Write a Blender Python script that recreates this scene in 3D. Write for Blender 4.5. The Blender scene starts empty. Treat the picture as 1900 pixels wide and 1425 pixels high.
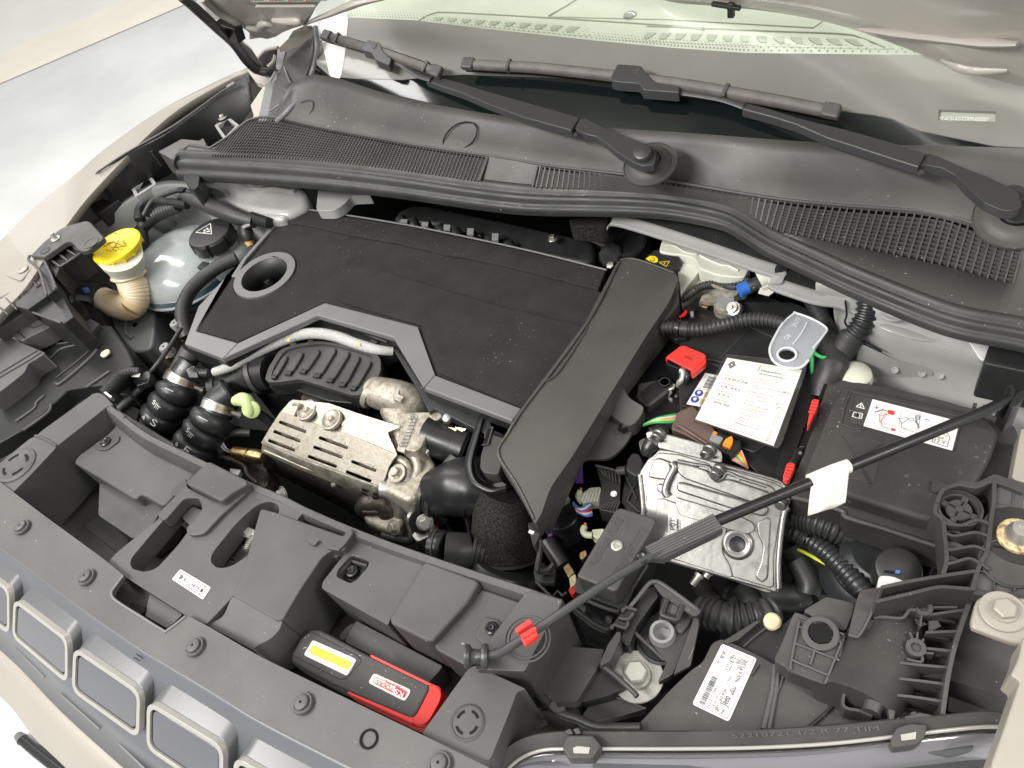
import bpy, bmesh, math, random
from mathutils import Vector, Matrix, noise
from mathutils.geometry import tessellate_polygon
random.seed(7)
S = bpy.context.scene
# ------------------------------------------------------------------ camera
CAM = Vector((0, 0, 0.74)); FPX = 1415.0
def _ax():
    vx = Vector((-1546-950, -25-712, FPX)); X = (-vx).normalized()
    vy = Vector((2400-950, -1500-712, FPX)); Y = (vy - X*vy.dot(X)).normalized()
    return X, Y, X.cross(Y)
AX, AY, AZ = _ax()
def c2w(v): return Vector((AX.dot(v), AY.dot(v), AZ.dot(v)))
cd = bpy.data.cameras.new("camera"); cam = bpy.data.objects.new("camera", cd)
S.collection.objects.link(cam); S.camera = cam
r_, u_, b_ = c2w(Vector((1, 0, 0))), c2w(Vector((0, -1, 0))), c2w(Vector((0, 0, -1)))
M = Matrix(((r_.x, u_.x, b_.x, CAM.x), (r_.y, u_.y, b_.y, CAM.y), (r_.z, u_.z, b_.z, CAM.z), (0, 0, 0, 1)))
cam.matrix_world = M
cd.sensor_width = 36; cd.sensor_fit = 'HORIZONTAL'; cd.lens = 36*FPX/1900; cd.clip_start = .02; cd.clip_end = 60
# ------------------------------------------------------------------ light (indoor workshop: lamps, no sun)
W = bpy.data.worlds.new("World"); S.world = W; W.use_nodes = True
W.node_tree.nodes['Background'].inputs[0].default_value = (1, .99, .965, 1)
W.node_tree.nodes['Background'].inputs[1].default_value = WORLD = .60
S.view_settings.view_transform = 'Standard'; S.view_settings.look = 'None'; S.view_settings.exposure = .38
def lamp(name, loc, tgt, sx, sy, pw, col=(1, .985, .95)):
    l = bpy.data.lights.new(name, 'AREA'); l.shape = 'RECTANGLE'; l.size = sx; l.size_y = sy; l.energy = pw; l.color = col
    o = bpy.data.objects.new(name, l); S.collection.objects.link(o); o.location = loc
    o.rotation_euler = (Vector(tgt)-Vector(loc)).to_track_quat('-Z', 'Y').to_euler()
lamp("ceiling_light_front", (-1.6, -1.3, 2.4), (-.7, .5, 0), 2.6, .35, 104)
lamp("ceiling_light_left", (-3.0, .9, 2.3), (-.9, .6, 0), .35, 2.6, 27)
lamp("ceiling_light_right", (1.6, .6, 2.3), (-.2, .6, 0), .35, 2.6, 44)
lamp("ceiling_light_back", (-1.0, 3.0, 2.4), (-.8, .8, 0), 2.6, .35, 60)
# ------------------------------------------------------------------ pixel measuring -> places in the car
CROP = dict(p=(0,0,1), a=(0,0,.33684), b=(600,0,.33684), c=(1200,0,.36842), d=(0,320,.29474), e=(400,340,.29474), f=(900,340,.29474),
  g=(1400,400,.26316), A=(0,640,.26316), B=(400,640,.26316), C=(800,700,.26316), D=(1100,640,.26316), E=(1450,700,.23861),
  F=(0,900,.36832), G=(480,950,.33333), K=(1000,950,.47368), h=(0,400,.18947), i=(0,600,.15789), j=(1420,1000,.25263),
  k=(1160,780,.17895), l=(1680,180,.11579), m=(980,1050,.16842), n=(1240,640,.13684), o=(1280,1180,.11925), q=(600,920,.25263),
  r=(780,740,.21053), s=(0,1020,.28409), t=(1560,860,.17895), u=(900,1250,.52632), v=(330,0,.18421), w=(1140,440,.14737))
class Pl:
    def __init__(s, pt, n): s.p = Vector(pt); s.n = Vector(n).normalized()
    def off(s, d): return Pl(s.p+s.n*d, s.n)
def plane3(a, b, c):
    n = (b-a).cross(c-a).normalized()
    return Pl(a, n if n.z > 0 else -n)
def ray(px, py): return c2w(Vector((px-950, py-712.5, FPX)))
def U(px, py, z):
    d = ray(px, py)
    if isinstance(z, Pl): t = (z.p-CAM).dot(z.n)/d.dot(z.n)
    else: t = (z-CAM.z)/d.z
    return CAM+d*t
def T(k, z, s):
    ox, oy, sc = CROP[k]; out = []
    for tok in s.split():
        q = [float(x) for x in tok.split(',')]
        out.append(U(ox+q[0]*sc, oy+q[1]*sc, q[2] if len(q) > 2 else z))
    return out
def T1(k, z, x, y): return T(k, z, "%f,%f" % (x, y))[0]
# ------------------------------------------------------------------ materials
MAT = {}
def mat(name, col, rough=.5, metal=0., bump=0., scale=900., var=0., vscale=30., col2=None, coat=0., spec=.5, dust=0., trans=0., alpha=1., emis=0., sss=0., rvar=0., dscale=260.):
    m = bpy.data.materials.new(name); m.use_nodes = True; nt = m.node_tree; N = nt.nodes; L = nt.links
    b = N['Principled BSDF']; b.inputs['Base Color'].default_value = (*col, 1); b.inputs['Roughness'].default_value = rough
    b.inputs['Metallic'].default_value = metal; b.inputs['Coat Weight'].default_value = coat; b.inputs['Specular IOR Level'].default_value = spec
    b.inputs['Transmission Weight'].default_value = trans; b.inputs['Alpha'].default_value = alpha
    if sss: b.inputs['Subsurface Weight'].default_value = sss; b.inputs['Subsurface Radius'].default_value = (.01, .008, .006); b.inputs['Subsurface Scale'].default_value = .5
    if emis: b.inputs['Emission Color'].default_value = (*col, 1); b.inputs['Emission Strength'].default_value = emis
    tc = N.new('ShaderNodeTexCoord')
    def nz(sc, det=3, r=.55):
        n = N.new('ShaderNodeTexNoise'); n.inputs['Scale'].default_value = sc; n.inputs['Detail'].default_value = det; n.inputs['Roughness'].default_value = r
        L.new(tc.outputs['Object'], n.inputs['Vector']); return n
    cur = None
    if var:
        n = nz(vscale, 5, .6); r = N.new('ShaderNodeValToRGB'); L.new(n.outputs[0], r.inputs[0])
        c2 = col2 or tuple(x*(1-var) for x in col); c1 = col if col2 else tuple(min(1, x*(1+var)) for x in col)
        r.color_ramp.elements[0].position = .35; r.color_ramp.elements[1].position = .68
        r.color_ramp.elements[0].color = (*c2, 1); r.color_ramp.elements[1].color = (*c1, 1); cur = r.outputs[0]
    if dust:
        n = nz(dscale, 1, .3); r = N.new('ShaderNodeValToRGB'); L.new(n.outputs[0], r.inputs[0])
        r.color_ramp.elements[0].position = .80-dust*.06; r.color_ramp.elements[1].position = .84-dust*.06
        n2 = nz(9, 2); mm = N.new('ShaderNodeMath'); mm.operation = 'MULTIPLY'; mm.use_clamp = True
        r2 = N.new('ShaderNodeValToRGB'); r2.color_ramp.elements[0].position = .45; r2.color_ramp.elements[1].position = .65
        L.new(n2.outputs[0], r2.inputs[0]); L.new(r.outputs[0], mm.inputs[0]); L.new(r2.outputs[0], mm.inputs[1])
        mx = N.new('ShaderNodeMix'); mx.data_type = 'RGBA'; L.new(mm.outputs[0], mx.inputs[0])
        mx.inputs[6].default_value = (*col, 1); mx.inputs[7].default_value = (.42, .4, .36, 1)
        if cur: L.new(cur, mx.inputs[6])
        cur = mx.outputs[2]
    if cur: L.new(cur, b.inputs['Base Color'])
    if rvar:
        n = nz(vscale*1.7, 4); mr = N.new('ShaderNodeMapRange'); L.new(n.outputs[0], mr.inputs[0])
        mr.inputs[1].default_value = .3; mr.inputs[2].default_value = .7; mr.inputs[3].default_value = max(0, rough-rvar); mr.inputs[4].default_value = rough+rvar
        L.new(mr.outputs[0], b.inputs['Roughness'])
    if bump:
        n = nz(scale, 2); bm_ = N.new('ShaderNodeBump'); bm_.inputs['Strength'].default_value = bump; bm_.inputs['Distance'].default_value = .001
        L.new(n.outputs[0], bm_.inputs['Height']); L.new(bm_.outputs[0], b.inputs['Normal'])
    MAT[name] = m; return m
mat('plastic', (.060, .057, .053), .48, bump=.35, scale=1400, var=.28, vscale=11, dust=.55, rvar=.12)
mat('plastic_pale', (.084, .081, .078), .46, bump=.3, scale=1400, var=.18, vscale=7, rvar=.12, dust=.4)
mat('cowl_plastic', (.078, .075, .069), .48, bump=.3, scale=1200, var=.24, vscale=6, rvar=.12, dust=.8)
mat('slam_plastic', (.072, .071, .069), .46, bump=.45, scale=1500, var=.22, vscale=7, rvar=.12, dust=.6)
mat('grille_plastic', (.112, .116, .128), .33, bump=.12, scale=1500, var=.06, vscale=6)
mat('black_plastic', (.022, .022, .0225), .42, bump=.25, scale=1100, var=.3, vscale=20, dust=.35, rvar=.08)
mat('gloss_black', (.015, .015, .016), .33, bump=.04, scale=300, rvar=.08)
mat('dusty_black', (.046, .043, .040), .6, bump=.3, scale=1200, var=.35, vscale=10, dust=1.3, dscale=330)
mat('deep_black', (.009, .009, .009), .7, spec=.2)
mat('rubber', (.034, .034, .034), .48, bump=.15, scale=700, var=.25, vscale=15, rvar=.1, dust=.4)
mat('hose_rubber', (.022, .023, .025), .36, bump=.08, scale=400, rvar=.08)
mat('foam', (.034, .0325, .0312), .95, bump=.9, scale=1300, var=.14, vscale=22, dust=.7, spec=.2, dscale=420)
mat('felt', (.03, .028, .026), 1, bump=1.2, scale=700, var=.7, vscale=420, spec=.1)
mat('trim_grey', (.165, .164, .164), .42, bump=.15, scale=1500, var=.06, vscale=12)
mat('duct_grey', (.068, .066, .059), .40, bump=.2, scale=1500, var=.26, vscale=6, dust=.6, rvar=.12)
mat('paint_beige', (.25, .228, .195), .45, coat=.05, var=.05, vscale=5)
mat('paint_bonnet', (.37, .345, .31), .38, coat=.3, var=.05, vscale=4)
mat('paint_cream', (.34, .312, .27), .4, var=.05, vscale=6)
mat('paint_silver', (.37, .37, .355), .36, coat=.3, var=.12, vscale=9, bump=.05, scale=200, rvar=.06)
mat('paint_bay', (.20, .205, .195), .42, coat=.15, var=.16, vscale=7, bump=.08, scale=150)
mat('floor_paint', (.64, .645, .635), .4, var=.09, vscale=1.6, bump=.3, scale=90, dust=.25, dscale=60)
mat('floor_line', (.84, .79, .68), .4, var=.05, vscale=3)
mat('floor_far', (.80, .79, .74), .5, var=.04, vscale=2)
mat('alu', (.29, .287, .27), .34, .85, bump=.3, scale=60, var=.10, vscale=40, rvar=.1)
mat('alu_cast', (.56, .53, .46), .5, .55, bump=.6, scale=600, var=1, vscale=130, col2=(.30, .26, .2), rvar=.1)
mat('heat_shield', (.43, .412, .365), .46, .7, bump=.2, scale=350, var=1, vscale=110, col2=(.36, .32, .25), rvar=.12)
mat('dark_iron', (.12, .1, .085), .5, .8, bump=.8, scale=300, var=.5, vscale=60)
mat('steel', (.52, .5, .47), .4, .85, bump=.2, scale=200, rvar=.1)
mat('zinc', (.5, .49, .45), .45, .6, bump=.3, scale=700)
mat('brass', (.5, .36, .18), .38, 1, bump=.3, scale=300, var=.3, vscale=200)
mat('chrome', (.50, .485, .445), .28, .45)
mat('chrome_side', (.115, .115, .12), .3, .2)
mat('grille_glass', (.10, .103, .118), .16, coat=.8)
mat('yellow', (.95, .70, .02), .38, sss=.1)
mat('yellow_dark', (.55, .36, .01), .4)
mat('neck', (.80, .62, .36), .35, sss=.5, var=1, vscale=16, col2=(.80, .70, .54))
mat('tank_white', (.66, .67, .58), .35, sss=.6, var=.08, vscale=20)
mat('tank_clear', (.46, .49, .475), .16, trans=.0, sss=.2, var=1, vscale=9, col2=(.30, .33, .33), coat=.5)
mat('fluid_blue', (.10, .15, .18), .15, coat=.7, var=.4, vscale=14)
mat('red', (.80, .02, .015), .38, sss=.05)
mat('red_bright', (.85, .05, .04), .3)
mat('orange', (.95, .28, .02), .4)
mat('blue', (.03, .16, .62), .5)
mat('blue_sign', (.03, .06, .42), .5)
mat('ochre', (.62, .40, .13), .6)
mat('white', (.82, .81, .77), .5)
mat('paper', (.80, .78, .72), .6, var=.04, vscale=60)
mat('cloth_white', (.78, .75, .68), .8, bump=.3, scale=100, var=.06, vscale=40)
mat('ink', (.03, .03, .035), .6)
mat('ink_grey', (.13, .13, .15), .6)
mat('ink_red', (.6, .04, .05), .6)
mat('print_white', (.72, .72, .7), .5)
mat('silver_label', (.62, .60, .55), .3, .3)
mat('green_pale', (.55, .66, .30), .35, sss=.2)
mat('green_wire', (.05, .42, .12), .4)
mat('yellow_wire', (.62, .68, .05), .4)
mat('pink_wire', (.75, .32, .34), .4)
mat('white_wire', (.7, .7, .66), .4)
mat('blue_wire', (.1, .2, .5), .4)
mat('purple', (.14, .05, .30), .5)
mat('brown', (.145, .095, .08), .42, bump=.15, scale=900, var=.15, vscale=30)
mat('grey_part', (.26, .26, .255), .45)
mat('lens_yellow', (.86, .86, .04), .3, emis=.12)
mat('connector_cream', (.50, .52, .38), .45)
mat('frit_reflection', (.215, .21, .192), .2, var=.08, vscale=4)  # bright ceiling reflection on the frit put into this grey
mat('frit_black', (.006, .009, .009), .12, coat=.3)
mat('dash_glare', (.42, .44, .385), .7, bump=.2, scale=900, var=.05, vscale=8)  # dark dashboard; glare on the windscreen put into its pale green
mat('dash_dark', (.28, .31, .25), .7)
mat('braid', (.50, .50, .48), .6, bump=.8, scale=900, var=.25, vscale=500)
mat('wiper_rubber', (.11, .098, .09), .55, var=.2, vscale=60)
mat('wiper_black', (.045, .045, .047), .36, bump=.1, scale=900)
mat('lamp_reflect', (.62, .61, .6), .2, .35)
mat('shield_wall', (.34, .32, .275), .5, .35, bump=.3, scale=400, var=1, vscale=60, col2=(.16, .145, .115))
mat('rust', (.55, .40, .22), .6, var=.6, vscale=200)
def glassmat(name, tint, fac=.12, rough=.03):
    m = bpy.data.materials.new(name); m.use_nodes = True; nt = m.node_tree; N = nt.nodes; L = nt.links; N.remove(N['Principled BSDF'])
    t = N.new('ShaderNodeBsdfTransparent'); t.inputs[0].default_value = (*tint, 1)
    g = N.new('ShaderNodeBsdfGlossy'); g.inputs['Roughness'].default_value = rough
    f = N.new('ShaderNodeFresnel'); f.inputs[0].default_value = 1.5
    a0 = N.new('ShaderNodeMath'); a0.operation = 'ADD'; a0.inputs[1].default_value = fac; L.new(f.outputs[0], a0.inputs[0])
    ge = N.new('ShaderNodeNewGeometry'); iv = N.new('ShaderNodeMath'); iv.operation = 'SUBTRACT'; iv.inputs[0].default_value = 1; L.new(ge.outputs['Backfacing'], iv.inputs[1])
    a = N.new('ShaderNodeMath'); a.operation = 'MULTIPLY'; L.new(a0.outputs[0], a.inputs[0]); L.new(iv.outputs[0], a.inputs[1])
    x = N.new('ShaderNodeMixShader'); L.new(a.outputs[0], x.inputs[0]); L.new(t.outputs[0], x.inputs[1]); L.new(g.outputs[0], x.inputs[2])
    L.new(x.outputs[0], N['Material Output'].inputs[0]); MAT[name] = m
mat('frost', (.72, .75, .80), .16, alpha=.34, coat=.5)
mat('frost_edge', (.85, .87, .9), .1, alpha=.75, coat=.5)
mat('wall_black', (.011, .011, .0115), .45, spec=.35, bump=.2, scale=900)
glassmat('glass', (.94, .96, .92), .10)
glassmat('clear_plastic', (.9, .92, .95), .34, .18)
glassmat('lens_clear', (.8, .8, .82), .1, .03)
# ------------------------------------------------------------------ object helpers
ALL = []
def thing(name, label, cat, group=None, kind=None):
    o = bpy.data.objects.new(name, None); S.collection.objects.link(o); o.empty_display_size = .05
    o['label'] = label; o['category'] = cat
    if group: o['group'] = group
    ALL.append(o); return o
def link(name, me, m, parent, label=None, smooth=40, bevel=0, seg=2, kind=None, weld=False):
    o = bpy.data.objects.new(name, me); S.collection.objects.link(o); o.parent = parent
    if m:
        me.materials.append(MAT[m])
    if smooth:
        for p_ in me.polygons: p_.use_smooth = True
        me.set_sharp_from_angle(angle=math.radians(smooth))
    if bevel:
        b = o.modifiers.new('bevel', 'BEVEL'); b.width = bevel; b.segments = seg; b.limit_method = 'ANGLE'; b.angle_limit = math.radians(32); b.harden_normals = True; b.use_clamp_overlap = True
    if label: o['label'] = label
    if kind: o['kind'] = kind
    ORDER.append((o, name))
    return o
ORDER = []
def fin(bm, name, m, parent, **k):
    bmesh.ops.recalc_face_normals(bm, faces=bm.faces)
    me = bpy.data.meshes.new(name); bm.to_mesh(me); bm.free(); return link(name, me, m, parent, **k)
def fillet(P, r, n=4):
    if not r: return list(P)
    rs = r if isinstance(r, (list, tuple)) else [r]*len(P); out = []; N = len(P)
    for i_, p in enumerate(P):
        a, b = P[i_-1], P[(i_+1) % N]; rr = rs[i_ % len(rs)]
        d1, d2 = (a-p), (b-p); rr = min(rr, d1.length*.45, d2.length*.45)
        if rr < 1e-5: out.append(p.copy()); continue
        s, e = p+d1.normalized()*rr, p+d2.normalized()*rr
        for j in range(n+1):
            t = j/n; out.append(s*(1-t)**2+p*2*t*(1-t)+e*t*t)
    return out
def smooth_path(P, n=8, closed=False):
    out = []; N = len(P)
    rng = range(N if closed else N-1)
    for i_ in rng:
        if closed: p0, p1, p2, p3 = P[i_-1], P[i_], P[(i_+1) % N], P[(i_+2) % N]
        else: p0, p1, p2, p3 = P[max(i_-1, 0)], P[i_], P[i_+1], P[min(i_+2, N-1)]
        for j in range(n):
            t = j/n
            out.append(.5*((2*p1)+(-p0+p2)*t+(2*p0-5*p1+4*p2-p3)*t*t+(-p0+3*p1-3*p2+p3)*t**3))
    if not closed: out.append(P[-1].copy())
    return out
DOWN = Vector((0, 0, -1))
def slab(name, parent, pts, h, m, r=0, bevel=.0015, holes=(), d=DOWN, seg=2, smooth=40, n=4, bm=None, **k):
    """solid plate: top outline pts, extruded by h along d"""
    own = bm is None
    if own: bm = bmesh.new()
    loops = [fillet(pts, r, n)]+[list(q) for q in holes]
    tris = tessellate_polygon(loops); flat = [p for l_ in loops for p in l_]
    d = Vector(d).normalized()*h
    top = [bm.verts.new(p) for p in flat]; bot = [bm.verts.new(p+d) for p in flat]
    if len(loops) == 1 and len(flat) < 5 or (len(loops) == 1):
        try:
            bm.faces.new(top); bm.faces.new(bot[::-1])
        except ValueError: pass
    else:
        for t in tris:
            try: bm.faces.new([top[x] for x in t]); bm.faces.new([bot[x] for x in t][::-1])
            except ValueError: pass
    o = 0
    for l_ in loops:
        n_ = len(l_)
        for x in range(n_):
            a, b = o+x, o+(x+1) % n_
            try: bm.faces.new((top[a], top[b], bot[b], bot[a]))
            except ValueError: pass
        o += n_
    if own: return fin(bm, name, m, parent, bevel=bevel, seg=seg, smooth=smooth, **k)
def frame_of(t):
    t = t.normalized(); a = Vector((0, 0, 1)) if abs(t.z) < .92 else Vector((1, 0, 0))
    x = t.cross(a).normalized(); return x, x.cross(t).normalized()
def tube_bm(bm, P, R, seg=12, rib=None, depth=.14, cap=True, flat=1., samp=8, raw=False, turns=None):
    pts = P if raw else smooth_path(P, samp)
    L = [0]
    for i_ in range(1, len(pts)): L.append(L[-1]+(pts[i_]-pts[i_-1]).length)
    tot = L[-1]
    if rib:
        n = max(4, int(tot/rib*4)); n = min(n, 900); new = []; j = 0
        for i_ in range(n+1):
            s = tot*i_/n
            while j < len(L)-2 and L[j+1] < s: j += 1
            t = (s-L[j])/max(1e-9, L[j+1]-L[j]); new.append(pts[j].lerp(pts[j+1], min(1, t)))
        pts = new
    n = len(pts); rings = []; x = y = None
    for i_, p in enumerate(pts):
        t = (pts[min(i_+1, n-1)]-pts[max(i_-1, 0)]).normalized()
        if x is None: x, y = frame_of(t)
        else: x = (x-t*x.dot(t)).normalized(); y = x.cross(t).normalized()
        f_ = i_/(n-1)
        if callable(R): rr = R(f_)
        elif isinstance(R, (list, tuple)):
            q = f_*(len(R)-1); w = int(min(q, len(R)-2)); rr = R[w]*(1-(q-w))+R[w+1]*(q-w)
        else: rr = R
        if rib and i_ % 4 in (0, 1): rr *= 1-depth
        rings.append([bm.verts.new(p+x*(rr*math.cos(2*math.pi*a/seg))+y*(rr*flat*math.sin(2*math.pi*a/seg))) for a in range(seg)])
    for i_ in range(n-1):
        for a in range(seg):
            bm.faces.new((rings[i_][a], rings[i_][(a+1) % seg], rings[i_+1][(a+1) % seg], rings[i_+1][a]))
    if cap: bm.faces.new(rings[0][::-1]); bm.faces.new(rings[-1])
def tube(name, parent, P, R, m, seg=12, label=None, smooth=50, bevel=0, **k):
    bm = bmesh.new(); tube_bm(bm, P, R, seg, **k); return fin(bm, name, m, parent, label=label, smooth=smooth, bevel=bevel)
def lathe(name, parent, c, axis, prof, m, seg=32, label=None, ref=None, smooth=35, sx=1., bm=None, knurl=0, kn=0):
    """prof: (radius, height) list along axis"""
    own = bm is None
    if own: bm = bmesh.new()
    axis = Vector(axis).normalized(); x, y = frame_of(axis)
    if ref is not None: x = (ref-axis*ref.dot(axis)).normalized(); y = axis.cross(x)
    rings = []
    for r, h in prof:
        if r < 1e-6: rings.append([bm.verts.new(c+axis*h)]); continue
        row = []
        for a in range(seg):
            an = 2*math.pi*a/seg; rr = r*(1-knurl*(1 if (a//max(1, seg//(2*kn))) % 2 else 0)) if kn else r
            row.append(bm.verts.new(c+axis*h+x*(rr*sx*math.cos(an))+y*(rr*math.sin(an))))
        rings.append(row)
    for A_, B_ in zip(rings, rings[1:]):
        if len(A_) == 1 and len(B_) == 1: continue
        for a in range(seg):
            b = (a+1) % seg
            if len(A_) == 1: bm.faces.new((A_[0], B_[b], B_[a]))
            elif len(B_) == 1: bm.faces.new((A_[a], A_[b], B_[0]))
            else: bm.faces.new((A_[a], A_[b], B_[b], B_[a]))
    if len(rings[0]) > 1: bm.faces.new(rings[0][::-1])
    if len(rings[-1]) > 1: bm.faces.new(rings[-1])
    if own: return fin(bm, name, m, parent, label=label, smooth=smooth)
def sheet(name, parent, rows, m, thick=.002, bevel=0, smooth=40, closed=False, skip=None, **k):
    """lofted sheet from rows of points, given a real thickness"""
    bm = bmesh.new(); nr, nc = len(rows), len(rows[0])
    V = [[bm.verts.new(p) for p in row] for row in rows]
    for r in range(nr-1):
        for c in range(nc-1):
            if skip and skip(r, c): continue
            try: bm.faces.new((V[r][c], V[r][c+1], V[r+1][c+1], V[r+1][c]))
            except ValueError: pass
    bmesh.ops.remove_doubles(bm, verts=bm.verts, dist=1e-6)
    for v in [v for v in bm.verts if not v.link_faces]: bm.verts.remove(v)
    bmesh.ops.recalc_face_normals(bm, faces=bm.faces)
    up = sum((f.normal.z*f.calc_area() for f in bm.faces))
    if up < 0: bmesh.ops.reverse_faces(bm, faces=bm.faces)
    me = bpy.data.meshes.new(name); bm.to_mesh(me); bm.free()
    o = link(name, me, m, parent, smooth=smooth, **k)
    if thick:
        s = o.modifiers.new('thick', 'SOLIDIFY'); s.thickness = thick; s.offset = -1
    if bevel:
        b = o.modifiers.new('bevel', 'BEVEL'); b.width = bevel; b.segments = 2; b.limit_method = 'ANGLE'; b.angle_limit = math.radians(35)
    return o
def box(name, parent, c, ax, ay, az, m, bevel=.001, label=None, taper=1., bm=None):
    """box centred at c with half-axis vectors ax, ay, az"""
    own = bm is None
    if own: bm = bmesh.new()
    V = []
    for k_ in (-1, 1):
        t = taper if k_ > 0 else 1
        for sx, sy in ((-1, -1), (1, -1), (1, 1), (-1, 1)): V.append(bm.verts.new(c+ax*sx*t+ay*sy*t+az*k_))
    for f in ((3, 2, 1, 0), (4, 5, 6, 7), (0, 1, 5, 4), (1, 2, 6, 5), (2, 3, 7, 6), (3, 0, 4, 7)): bm.faces.new([V[x] for x in f])
    if own: return fin(bm, name, m, parent, bevel=bevel, label=label)
def bolt(parent, c, r, m='zinc', axis=(0, 0, 1), washer=1.9, name='bolt', h=None, wm=None):
    axis = Vector(axis).normalized(); h = h or r*.9
    bm = bmesh.new(); z = 0
    if washer:
        lathe('', None, c, axis, [(r*washer, 0), (r*washer, r*.14), (r*washer*.96, r*.2), (r*1.2, r*.2), (r*1.15, r*.42)], None, 28, bm=bm); z = r*.42
    lathe('', None, c+axis*z, axis, [(r, 0), (r, h*.85), (r*.86, h), (0, h)], None, 6, bm=bm)
    return fin(bm, name, m, parent, smooth=25)
def text(parent, s, o, xp, yp, m, hgt=None, wid=None, name='lettering', dz=.0004, thick=.0003, font=None):
    """flat print: origin o (baseline left), xp = right end of the line, yp = a point on the up side of the letters"""
    cu = bpy.data.curves.new('f', 'FONT'); cu.body = s; cu.size = 1; cu.extrude = 0
    ob = bpy.data.objects.new('f', cu); S.collection.objects.link(ob)
    bpy.context.view_layer.update()
    me = bpy.data.meshes.new_from_object(ob); bpy.data.objects.remove(ob)
    if not me.vertices: return
    xs = [v.co.x for v in me.vertices]; x0, x1 = min(xs), max(xs)
    X = (xp-o); w = wid or X.length; X.normalize(); yd = yp-o; Y = (yd-X*yd.dot(X)).normalized()
    N_ = X.cross(Y); flip = N_.z < 0
    up = -N_ if flip else N_
    sx = w/(x1-x0); sy = (hgt/.7) if hgt else sx
    for v in me.vertices: v.co = o+X*((v.co.x-x0)*sx)+Y*(v.co.y*sy)+up*dz
    return link(name, me, m, parent, smooth=0)
def strip(parent, P, w, m, name='line', n=None, dz=.0004, closed=False, bm=None):
    """thin flat printed line along P in the plane with normal n"""
    own = bm is None
    if own: bm = bmesh.new()
    n = Vector(n or (0, 0, 1)).normalized()
    Q = P+[P[0]] if closed else P
    for a, b in zip(Q, Q[1:]):
        t = (b-a)
        if t.length < 1e-6: continue
        t.normalize(); s = n.cross(t).normalized()*(w/2)
        q = [a-t*w*.25-s, b+t*w*.25-s, b+t*w*.25+s, a-t*w*.25+s]
        bm.faces.new([bm.verts.new(v+n*dz) for v in q])
    if own: return fin(bm, name, m, parent, smooth=0)
def frame(P, k):
    """quad P (tl,tr,br,bl) -> function (u,v)->point, u right, v down"""
    tl, tr, br, bl = P
    return lambda u, v: tl.lerp(tr, u).lerp(bl.lerp(br, u), v)
def ell(c, ex, ey, n=32, a0=0, a1=360):
    full = (a1-a0) == 360
    return [c+ex*math.cos(math.radians(a0+(a1-a0)*i_/(n if full else n-1)))+ey*math.sin(math.radians(a0+(a1-a0)*i_/(n if full else n-1))) for i_ in range(n)]
def circ(c, r, n=28, N=(0, 0, 1)):
    x, y = frame_of(Vector(N)); return ell(c, x*r, y*r, n)
RULES = dict(cell_pane='cell_frame', cell_gasket='cell_frame', cell_body='cell_frame', blade_rubber='blade_spoiler', blade_end='blade_spoiler', blade_clip='blade_spoiler', connector_button='connector',
  label_print='battery_label caution_label data_label', bar='battery_label', blue_sign='battery_label', ochre_sign='battery_label', sign_mark='battery_label cap', sign_triangle='cap', yellow_sign='cap',
  lettering='sticker badge paper label_white label_sheet data_label cover_top', border_line='sticker label_sheet', snowflake='sticker', flame_sign='sticker', badge_mark='badge', badge_line='badge', led_window='led_frame',
  label_drawing='label_white', barcode='label_sheet', warning_mark='label_sheet', tick_box='paper label_sheet', pen_mark='paper', rule='paper', diamond_mark='paper', cap_tooth='filler_cap', cap_symbol='filler_cap', cap_latch='filler_cap',
  cap_loop='filler_cap', warning_triangle='cap', warning_symbol='cap', boss_slot='round_boss', oil_symbol='cap_disc', cap_grip='cap_disc', pin_dot='push_pin', clamp_thread='clamp_band', clamp_screw='clamp_band',
  printed_letter='bellows', printed_mark='bellows', socket_spoke='socket_ring', socket_slot='socket_ring', socket_gap='socket_ring', plug_rib='plug_body', louvre='slotted_face', number_lettering='number_plate', vent_slot='vent_surround',
  label_symbol='caution_label', lid_screw='lid_top', raised_lettering='lid_top', lid_patch='lid_top', grip_rib='grip', patch_rib='cover_patch', patch_disc='cover_patch', slide_rib='slide', hinge_pin='arm', drain_hole='inner_wing')
def nest():
    for k, (o, n) in enumerate(ORDER):
        if n not in RULES or o.parent is None: continue
        tg = RULES[n].split()
        for q, m in reversed(ORDER[:k]):
            if m in tg and q.parent == o.parent and q.parent.type == 'EMPTY': o.parent = q; break
def finish():
    nest()
    bpy.context.view_layer.update()
    for t in ALL:
        lo = Vector((1e9,)*3); hi = -lo; kids = [c for c in t.children if c.type == 'MESH']
        for c in kids:
            for v in c.data.vertices:
                p = c.location+v.co
                for a in range(3): lo[a] = min(lo[a], p[a]); hi[a] = max(hi[a], p[a])
        if not kids: continue
        b = Vector(((lo.x+hi.x)/2, (lo.y+hi.y)/2, lo.z)); t.location = b
        for c in kids: c.location = c.location-b
# ================================================================== SETTING
FZ = -.80
bm = bmesh.new()
vs = [bm.verts.new(p) for p in ((-14, -6, FZ), (10, -6, FZ), (10, 16, FZ), (-14, 16, FZ))]; bm.faces.new(vs)
fl = fin(bm, 'floor', 'floor_paint', None, smooth=0); fl['kind'] = 'structure'
def ext(P, k=1.2):
    return P
a_, b_ = U(0, 98, FZ+.004), U(245, 0, FZ+.004); c_, d_ = U(0, 155, FZ+.004), U(350, 5, FZ+.004)
dd = (b_-a_).normalized(); dd2 = (d_-c_).normalized()
bm = bmesh.new(); bm.faces.new([bm.verts.new(p) for p in (c_-dd2*3, d_+dd2*6, b_+dd2*6, a_-dd2*3)])
f2 = fin(bm, 'floor_line', 'floor_line', None, smooth=0); f2['kind'] = 'structure'
nrm = Vector((0, 0, 1)).cross(dd2); nrm = nrm if nrm.dot(a_-c_) > 0 else -nrm
bm = bmesh.new(); q0, q1 = a_-dd2*3, b_+dd2*6
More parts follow.
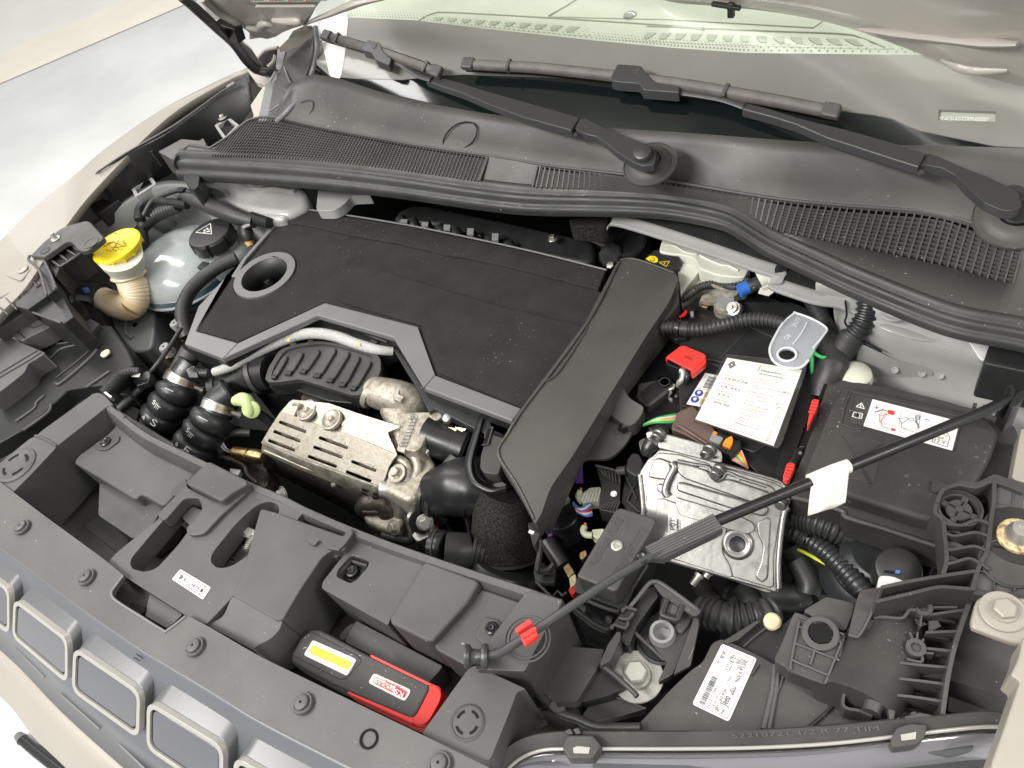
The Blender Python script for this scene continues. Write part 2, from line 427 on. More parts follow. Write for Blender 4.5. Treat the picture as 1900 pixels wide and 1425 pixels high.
bm.faces.new([bm.verts.new(p) for p in (q0, q1, q1+nrm*4, q0+nrm*4)])
f3 = fin(bm, 'floor_strip', 'floor_far', None, smooth=0); f3['kind'] = 'structure'

# ================================================================== CAR BODY
car = thing('car', 'beige car body around the open bay, with its fenders and painted inner wing', 'car')
# left-hand fender
ridge = T('p', 0, "-70,512,.03 0,447,.042 74,376,.052 138,325,.06 200,272,.068 300,203,.08 415,144,.095 455,127,.1 500,103,.105")
inner = T('p', 0, "-70,660,.012 0,582,.02 50,530,.026 112,435,.036 178,350,.045 310,219,.073 418,152,.09 458,134,.095 502,110,.1")
ridge = smooth_path(ridge, 5); inner = smooth_path(inner, 5)
rows = [[p+Vector((-.03, 0, -.42)) for p in ridge], [p+Vector((-.016, 0, -.16)) for p in ridge], [p+Vector((-.006, 0, -.03)) for p in ridge], [p+Vector((-.003, 0, -.005)) for p in ridge], ridge,
        [a.lerp(b, .08)+Vector((0, 0, -.001)) for a, b in zip(ridge, inner)], [a.lerp(b, .8)+Vector((0, 0, -.002)) for a, b in zip(ridge, inner)], inner, [p+Vector((.003, 0, -.012)) for p in inner]]
sheet('fender', car, rows, 'paint_beige', .0015, smooth=50, label='beige fender on the far side')
pl = slab('fender_flange', car, T('h', .03, "-60,500 150,470 330,480 205,640 60,590 -60,540"), .004, 'paint_beige', r=.01)
lathe('plug', car, T1('h', .031, 225, 530), (0, 0, 1), [(.010, 0), (.010, .002), (.006, .003), (.005, .0015), (0, .0015)], 'paint_cream')
# black closing strip beside the fender
top = smooth_path(T('p', 0, "176,320,.054 240,280,.062 322,236,.074 425,160,.09 458,138,.096"), 4)
bot = smooth_path(T('p', 0, "206,378,.0 262,352,-.01 330,315,-.01 420,255,.02 470,195,.06"), 4)
fsl = thing('fender_seal', 'black plastic strip standing along the inside of the far fender, with small metal brackets', 'trim strip')
sheet('seal_strip', fsl, [[p+Vector((-.006, .0, -.004)) for p in top], top, [p+Vector((.004, -.001, -.003)) for p in top], bot], 'black_plastic', .003, smooth=30)
tube('seal_edge', fsl, T('a', 0, "535,950,.056 700,840,.062 960,690,.078 1200,520,.09 1265,480,.093"), .0022, 'plastic_pale', 8)
tube('seal_end', fsl, T('v', 0, "500,880,.094 575,835,.098"), .004, 'trim_grey', 8)
slab('strip_end', fsl, T('a', .05, "522,955,.055 545,940,.055 612,1080,.0 605,1118,-.005 570,1100,.0"), .003, 'plastic', d=Vector((1, .4, 0)))
slab('strip_tab', fsl, T('a', .0, "485,1130 600,1075 660,1100 540,1180"), .035, 'black_plastic', r=.006, bevel=.003)
box('strip_step', fsl, T1('a', .03, 905, 830), Vector((.008, 0, 0)), Vector((0, .03, 0)), Vector((0, 0, .02)), 'black_plastic', bevel=.003)
def bracket(k, xs, z, hgt):
    P = T(k, z, xs); c = sum(P, Vector())/len(P)
    hole = [c+(p-c)*.70 for p in fillet(P, .004, 3)]
    slab('bracket', fsl, P, hgt, 'paint_silver', r=.004, bevel=.001, holes=[hole], n=3)
    slab('bracket_floor', fsl, [c+(p-c)*.72+Vector((0, 0, -.008)) for p in P], .003, 'black_plastic')
bracket('a', "1180,690 1255,640 1320,690 1240,775", .045, .03)
bracket('a', "722,1040 830,968 862,1010 745,1085", .0, .03)
bolt(fsl, T1('a', .05, 1225, 648), .005, 'zinc', name='bracket_bolt')
# inner wing and strut tower, far side
rimL = T('p', 0, "150,440,-.04 180,414,-.02 228,378,-.01 268,354,-.005 297,344,.0 330,342,.0 400,350,-.01 440,370,-.03 520,390,-.04")
rimL = smooth_path(rimL, 4)
sheet('inner_wing', car, [[p+Vector((-.012, .012, -.001)) for p in rimL], rimL, [p+Vector((.003, -.003, -.004)) for p in rimL], [p+Vector((.012, -.012, -.10)) for p in rimL], [p+Vector((.03, -.03, -.24)) for p in rimL], [p+Vector((.10, -.10, -.36)) for p in rimL], [p+Vector((.22, -.26, -.42)) for p in rimL]],
      'paint_bay', .003, smooth=45, label='grey painted inner wing behind the coolant tank')
slab('wheel_arch', car, T('h', -.14, "700,640 860,540 1150,560 1440,700 1520,1000 1480,1330 1270,1330 1050,1000 760,800"), .2, 'paint_bay', r=.04, bevel=.02, seg=4)
lathe('drain_hole', car, T1('h', -.055, 1695, 85), (.5, -.6, .6), [(.0062, -.003), (.0062, .0015), (0, .0015)], 'deep_black')
lathe('drain_hole', car, T1('h', -.139, 1322, 1070), (0, 0, 1), [(.005, -.003), (.005, .0015), (0, .0015)], 'deep_black')
tube('wing_crease', car, T('h', -.138, "1240,960 1235,1140 1300,1200"), .004, 'paint_bay', 8)
tL = thing('strut_tower', 'silver painted strut tower with one bolt at the far left corner of the bay', 'strut tower')
def dome(parent, P, z, h, r, name='tower_top', m='paint_silver'):
    slab(name, parent, P, h, m, r=r, bevel=.016, seg=5, n=6)
dome(tL, T('a', -.025, "1070,1110 1130,1010 1280,950 1640,980 1700,1060 1690,1120 1560,1185 1420,1170 1250,1120"), 0, .25, .03)
slab('tower_plate', tL, T('a', -.015, "1290,965 1650,985 1610,1050 1510,1030 1400,1040"), .011, 'paint_silver', r=.01, bevel=.003)
bolt(tL, T1('a', -.013, 1442, 1012), .0065, 'paint_silver', name='tower_bolt')
slab('tower_side', tL, T('d', -.03, "1700,140 1760,115 1885,125 1800,290 1640,300"), .2, 'paint_silver', r=.02, bevel=.01, seg=3)
slab('bulkhead_plate', tL, T('b', -.02, "-30,1040 130,1040 270,1075 150,1080 120,1120 60,1160 -40,1160"), .02, 'paint_silver', r=.01, bevel=.004)
text(tL, '*ZACS2AC*', T1('a', -.052, 1180, 1185), T1('a', -.052, 1290, 1215), T1('a', -.052, 1185, 1150), 'ink_grey', hgt=.009, name='stamped_number')
text(tL, '3149666', T1('a', -.056, 1190, 1225), T1('a', -.056, 1300, 1262), T1('a', -.056, 1195, 1190), 'ink_grey', hgt=.009, name='stamped_number')

# strut tower on the near side (right of the picture)
tR = thing('strut_tower', 'silver painted strut tower and wing panel with bolt, right of the battery', 'strut tower')
P = T('g', 0, "480,470,-.02 740,560,-.02 860,600,-.01 950,640,-.01 1240,735,-.01 1640,845,-.01 1900,900,-.01 2200,960,-.01 2200,1400,-.07 1900,1300,-.065 1500,1200,-.065 1000,960,-.065 780,880,-.065 620,900,-.07 590,800,-.06")
a = smooth_path(T('g', 0, "430,540,.0 620,585,-.012 760,610,-.012 830,690,-.012 960,738,-.012 1300,745,-.012 1650,850,-.012 1900,900,-.012 2300,980,-.012"), 5)
e = smooth_path(T('g', 0, "430,480,.02 620,520,.02 780,570,.02 900,580,.02 1000,600,.02 1300,690,.02 1660,800,.02 1900,860,.02 2300,940,.02"), 5)
b = smooth_path(T('g', 0, "560,640,-.02 640,640,-.03 740,720,-.02 880,760,-.018 1100,860,-.03 1450,960,-.03 1700,1060,-.03 1900,1100,-.03 2300,1200,-.03"), 5)
c = smooth_path(T('g', 0, "570,800,-.06 620,860,-.06 700,840,-.045 860,900,-.05 1100,960,-.05 1450,1040,-.05 1700,1110,-.05 1900,1150,-.05 2300,1260,-.05"), 5)
d = smooth_path(T('g', 0, "560,900,-.1 650,1040,-.1 800,1010,-.085 1000,1060,-.085 1250,1120,-.085 1500,1180,-.085 1700,1240,-.085 1900,1290,-.085 2300,1380,-.085"), 5)
f = [p+Vector((.0, -.05, -.06)) for p in d]; g = [p+Vector((0, -.12, -.065)) for p in d]
sheet('wing_panel', tR, [e, a, b, c, d, f, g], 'paint_silver', .003, smooth=60)
slab('tower_plate', tR, T('g', -.008, "850,600 1000,640 1230,735 960,740 870,700"), .006, 'paint_silver', r=.012, bevel=.002)
bolt(tR, T1('g', -.004, 985, 680), .0085, 'paint_silver', name='tower_bolt')
tube('bead', tR, T('g', 0, "880,775,-.018 1000,805,-.020 1200,855,-.026 1450,890,-.030"), [.002, .006, .008, .006, .002], 'paint_silver', 12, flat=.35)
slab('overlap_plate', tR, T('g', 0, "735,895,-.042 1000,1020,-.07 1245,1070,-.072 1260,1100,-.078 1230,1260,-.12 700,1200,-.12"), .003, 'paint_silver', r=.01, bevel=.0015)
for x, y, z in ((990, 1090, -.082), (1180, 1115, -.083), (1310, 1130, -.081), (1520, 1195, -.088), (1080, 715, -.004), (1700, 1225, -.085), (1170, 1235, -.11), (820, 1000, -.074)):
    lathe('spot_weld', tR, T1('g', z, x, y), (0, -.5, .85), [(.0042, -.002), (.0042, .0006), (.0028, .0006), (.0018, -.0002), (0, -.0002)], 'paint_silver', 20)
tube('panel_seam', tR, smooth_path(T('g', 0, "640,600,-.005 650,700,-.01 640,760,-.03 720,850,-.038 900,960,-.05"), 4), .0012, 'deep_black', 6, raw=True)
slab('seal_block', tR, T('g', .012, "1720,760 1900,800 2200,860 2200,1160 1900,1100 1620,1040 1640,950"), .06, 'black_plastic', r=.004, bevel=.002)
slab('seal_clip', tR, T('g', .055, "1725,555 1780,490 1900,510 2100,540 2100,640 1900,650"), .03, 'black_plastic', r=.004, bevel=.003)

# right fender pieces
slab('fender_flange', car, T('j', .0, "1560,400 1900,430 2100,450 2100,760 1870,780 1520,650 1510,600"), .010, 'paint_cream', r=.012, bevel=.004, seg=3, label='beige flange plate with a hexagon bolt')
bolt(car, T1('j', .001, 1745, 535), .0098, 'paint_cream', name='flange_bolt', washer=1.95, h=.006)
slab('fender', car, T('j', .02, "1890,700 1870,850 1800,1000 1870,1040 1740,1425 1640,1700 2300,1700 2300,700"), .04, 'paint_cream', r=.008, bevel=.003, label='beige edge of the near fender')
slab('fender_rail', car, T('E', -.02, "1862,400 1900,395 2000,400 2000,850 1790,790"), .03, 'paint_cream', r=.004, bevel=.003)

# ------------------------------------------------------------------ windscreen
GP = Pl(U(1125, 236, .125), (0, -math.sin(math.radians(27)), math.cos(math.radians(27))))
ws = thing('windscreen', 'sloping windscreen with grey and black borders and a clear number window', 'windscreen')
edge = T('p', GP, "585,125 600,138 711,172 836,199 950,217 1125,237 1240,245 1517,265 1716,271 1900,276 2050,285 2300,330")
blk = T('p', GP, "588,120 612,141 660,146 745,148 800,142 860,138 1000,143 1105,148 1200,152 1400,180 1559,206 1620,213 1657,221 1685,235 1708,243 1770,256 1845,271 1900,274 2300,300")
dot = T('p', GP, "592,60 650,33 768,38 903,54 1105,76 1240,89 1384,99 1716,103 2300,140")
slab('black_border', ws, edge[:11]+[edge[-1]]+blk[::-1], .003, 'frit_black', bevel=0)
top_ = T('p', GP, "560,-150 2300,-150")
g1 = [p+GP.n*.001 for p in blk+dot[::-1]]
vin = [p+GP.n*.001 for p in T('l', GP, "540,205 1452,235 1450,403 522,375")]
slab('reflection_band', ws, g1, .003, 'frit_reflection', bevel=0, holes=[vin])  # band where the reflection is painted grey over the border
slab('glass', ws, dot+top_[::-1], .003, 'glass', bevel=0)
slab('number_plate', ws, [p+GP.n*-.003 for p in T('l', GP, "530,200 1460,228 1458,410 512,380")], .001, 'dash_glare', bevel=0)
text(ws, '*ZACS1AGTZRPN00000*', T1('l', GP.off(-.0015), 535, 378), T1('l', GP.off(-.0015), 1340, 395), T1('l', GP.off(-.0015), 540, 300), 'white', hgt=.0052, name='number_lettering')
bm = bmesh.new()
for i_ in range(150):
    for j_ in range(3):
        u = (i_+.5*(j_ % 2))/150*(len(dot)-2.01); a = int(u); p = dot[a].lerp(dot[a+1], u-a)
        q = p+Vector((0, math.cos(math.radians(27)), math.sin(math.radians(27))))*(.004+.0042*j_)+GP.n*.0012
        x, y = Vector((1, 0, 0)), GP.n.cross(Vector((1, 0, 0)))
        rr = .0015-.0003*j_
        bm.faces.new([bm.verts.new(q+x*rr*math.cos(t*math.pi/3)+y*rr*math.sin(t*math.pi/3)) for t in range(6)])
do = fin(bm, 'border_dots', 'frit_reflection', ws, smooth=0); do['kind'] = 'stuff'
# dashboard behind the glass
dz = .115
dsh = thing('dashboard', 'pale dashboard top with two slotted demister vents, seen through the windscreen', 'dashboard')
slab('dashboard_top', dsh, [U(640, 52, dz)+Vector((0, -.05, 0)), Vector((.9, .99, dz)), Vector((.9, 2.2, dz)), U(655, -60, dz)], .03, 'dash_glare', bevel=.01)
def vent(P0, P1, n, rev=False):
    fr = frame(P0+P1, 0)
    sh = [fr(-.04, .5), fr(0, -.25), fr(.5, -.25), fr(1.0, -.25), fr(1.03, .5), fr(1.0, 1.25), fr(0, 1.25)]
    sh = smooth_path([p+Vector((0, 0, .001)) for p in sh], 4, True)
    slab('vent_surround', dsh, sh, .004, 'dash_glare', bevel=.001)
    for i_ in range(n):
        a, b = i_/n, (i_+.62)/n
        sk = .35/n
        P = [fr(a+sk, .1), fr(b+sk, .1), fr(b, .95), fr(b-.3/n, .95), fr(a+.25/n, .45)]
        slab('vent_slot', dsh, [p+Vector((0, 0, .0022)) for p in P], .002, 'dash_dark', bevel=0)
vent(T('b', dz, "590,95 1420,150"), T('b', dz, "1400,188 600,115")[:2], 10)
vent(T('c', dz, "-20,165 1050,200"), T('c', dz, "1130,240 -40,200")[:2], 13)
tube('panel_gap', dsh, T('b', dz+.001, "520,115 600,75 700,68 1200,95 1900,140 2100,165"), .0012, 'dash_dark', 6)
tube('panel_gap', dsh, T('c', dz+.001, "0,130 600,155 980,170 1080,190 1200,240"), .0012, 'dash_dark', 6)
slab('texture_panel', dsh, T('b', dz+.002, "1250,90 1420,-20 1500,-160 3000,-60 2700,150 1900,105"), .002, 'dash_glare', bevel=.001)
tube('texture_edge', dsh, T('b', dz+.0025, "1240,88 1420,-25 1480,-160"), .0015, 'dash_dark', 6)
lathe('sun_sensor', dsh, T1('b', dz+.002, 1690, 85), (0, 0, 1), [(.012, 0), (.011, .003), (.005, .006), (0, .007)], 'lens_clear')
# pillar left of the glass, bright reflection put into its white colour
slab('pillar', car, T('v', GP.off(.002), "1430,250 1450,190 1620,90 1690,80 1715,200 1700,400 1670,620 1640,785 1530,770 1445,400"), .004, 'white', r=.01, bevel=.001)

# ------------------------------------------------------------------ bonnet (raised) and its hinge
bon = thing('bonnet', 'raised bonnet seen from below, its curved rear edge crossing the top of the picture', 'bonnet')
th = math.radians(52); upv = Vector((0, -math.cos(th), math.sin(th)))
eR = smooth_path(T('p', 0, "690,-6,.19 900,-50,.205 1130,-30,.21 1240,0,.21 1320,8,.21 1406,16,.21 1495,30,.21 1587,53,.21 1716,100,.205 1789,130,.20 1900,158,.19 2100,215,.18 2350,300,.17"), 5)
rows = [[p+upv*.012+Vector((0, .006, .01)) for p in eR], [p+Vector((0, .003, .003)) for p in eR], eR, [p+upv*.02+Vector((0, -.001, 0)) for p in eR], [p+upv*.05 for p in eR], [p+upv*.07+Vector((0, .010, .008)) for p in eR], [p+upv*.18+Vector((0, .012, .010)) for p in eR], [p+upv*.22 for p in eR], [p+upv*1.0 for p in eR]]
sheet('bonnet_panel', bon, rows, 'paint_bonnet', .002, smooth=50)
BP = plane3(eR[20], eR[45], eR[30]+upv*.3)
if BP.n.dot(CAM-BP.p) < 0: BP.n = -BP.n
tube('pressed_bead', bon, T('c', BP.off(-.004), "1070,145 1250,165 1500,190 1700,212 1870,222"), [.003, .008, .009, .009, .004], 'paint_bonnet', 12, flat=.5)
tube('pressed_bead', bon, T('c', BP.off(-.006), "1490,285 1600,310 1700,330 1840,340"), [.006, .018, .018, .008], 'paint_bonnet', 14, flat=.5)
st = box('bump_stop', bon, T1('c', BP.off(.004), 425, 50), Vector((.0045, 0, 0)), Vector((0, .004, 0)), Vector((0, 0, .010)), 'black_plastic')
box('stop_foot', bon, T1('c', BP.off(.004), 400, 30), Vector((.020, 0, -.003)), Vector((0, .004, 0)), Vector((0, 0, .0025)), 'black_plastic')
lathe('seal_plug', bon, T1('b', BP.off(.004), 510, 0), (0, -.5, -.8), [(.006, 0), (.006, .004), (0, .005)], 'black_plastic')
# left corner of the bonnet underside
HP = Pl(U(480, 40, .25), (0, -.80, -.6))
def HPf(k, s, off=0): return T(k, HP.off(off), s)
slab('bonnet_corner', bon, HPf('v', "150,-60 220,0 330,190 590,230 640,270 720,330 720,400 830,380 900,395 990,370 1050,330 1150,290 1280,250 1330,190 1400,60 1500,-60"), .012, 'paint_bonnet', r=.004, bevel=.004, seg=3, d=-HP.n)
slab('corner_ledge', bon, HPf('v', "640,20 1500,10 1560,-60 560,-60", .003), .003, 'paint_bonnet', bevel=.001, d=-HP.n)
slab('pressed_panel', bon, HPf('v', "760,70 1400,70 1330,160 1260,240 1040,290 960,260 900,200", .006), .006, 'paint_bonnet', r=.01, bevel=.004, seg=3, d=-HP.n)
tube('pressed_bead', bon, HPf('v', "700,280 800,290 840,250 890,240 960,262", .006), [.004, .006, .007, .005, .003], 'paint_bonnet', 12)
tube('pressed_bead', bon, HPf('v', "960,205 1080,210 1200,210 1250,215", .008), [.004, .007, .008, .004], 'paint_bonnet', 12)
tube('pressed_bead', bon, HPf('v', "240,-20 400,120 560,210 640,260", .004), .007, 'paint_bonnet', 12)
tube('rear_flange', bon, HPf('v', "1280,245 1400,190 1560,130 1750,50 1900,5 2100,-30", .002), [.004, .007, .010, .012, .010, .006], 'paint_bonnet', 12, flat=.5)
slab('caution_label', bon, HPf('v', "680,-60 730,22 1470,12 1470,-60", .0045), .0008, 'white', bevel=0, r=.002, d=-HP.n)
for x in (735, 940, 1130, 1310):
    strip(bon, HPf('v', "%d,8 %d,-30 %d,8" % (x-14, x, x+14), .006), .0016, 'ink_red', n=HP.n, name='label_symbol', closed=True)
    strip(bon, HPf('v', "%d,2 %d,0" % (x+30, x+130), .006), .002, 'ink_grey', n=HP.n, name='label_print')
hin = bon
tube('hinge_hose', hin, T('v', 0, "20,-40,.36 150,60,.33 400,290,.26 560,440,.2 690,610,.15 800,700,.12 900,725,.11 965,690,.11 980,600,.12", ), [.007, .0085, .0085, .0085, .009, .009, .009, .008], 'black_plastic', 12)
box('hose_clip', hin, T1('v', .235, 560, 320), Vector((.016, .0, -.004)), Vector((0, .01, 0)), Vector((.004, 0, .014)), 'gloss_black', bevel=.002)
box('hose_clip', hin, T1('v', .24, 480, 290), Vector((.010, .0, -.006)), Vector((0, .01, 0)), Vector((.004, 0, .012)), 'gloss_black', bevel=.002)
slab('hinge_arm', hin, T('v', 0, "590,400,.2 640,400,.2 730,470,.17 860,670,.12 840,720,.11 700,600,.14"), .006, 'paint_bonnet', r=.003, bevel=.001)
slab('hinge_foot', hin, T('v', 0, "690,690,.11 780,750,.10 920,740,.10 960,760,.1 880,860,.095 790,830,.095"), .01, 'paint_bonnet', r=.004, bevel=.002)
slab('hinge_mount', hin, T('v', 0, "800,610,.12 890,500,.13 1000,480,.14 960,600,.12 880,670,.12"), .02, 'deep_black', r=.004, bevel=.002)
tube('hinge_rim', hin, T('v', 0, "800,595,.13 880,510,.14 1010,480,.15"), .0035, 'paint_beige', 8)
tube('hinge_loop', hin, T('v', 0, "905,670,.125 960,620,.13 975,560,.135"), .003, 'paint_cream', 8)
# scuttle corner trim
ct = thing('corner_trim', 'dark triangular corner trim with grey edge between the fender and the windscreen base', 'trim')
slab('trim_face', ct, T('v', 0, "1085,510,.15 1365,290,.20 1360,480,.18 1310,700,.14 1230,900,.115 1100,1100,.095 960,1215,.085 880,1215,.085 940,900,.11 1060,650,.14"), .01, 'plastic', r=.004, bevel=.002)
slab('trim_edge', ct, T('v', 0, "1000,500,.155 1085,500,.155 1050,660,.14 980,790,.12 900,1215,.085 800,1215,.085 890,850,.115 985,690,.14"), .008, 'trim_grey', r=.004, bevel=.002)
slab('trim_cap', ct, T('v', 0, "1010,490,.17 1100,400,.19 1340,250,.21 1370,290,.205 1200,430,.18"), .008, 'paint_cream', r=.003, bevel=.002)
slab('trim_cap', ct, T('v', 0, "1110,390,.19 1160,310,.2 1280,255,.215 1340,260,.21"), .008, 'paint_beige', r=.003, bevel=.002)
tube('trim_seal', ct, T('v', 0, "1385,270,.205 1405,480,.18 1370,680,.145 1270,920,.12 1100,1130,.1 1000,1220,.085"), .005, 'trim_grey', 10)
tube('trim_groove', ct, T('v', 0, "1100,500,.152 1065,640,.14 1110,780,.13 1165,900,.12 1150,950,.115 1000,1070,.103 910,1125,.097"), .0016, 'trim_grey', 8)
lathe('trim_button', ct, T1('v', .122, 1105, 890), (0, -.3, .95), [(.011, -.004), (.011, .002), (.008, .004), (0, .005)], 'plastic')
slab('pillar_seal', ct, T('v', 0, "1445,400,.17 1530,770,.126 1460,755,.128 1330,715,.13"), .006, 'deep_black', bevel=.001)
slab('pillar_foot', ct, T('v', 0, "730,1060,.085 860,870,.1 880,870,.1 810,1215,.08 730,1230,.08 770,1180,.08"), .01, 'paint_bonnet', r=.003, bevel=.001)
# ================================================================== COWL PANEL
cw = thing('cowl_panel', 'wide grey-black plastic scuttle panel below the windscreen with two rows of ventilation grilles', 'scuttle panel')
seal_px = "337,283,.06 450,289,.063 600,300,.066 740,316,.066 886,337,.066 987,348,.065 1105,352,.063 1200,356,.062 1270,364,.061 1347,381,.06 1384,400,.06 1421,423,.06 1450,438,.06 1520,470,.06 1584,499,.06 1716,552,.06 1795,577,.06 1900,596,.06 2100,640,.06"
vb_px = "390,289,.064 455,290,.067 600,299,.07 740,315,.07 886,336,.07 984,347,.069 1105,351,.067 1200,355,.066 1290,365,.065 1347,377,.065 1384,395,.0655 1421,417,.066 1450,430,.0665 1480,437,.067 1560,453,.067 1637,468,.067 1768,497,.067 1850,521,.067 1900,530,.067 2100,570,.067"
vt_px = "400,280,.066 455,229,.083 512,222,.086 600,241,.087 768,273,.088 923,296,.088 1014,312,.088 1105,323,.087 1200,335,.087 1421,372,.085 1560,387,.085 1734,400,.086 1789,416,.086 1896,456,.083 1960,480,.083 2100,520,.083"
rr_px = "300,300,.06 395,279,.068 455,226,.0845 500,217,.088 525,180,.0 548,150,.0 600,138,.0 711,172,.0 836,199,.0 950,217,.0 1125,237,.0 1240,244,.0 1517,264,.0 1716,270,.0 1900,275,.0 2100,290,.0 2300,320,0"
seal = T('p', 0, seal_px); vb = T('p', 0, vb_px); vt = T('p', 0, vt_px)
rr = [U(float(t.split(',')[0]), float(t.split(',')[1]), float(t.split(',')[2]) if float(t.split(',')[2]) > .01 else GP.off(.002)) for t in rr_px.split()]
def yz(curve):
    C = smooth_path(curve, 6)
    def f(x):
        if x <= C[0].x: return C[0].y, C[0].z
        for a, b in zip(C, C[1:]):
            if a.x <= x <= b.x: t = (x-a.x)/(b.x-a.x+1e-9); return a.y+(b.y-a.y)*t, a.z+(b.z-a.z)*t
        return C[-1].y, C[-1].z
    return f
fs, fb, ft, fr_ = yz(seal), yz(vb), yz(vt), yz(rr)
x0, x1 = seal[0].x+.01, .22
NX = 260; XS = [x0+(x1-x0)*i_/NX for i_ in range(NX+1)]
def V3(x, yzv): return Vector((x, yzv[0], yzv[1]))
vLa, vLb = U(392, 288, .066).x-.018, U(890, 337, .07).x
vRa, vRb = U(988, 347, .07).x, U(1890, 525, .067).x
rowsC = [[], [], [], [], [], [], [], []]
for x in XS:
    s_, b_, t_, r_2 = V3(x, fs(x)), V3(x, fb(x)), V3(x, ft(x)), V3(x, fr_(x))
    if b_.y < s_.y+.001: b_ = s_+Vector((0, .001, .002))
    if t_.y < b_.y+.001: t_ = b_+Vector((0, .001, .0005))
    if r_2.y < t_.y+.004: r_2 = t_+Vector((0, .004, .003))
    rowsC[0].append(s_+Vector((0, 0, -.012))); rowsC[1].append(s_); rowsC[2].append(b_); rowsC[3].append(t_)
    rowsC[4].append(t_.lerp(r_2, .07)+Vector((0, 0, .003))); rowsC[5].append(t_.lerp(r_2, .40)+Vector((0, 0, -.004))); rowsC[6].append(t_.lerp(r_2, .85)+Vector((0, 0, -.004))); rowsC[7].append(r_2)
for r_i in range(3, 8):
    src = [p.copy() for p in rowsC[r_i]]
    for i_ in range(len(src)):
        w_ = src[max(0, i_-7):i_+8]; rowsC[r_i][i_] = Vector((src[i_].x, sum(p.y for p in w_)/len(w_), sum(p.z for p in w_)/len(w_))) if 7 < i_ < len(src)-8 and i_ > 45 else src[i_]
skew = .018
def skipf(r, c):
    if r != 2: return False
    x = XS[c]
    return vLa+.02 < x < vLb-.004 or vRa+.006 < x < vRb-.006
sheet('cowl_skin', cw, rowsC, 'cowl_plastic', .003, smooth=45, skip=skipf)
def vents(xa, xb, nb, nl, wb=.0016):
    def pt(x, v): # v 0 bottom .. 1 top, bars lean with the grille
        xx = x+skew*(v-.5)*0; b_ = V3(xx, fb(xx)); t_ = V3(xx, ft(xx)); return b_.lerp(t_, v)
    for i_ in range(nb+1):
        x = xa+(xb-xa)*i_/nb
        A_, B_ = pt(x, -.02), pt(x, 1.02)
        if (B_-A_).length < .004: continue
        bm = bmesh.new(); c = (A_+B_)/2
        box('', None, c+Vector((0, 0, -.002)), Vector((wb/2, 0, 0)), (B_-A_)/2, Vector((0, 0, .0035)), None, bm=bm)
        fin(bm, 'vent_bar', 'cowl_plastic', cw, smooth=0)
    for j_ in range(1, nl):
        v = j_/nl; bm = bmesh.new(); rw = []
        for i_ in range(0, 61):
            x = xa+(xb-xa)*i_/60; p = pt(x, v); rw.append((p+Vector((0, -.0009, .0003)), p+Vector((0, .0009, .0003)), p+Vector((0, .0009, -.005)), p+Vector((0, -.0009, -.005))))
        VV = [[bm.verts.new(q) for q in r] for r in rw]
        for a, b in zip(VV, VV[1:]):
            for k in range(4): bm.faces.new((a[k], a[(k+1) % 4], b[(k+1) % 4], b[k]))
        fin(bm, 'vent_rail', 'cowl_plastic', cw, smooth=0)
vents(vLa+.018, vLb-.003, 86, 13, .0013)
vents(vRa+.005, vRb-.005, 76, 10, .0020)
bm = bmesh.new()
for xa, xb in ((vLa, vLb), (vRa, vRb)):
    A_ = [V3(xa+(xb-xa)*i_/40, fb(xa+(xb-xa)*i_/40))+Vector((0, max(.0015, fs(xa+(xb-xa)*i_/40)[0]+.004-fb(xa+(xb-xa)*i_/40)[0]), -.022)) for i_ in range(41)]
    B_ = [V3(xa+(xb-xa)*i_/40, ft(xa+(xb-xa)*i_/40))+Vector((0, .0, -.024)) for i_ in range(41)]
    v1 = [bm.verts.new(p) for p in A_]; v2 = [bm.verts.new(p) for p in B_]; v3 = [bm.verts.new(p+Vector((0, .004, .0215))) for p in B_]; v0 = [bm.verts.new(p+Vector((0, 0, .014))) for p in A_]
    for k in range(40):
      if B_[k].y > A_[k].y+.002 and B_[k+1].y > A_[k+1].y+.002: bm.faces.new((v1[k], v1[k+1], v2[k+1], v2[k])); bm.faces.new((v2[k], v2[k+1], v3[k+1], v3[k])); bm.faces.new((v0[k], v0[k+1], v1[k+1], v1[k]))
fin(bm, 'vent_floor', 'deep_black', cw)
def onv(px, py, dz=0): # a point on the cowl skin
    best = None
    for t_ in range(0, 120):
        z = .05+t_*.001; p = U(px, py, z); y0, z0 = fs(p.x); y1, z1 = ft(p.x); y2, z2 = fr_(p.x)
        if p.y < y1: zz = z0+(z1-z0)*(p.y-y0)/(y1-y0+1e-6)
        else: zz = z1+(z2-z1)*(p.y-y1)/(y2-y1+1e-6)-.0025
        if best is None or abs(zz-z) < best[0]: best = (abs(zz-z), p)
    return best[1]+Vector((0, 0, dz))
def ringln(name, pxs, w=.0011, m='deep_black'):
    P = smooth_path([onv(600+x*.33684, y*.33684, .0035) for x, y in pxs], 5, True)
    tube(name, cw, P+[P[0]], w, m, 6, raw=True)
ringln('panel_ring', [(850, 730), (830, 690), (770, 685), (710, 715), (670, 770), (668, 815), (720, 832), (780, 825), (830, 785)])
P = smooth_path([onv(330+x*.18421, y*.18421, .0012) for x, y in ((1240, 1040), (1320, 1015), (1365, 1040), (1355, 1110), (1320, 1165), (1260, 1210))], 5)
tube('panel_ring', cw, P, .001, 'plastic', 6, raw=True)
def spindle_base(px, py, r):
    c = onv(px, py)
    N_ = Vector((0, -.25, .97))
    lathe('spindle_collar', cw, c+N_*-.002, N_, [(r*1.35, 0), (r*1.35, .0035), (r*1.31, .0035), (r*1.30, .0022), (r*1.1, .003), (r, .007), (r*.8, .010), (r*.6, .011), (r*.55, .0)], 'cowl_plastic', 40)
    return c
spL = spindle_base(1206, 305, .027)
spR = spindle_base(1885, 402, .032)
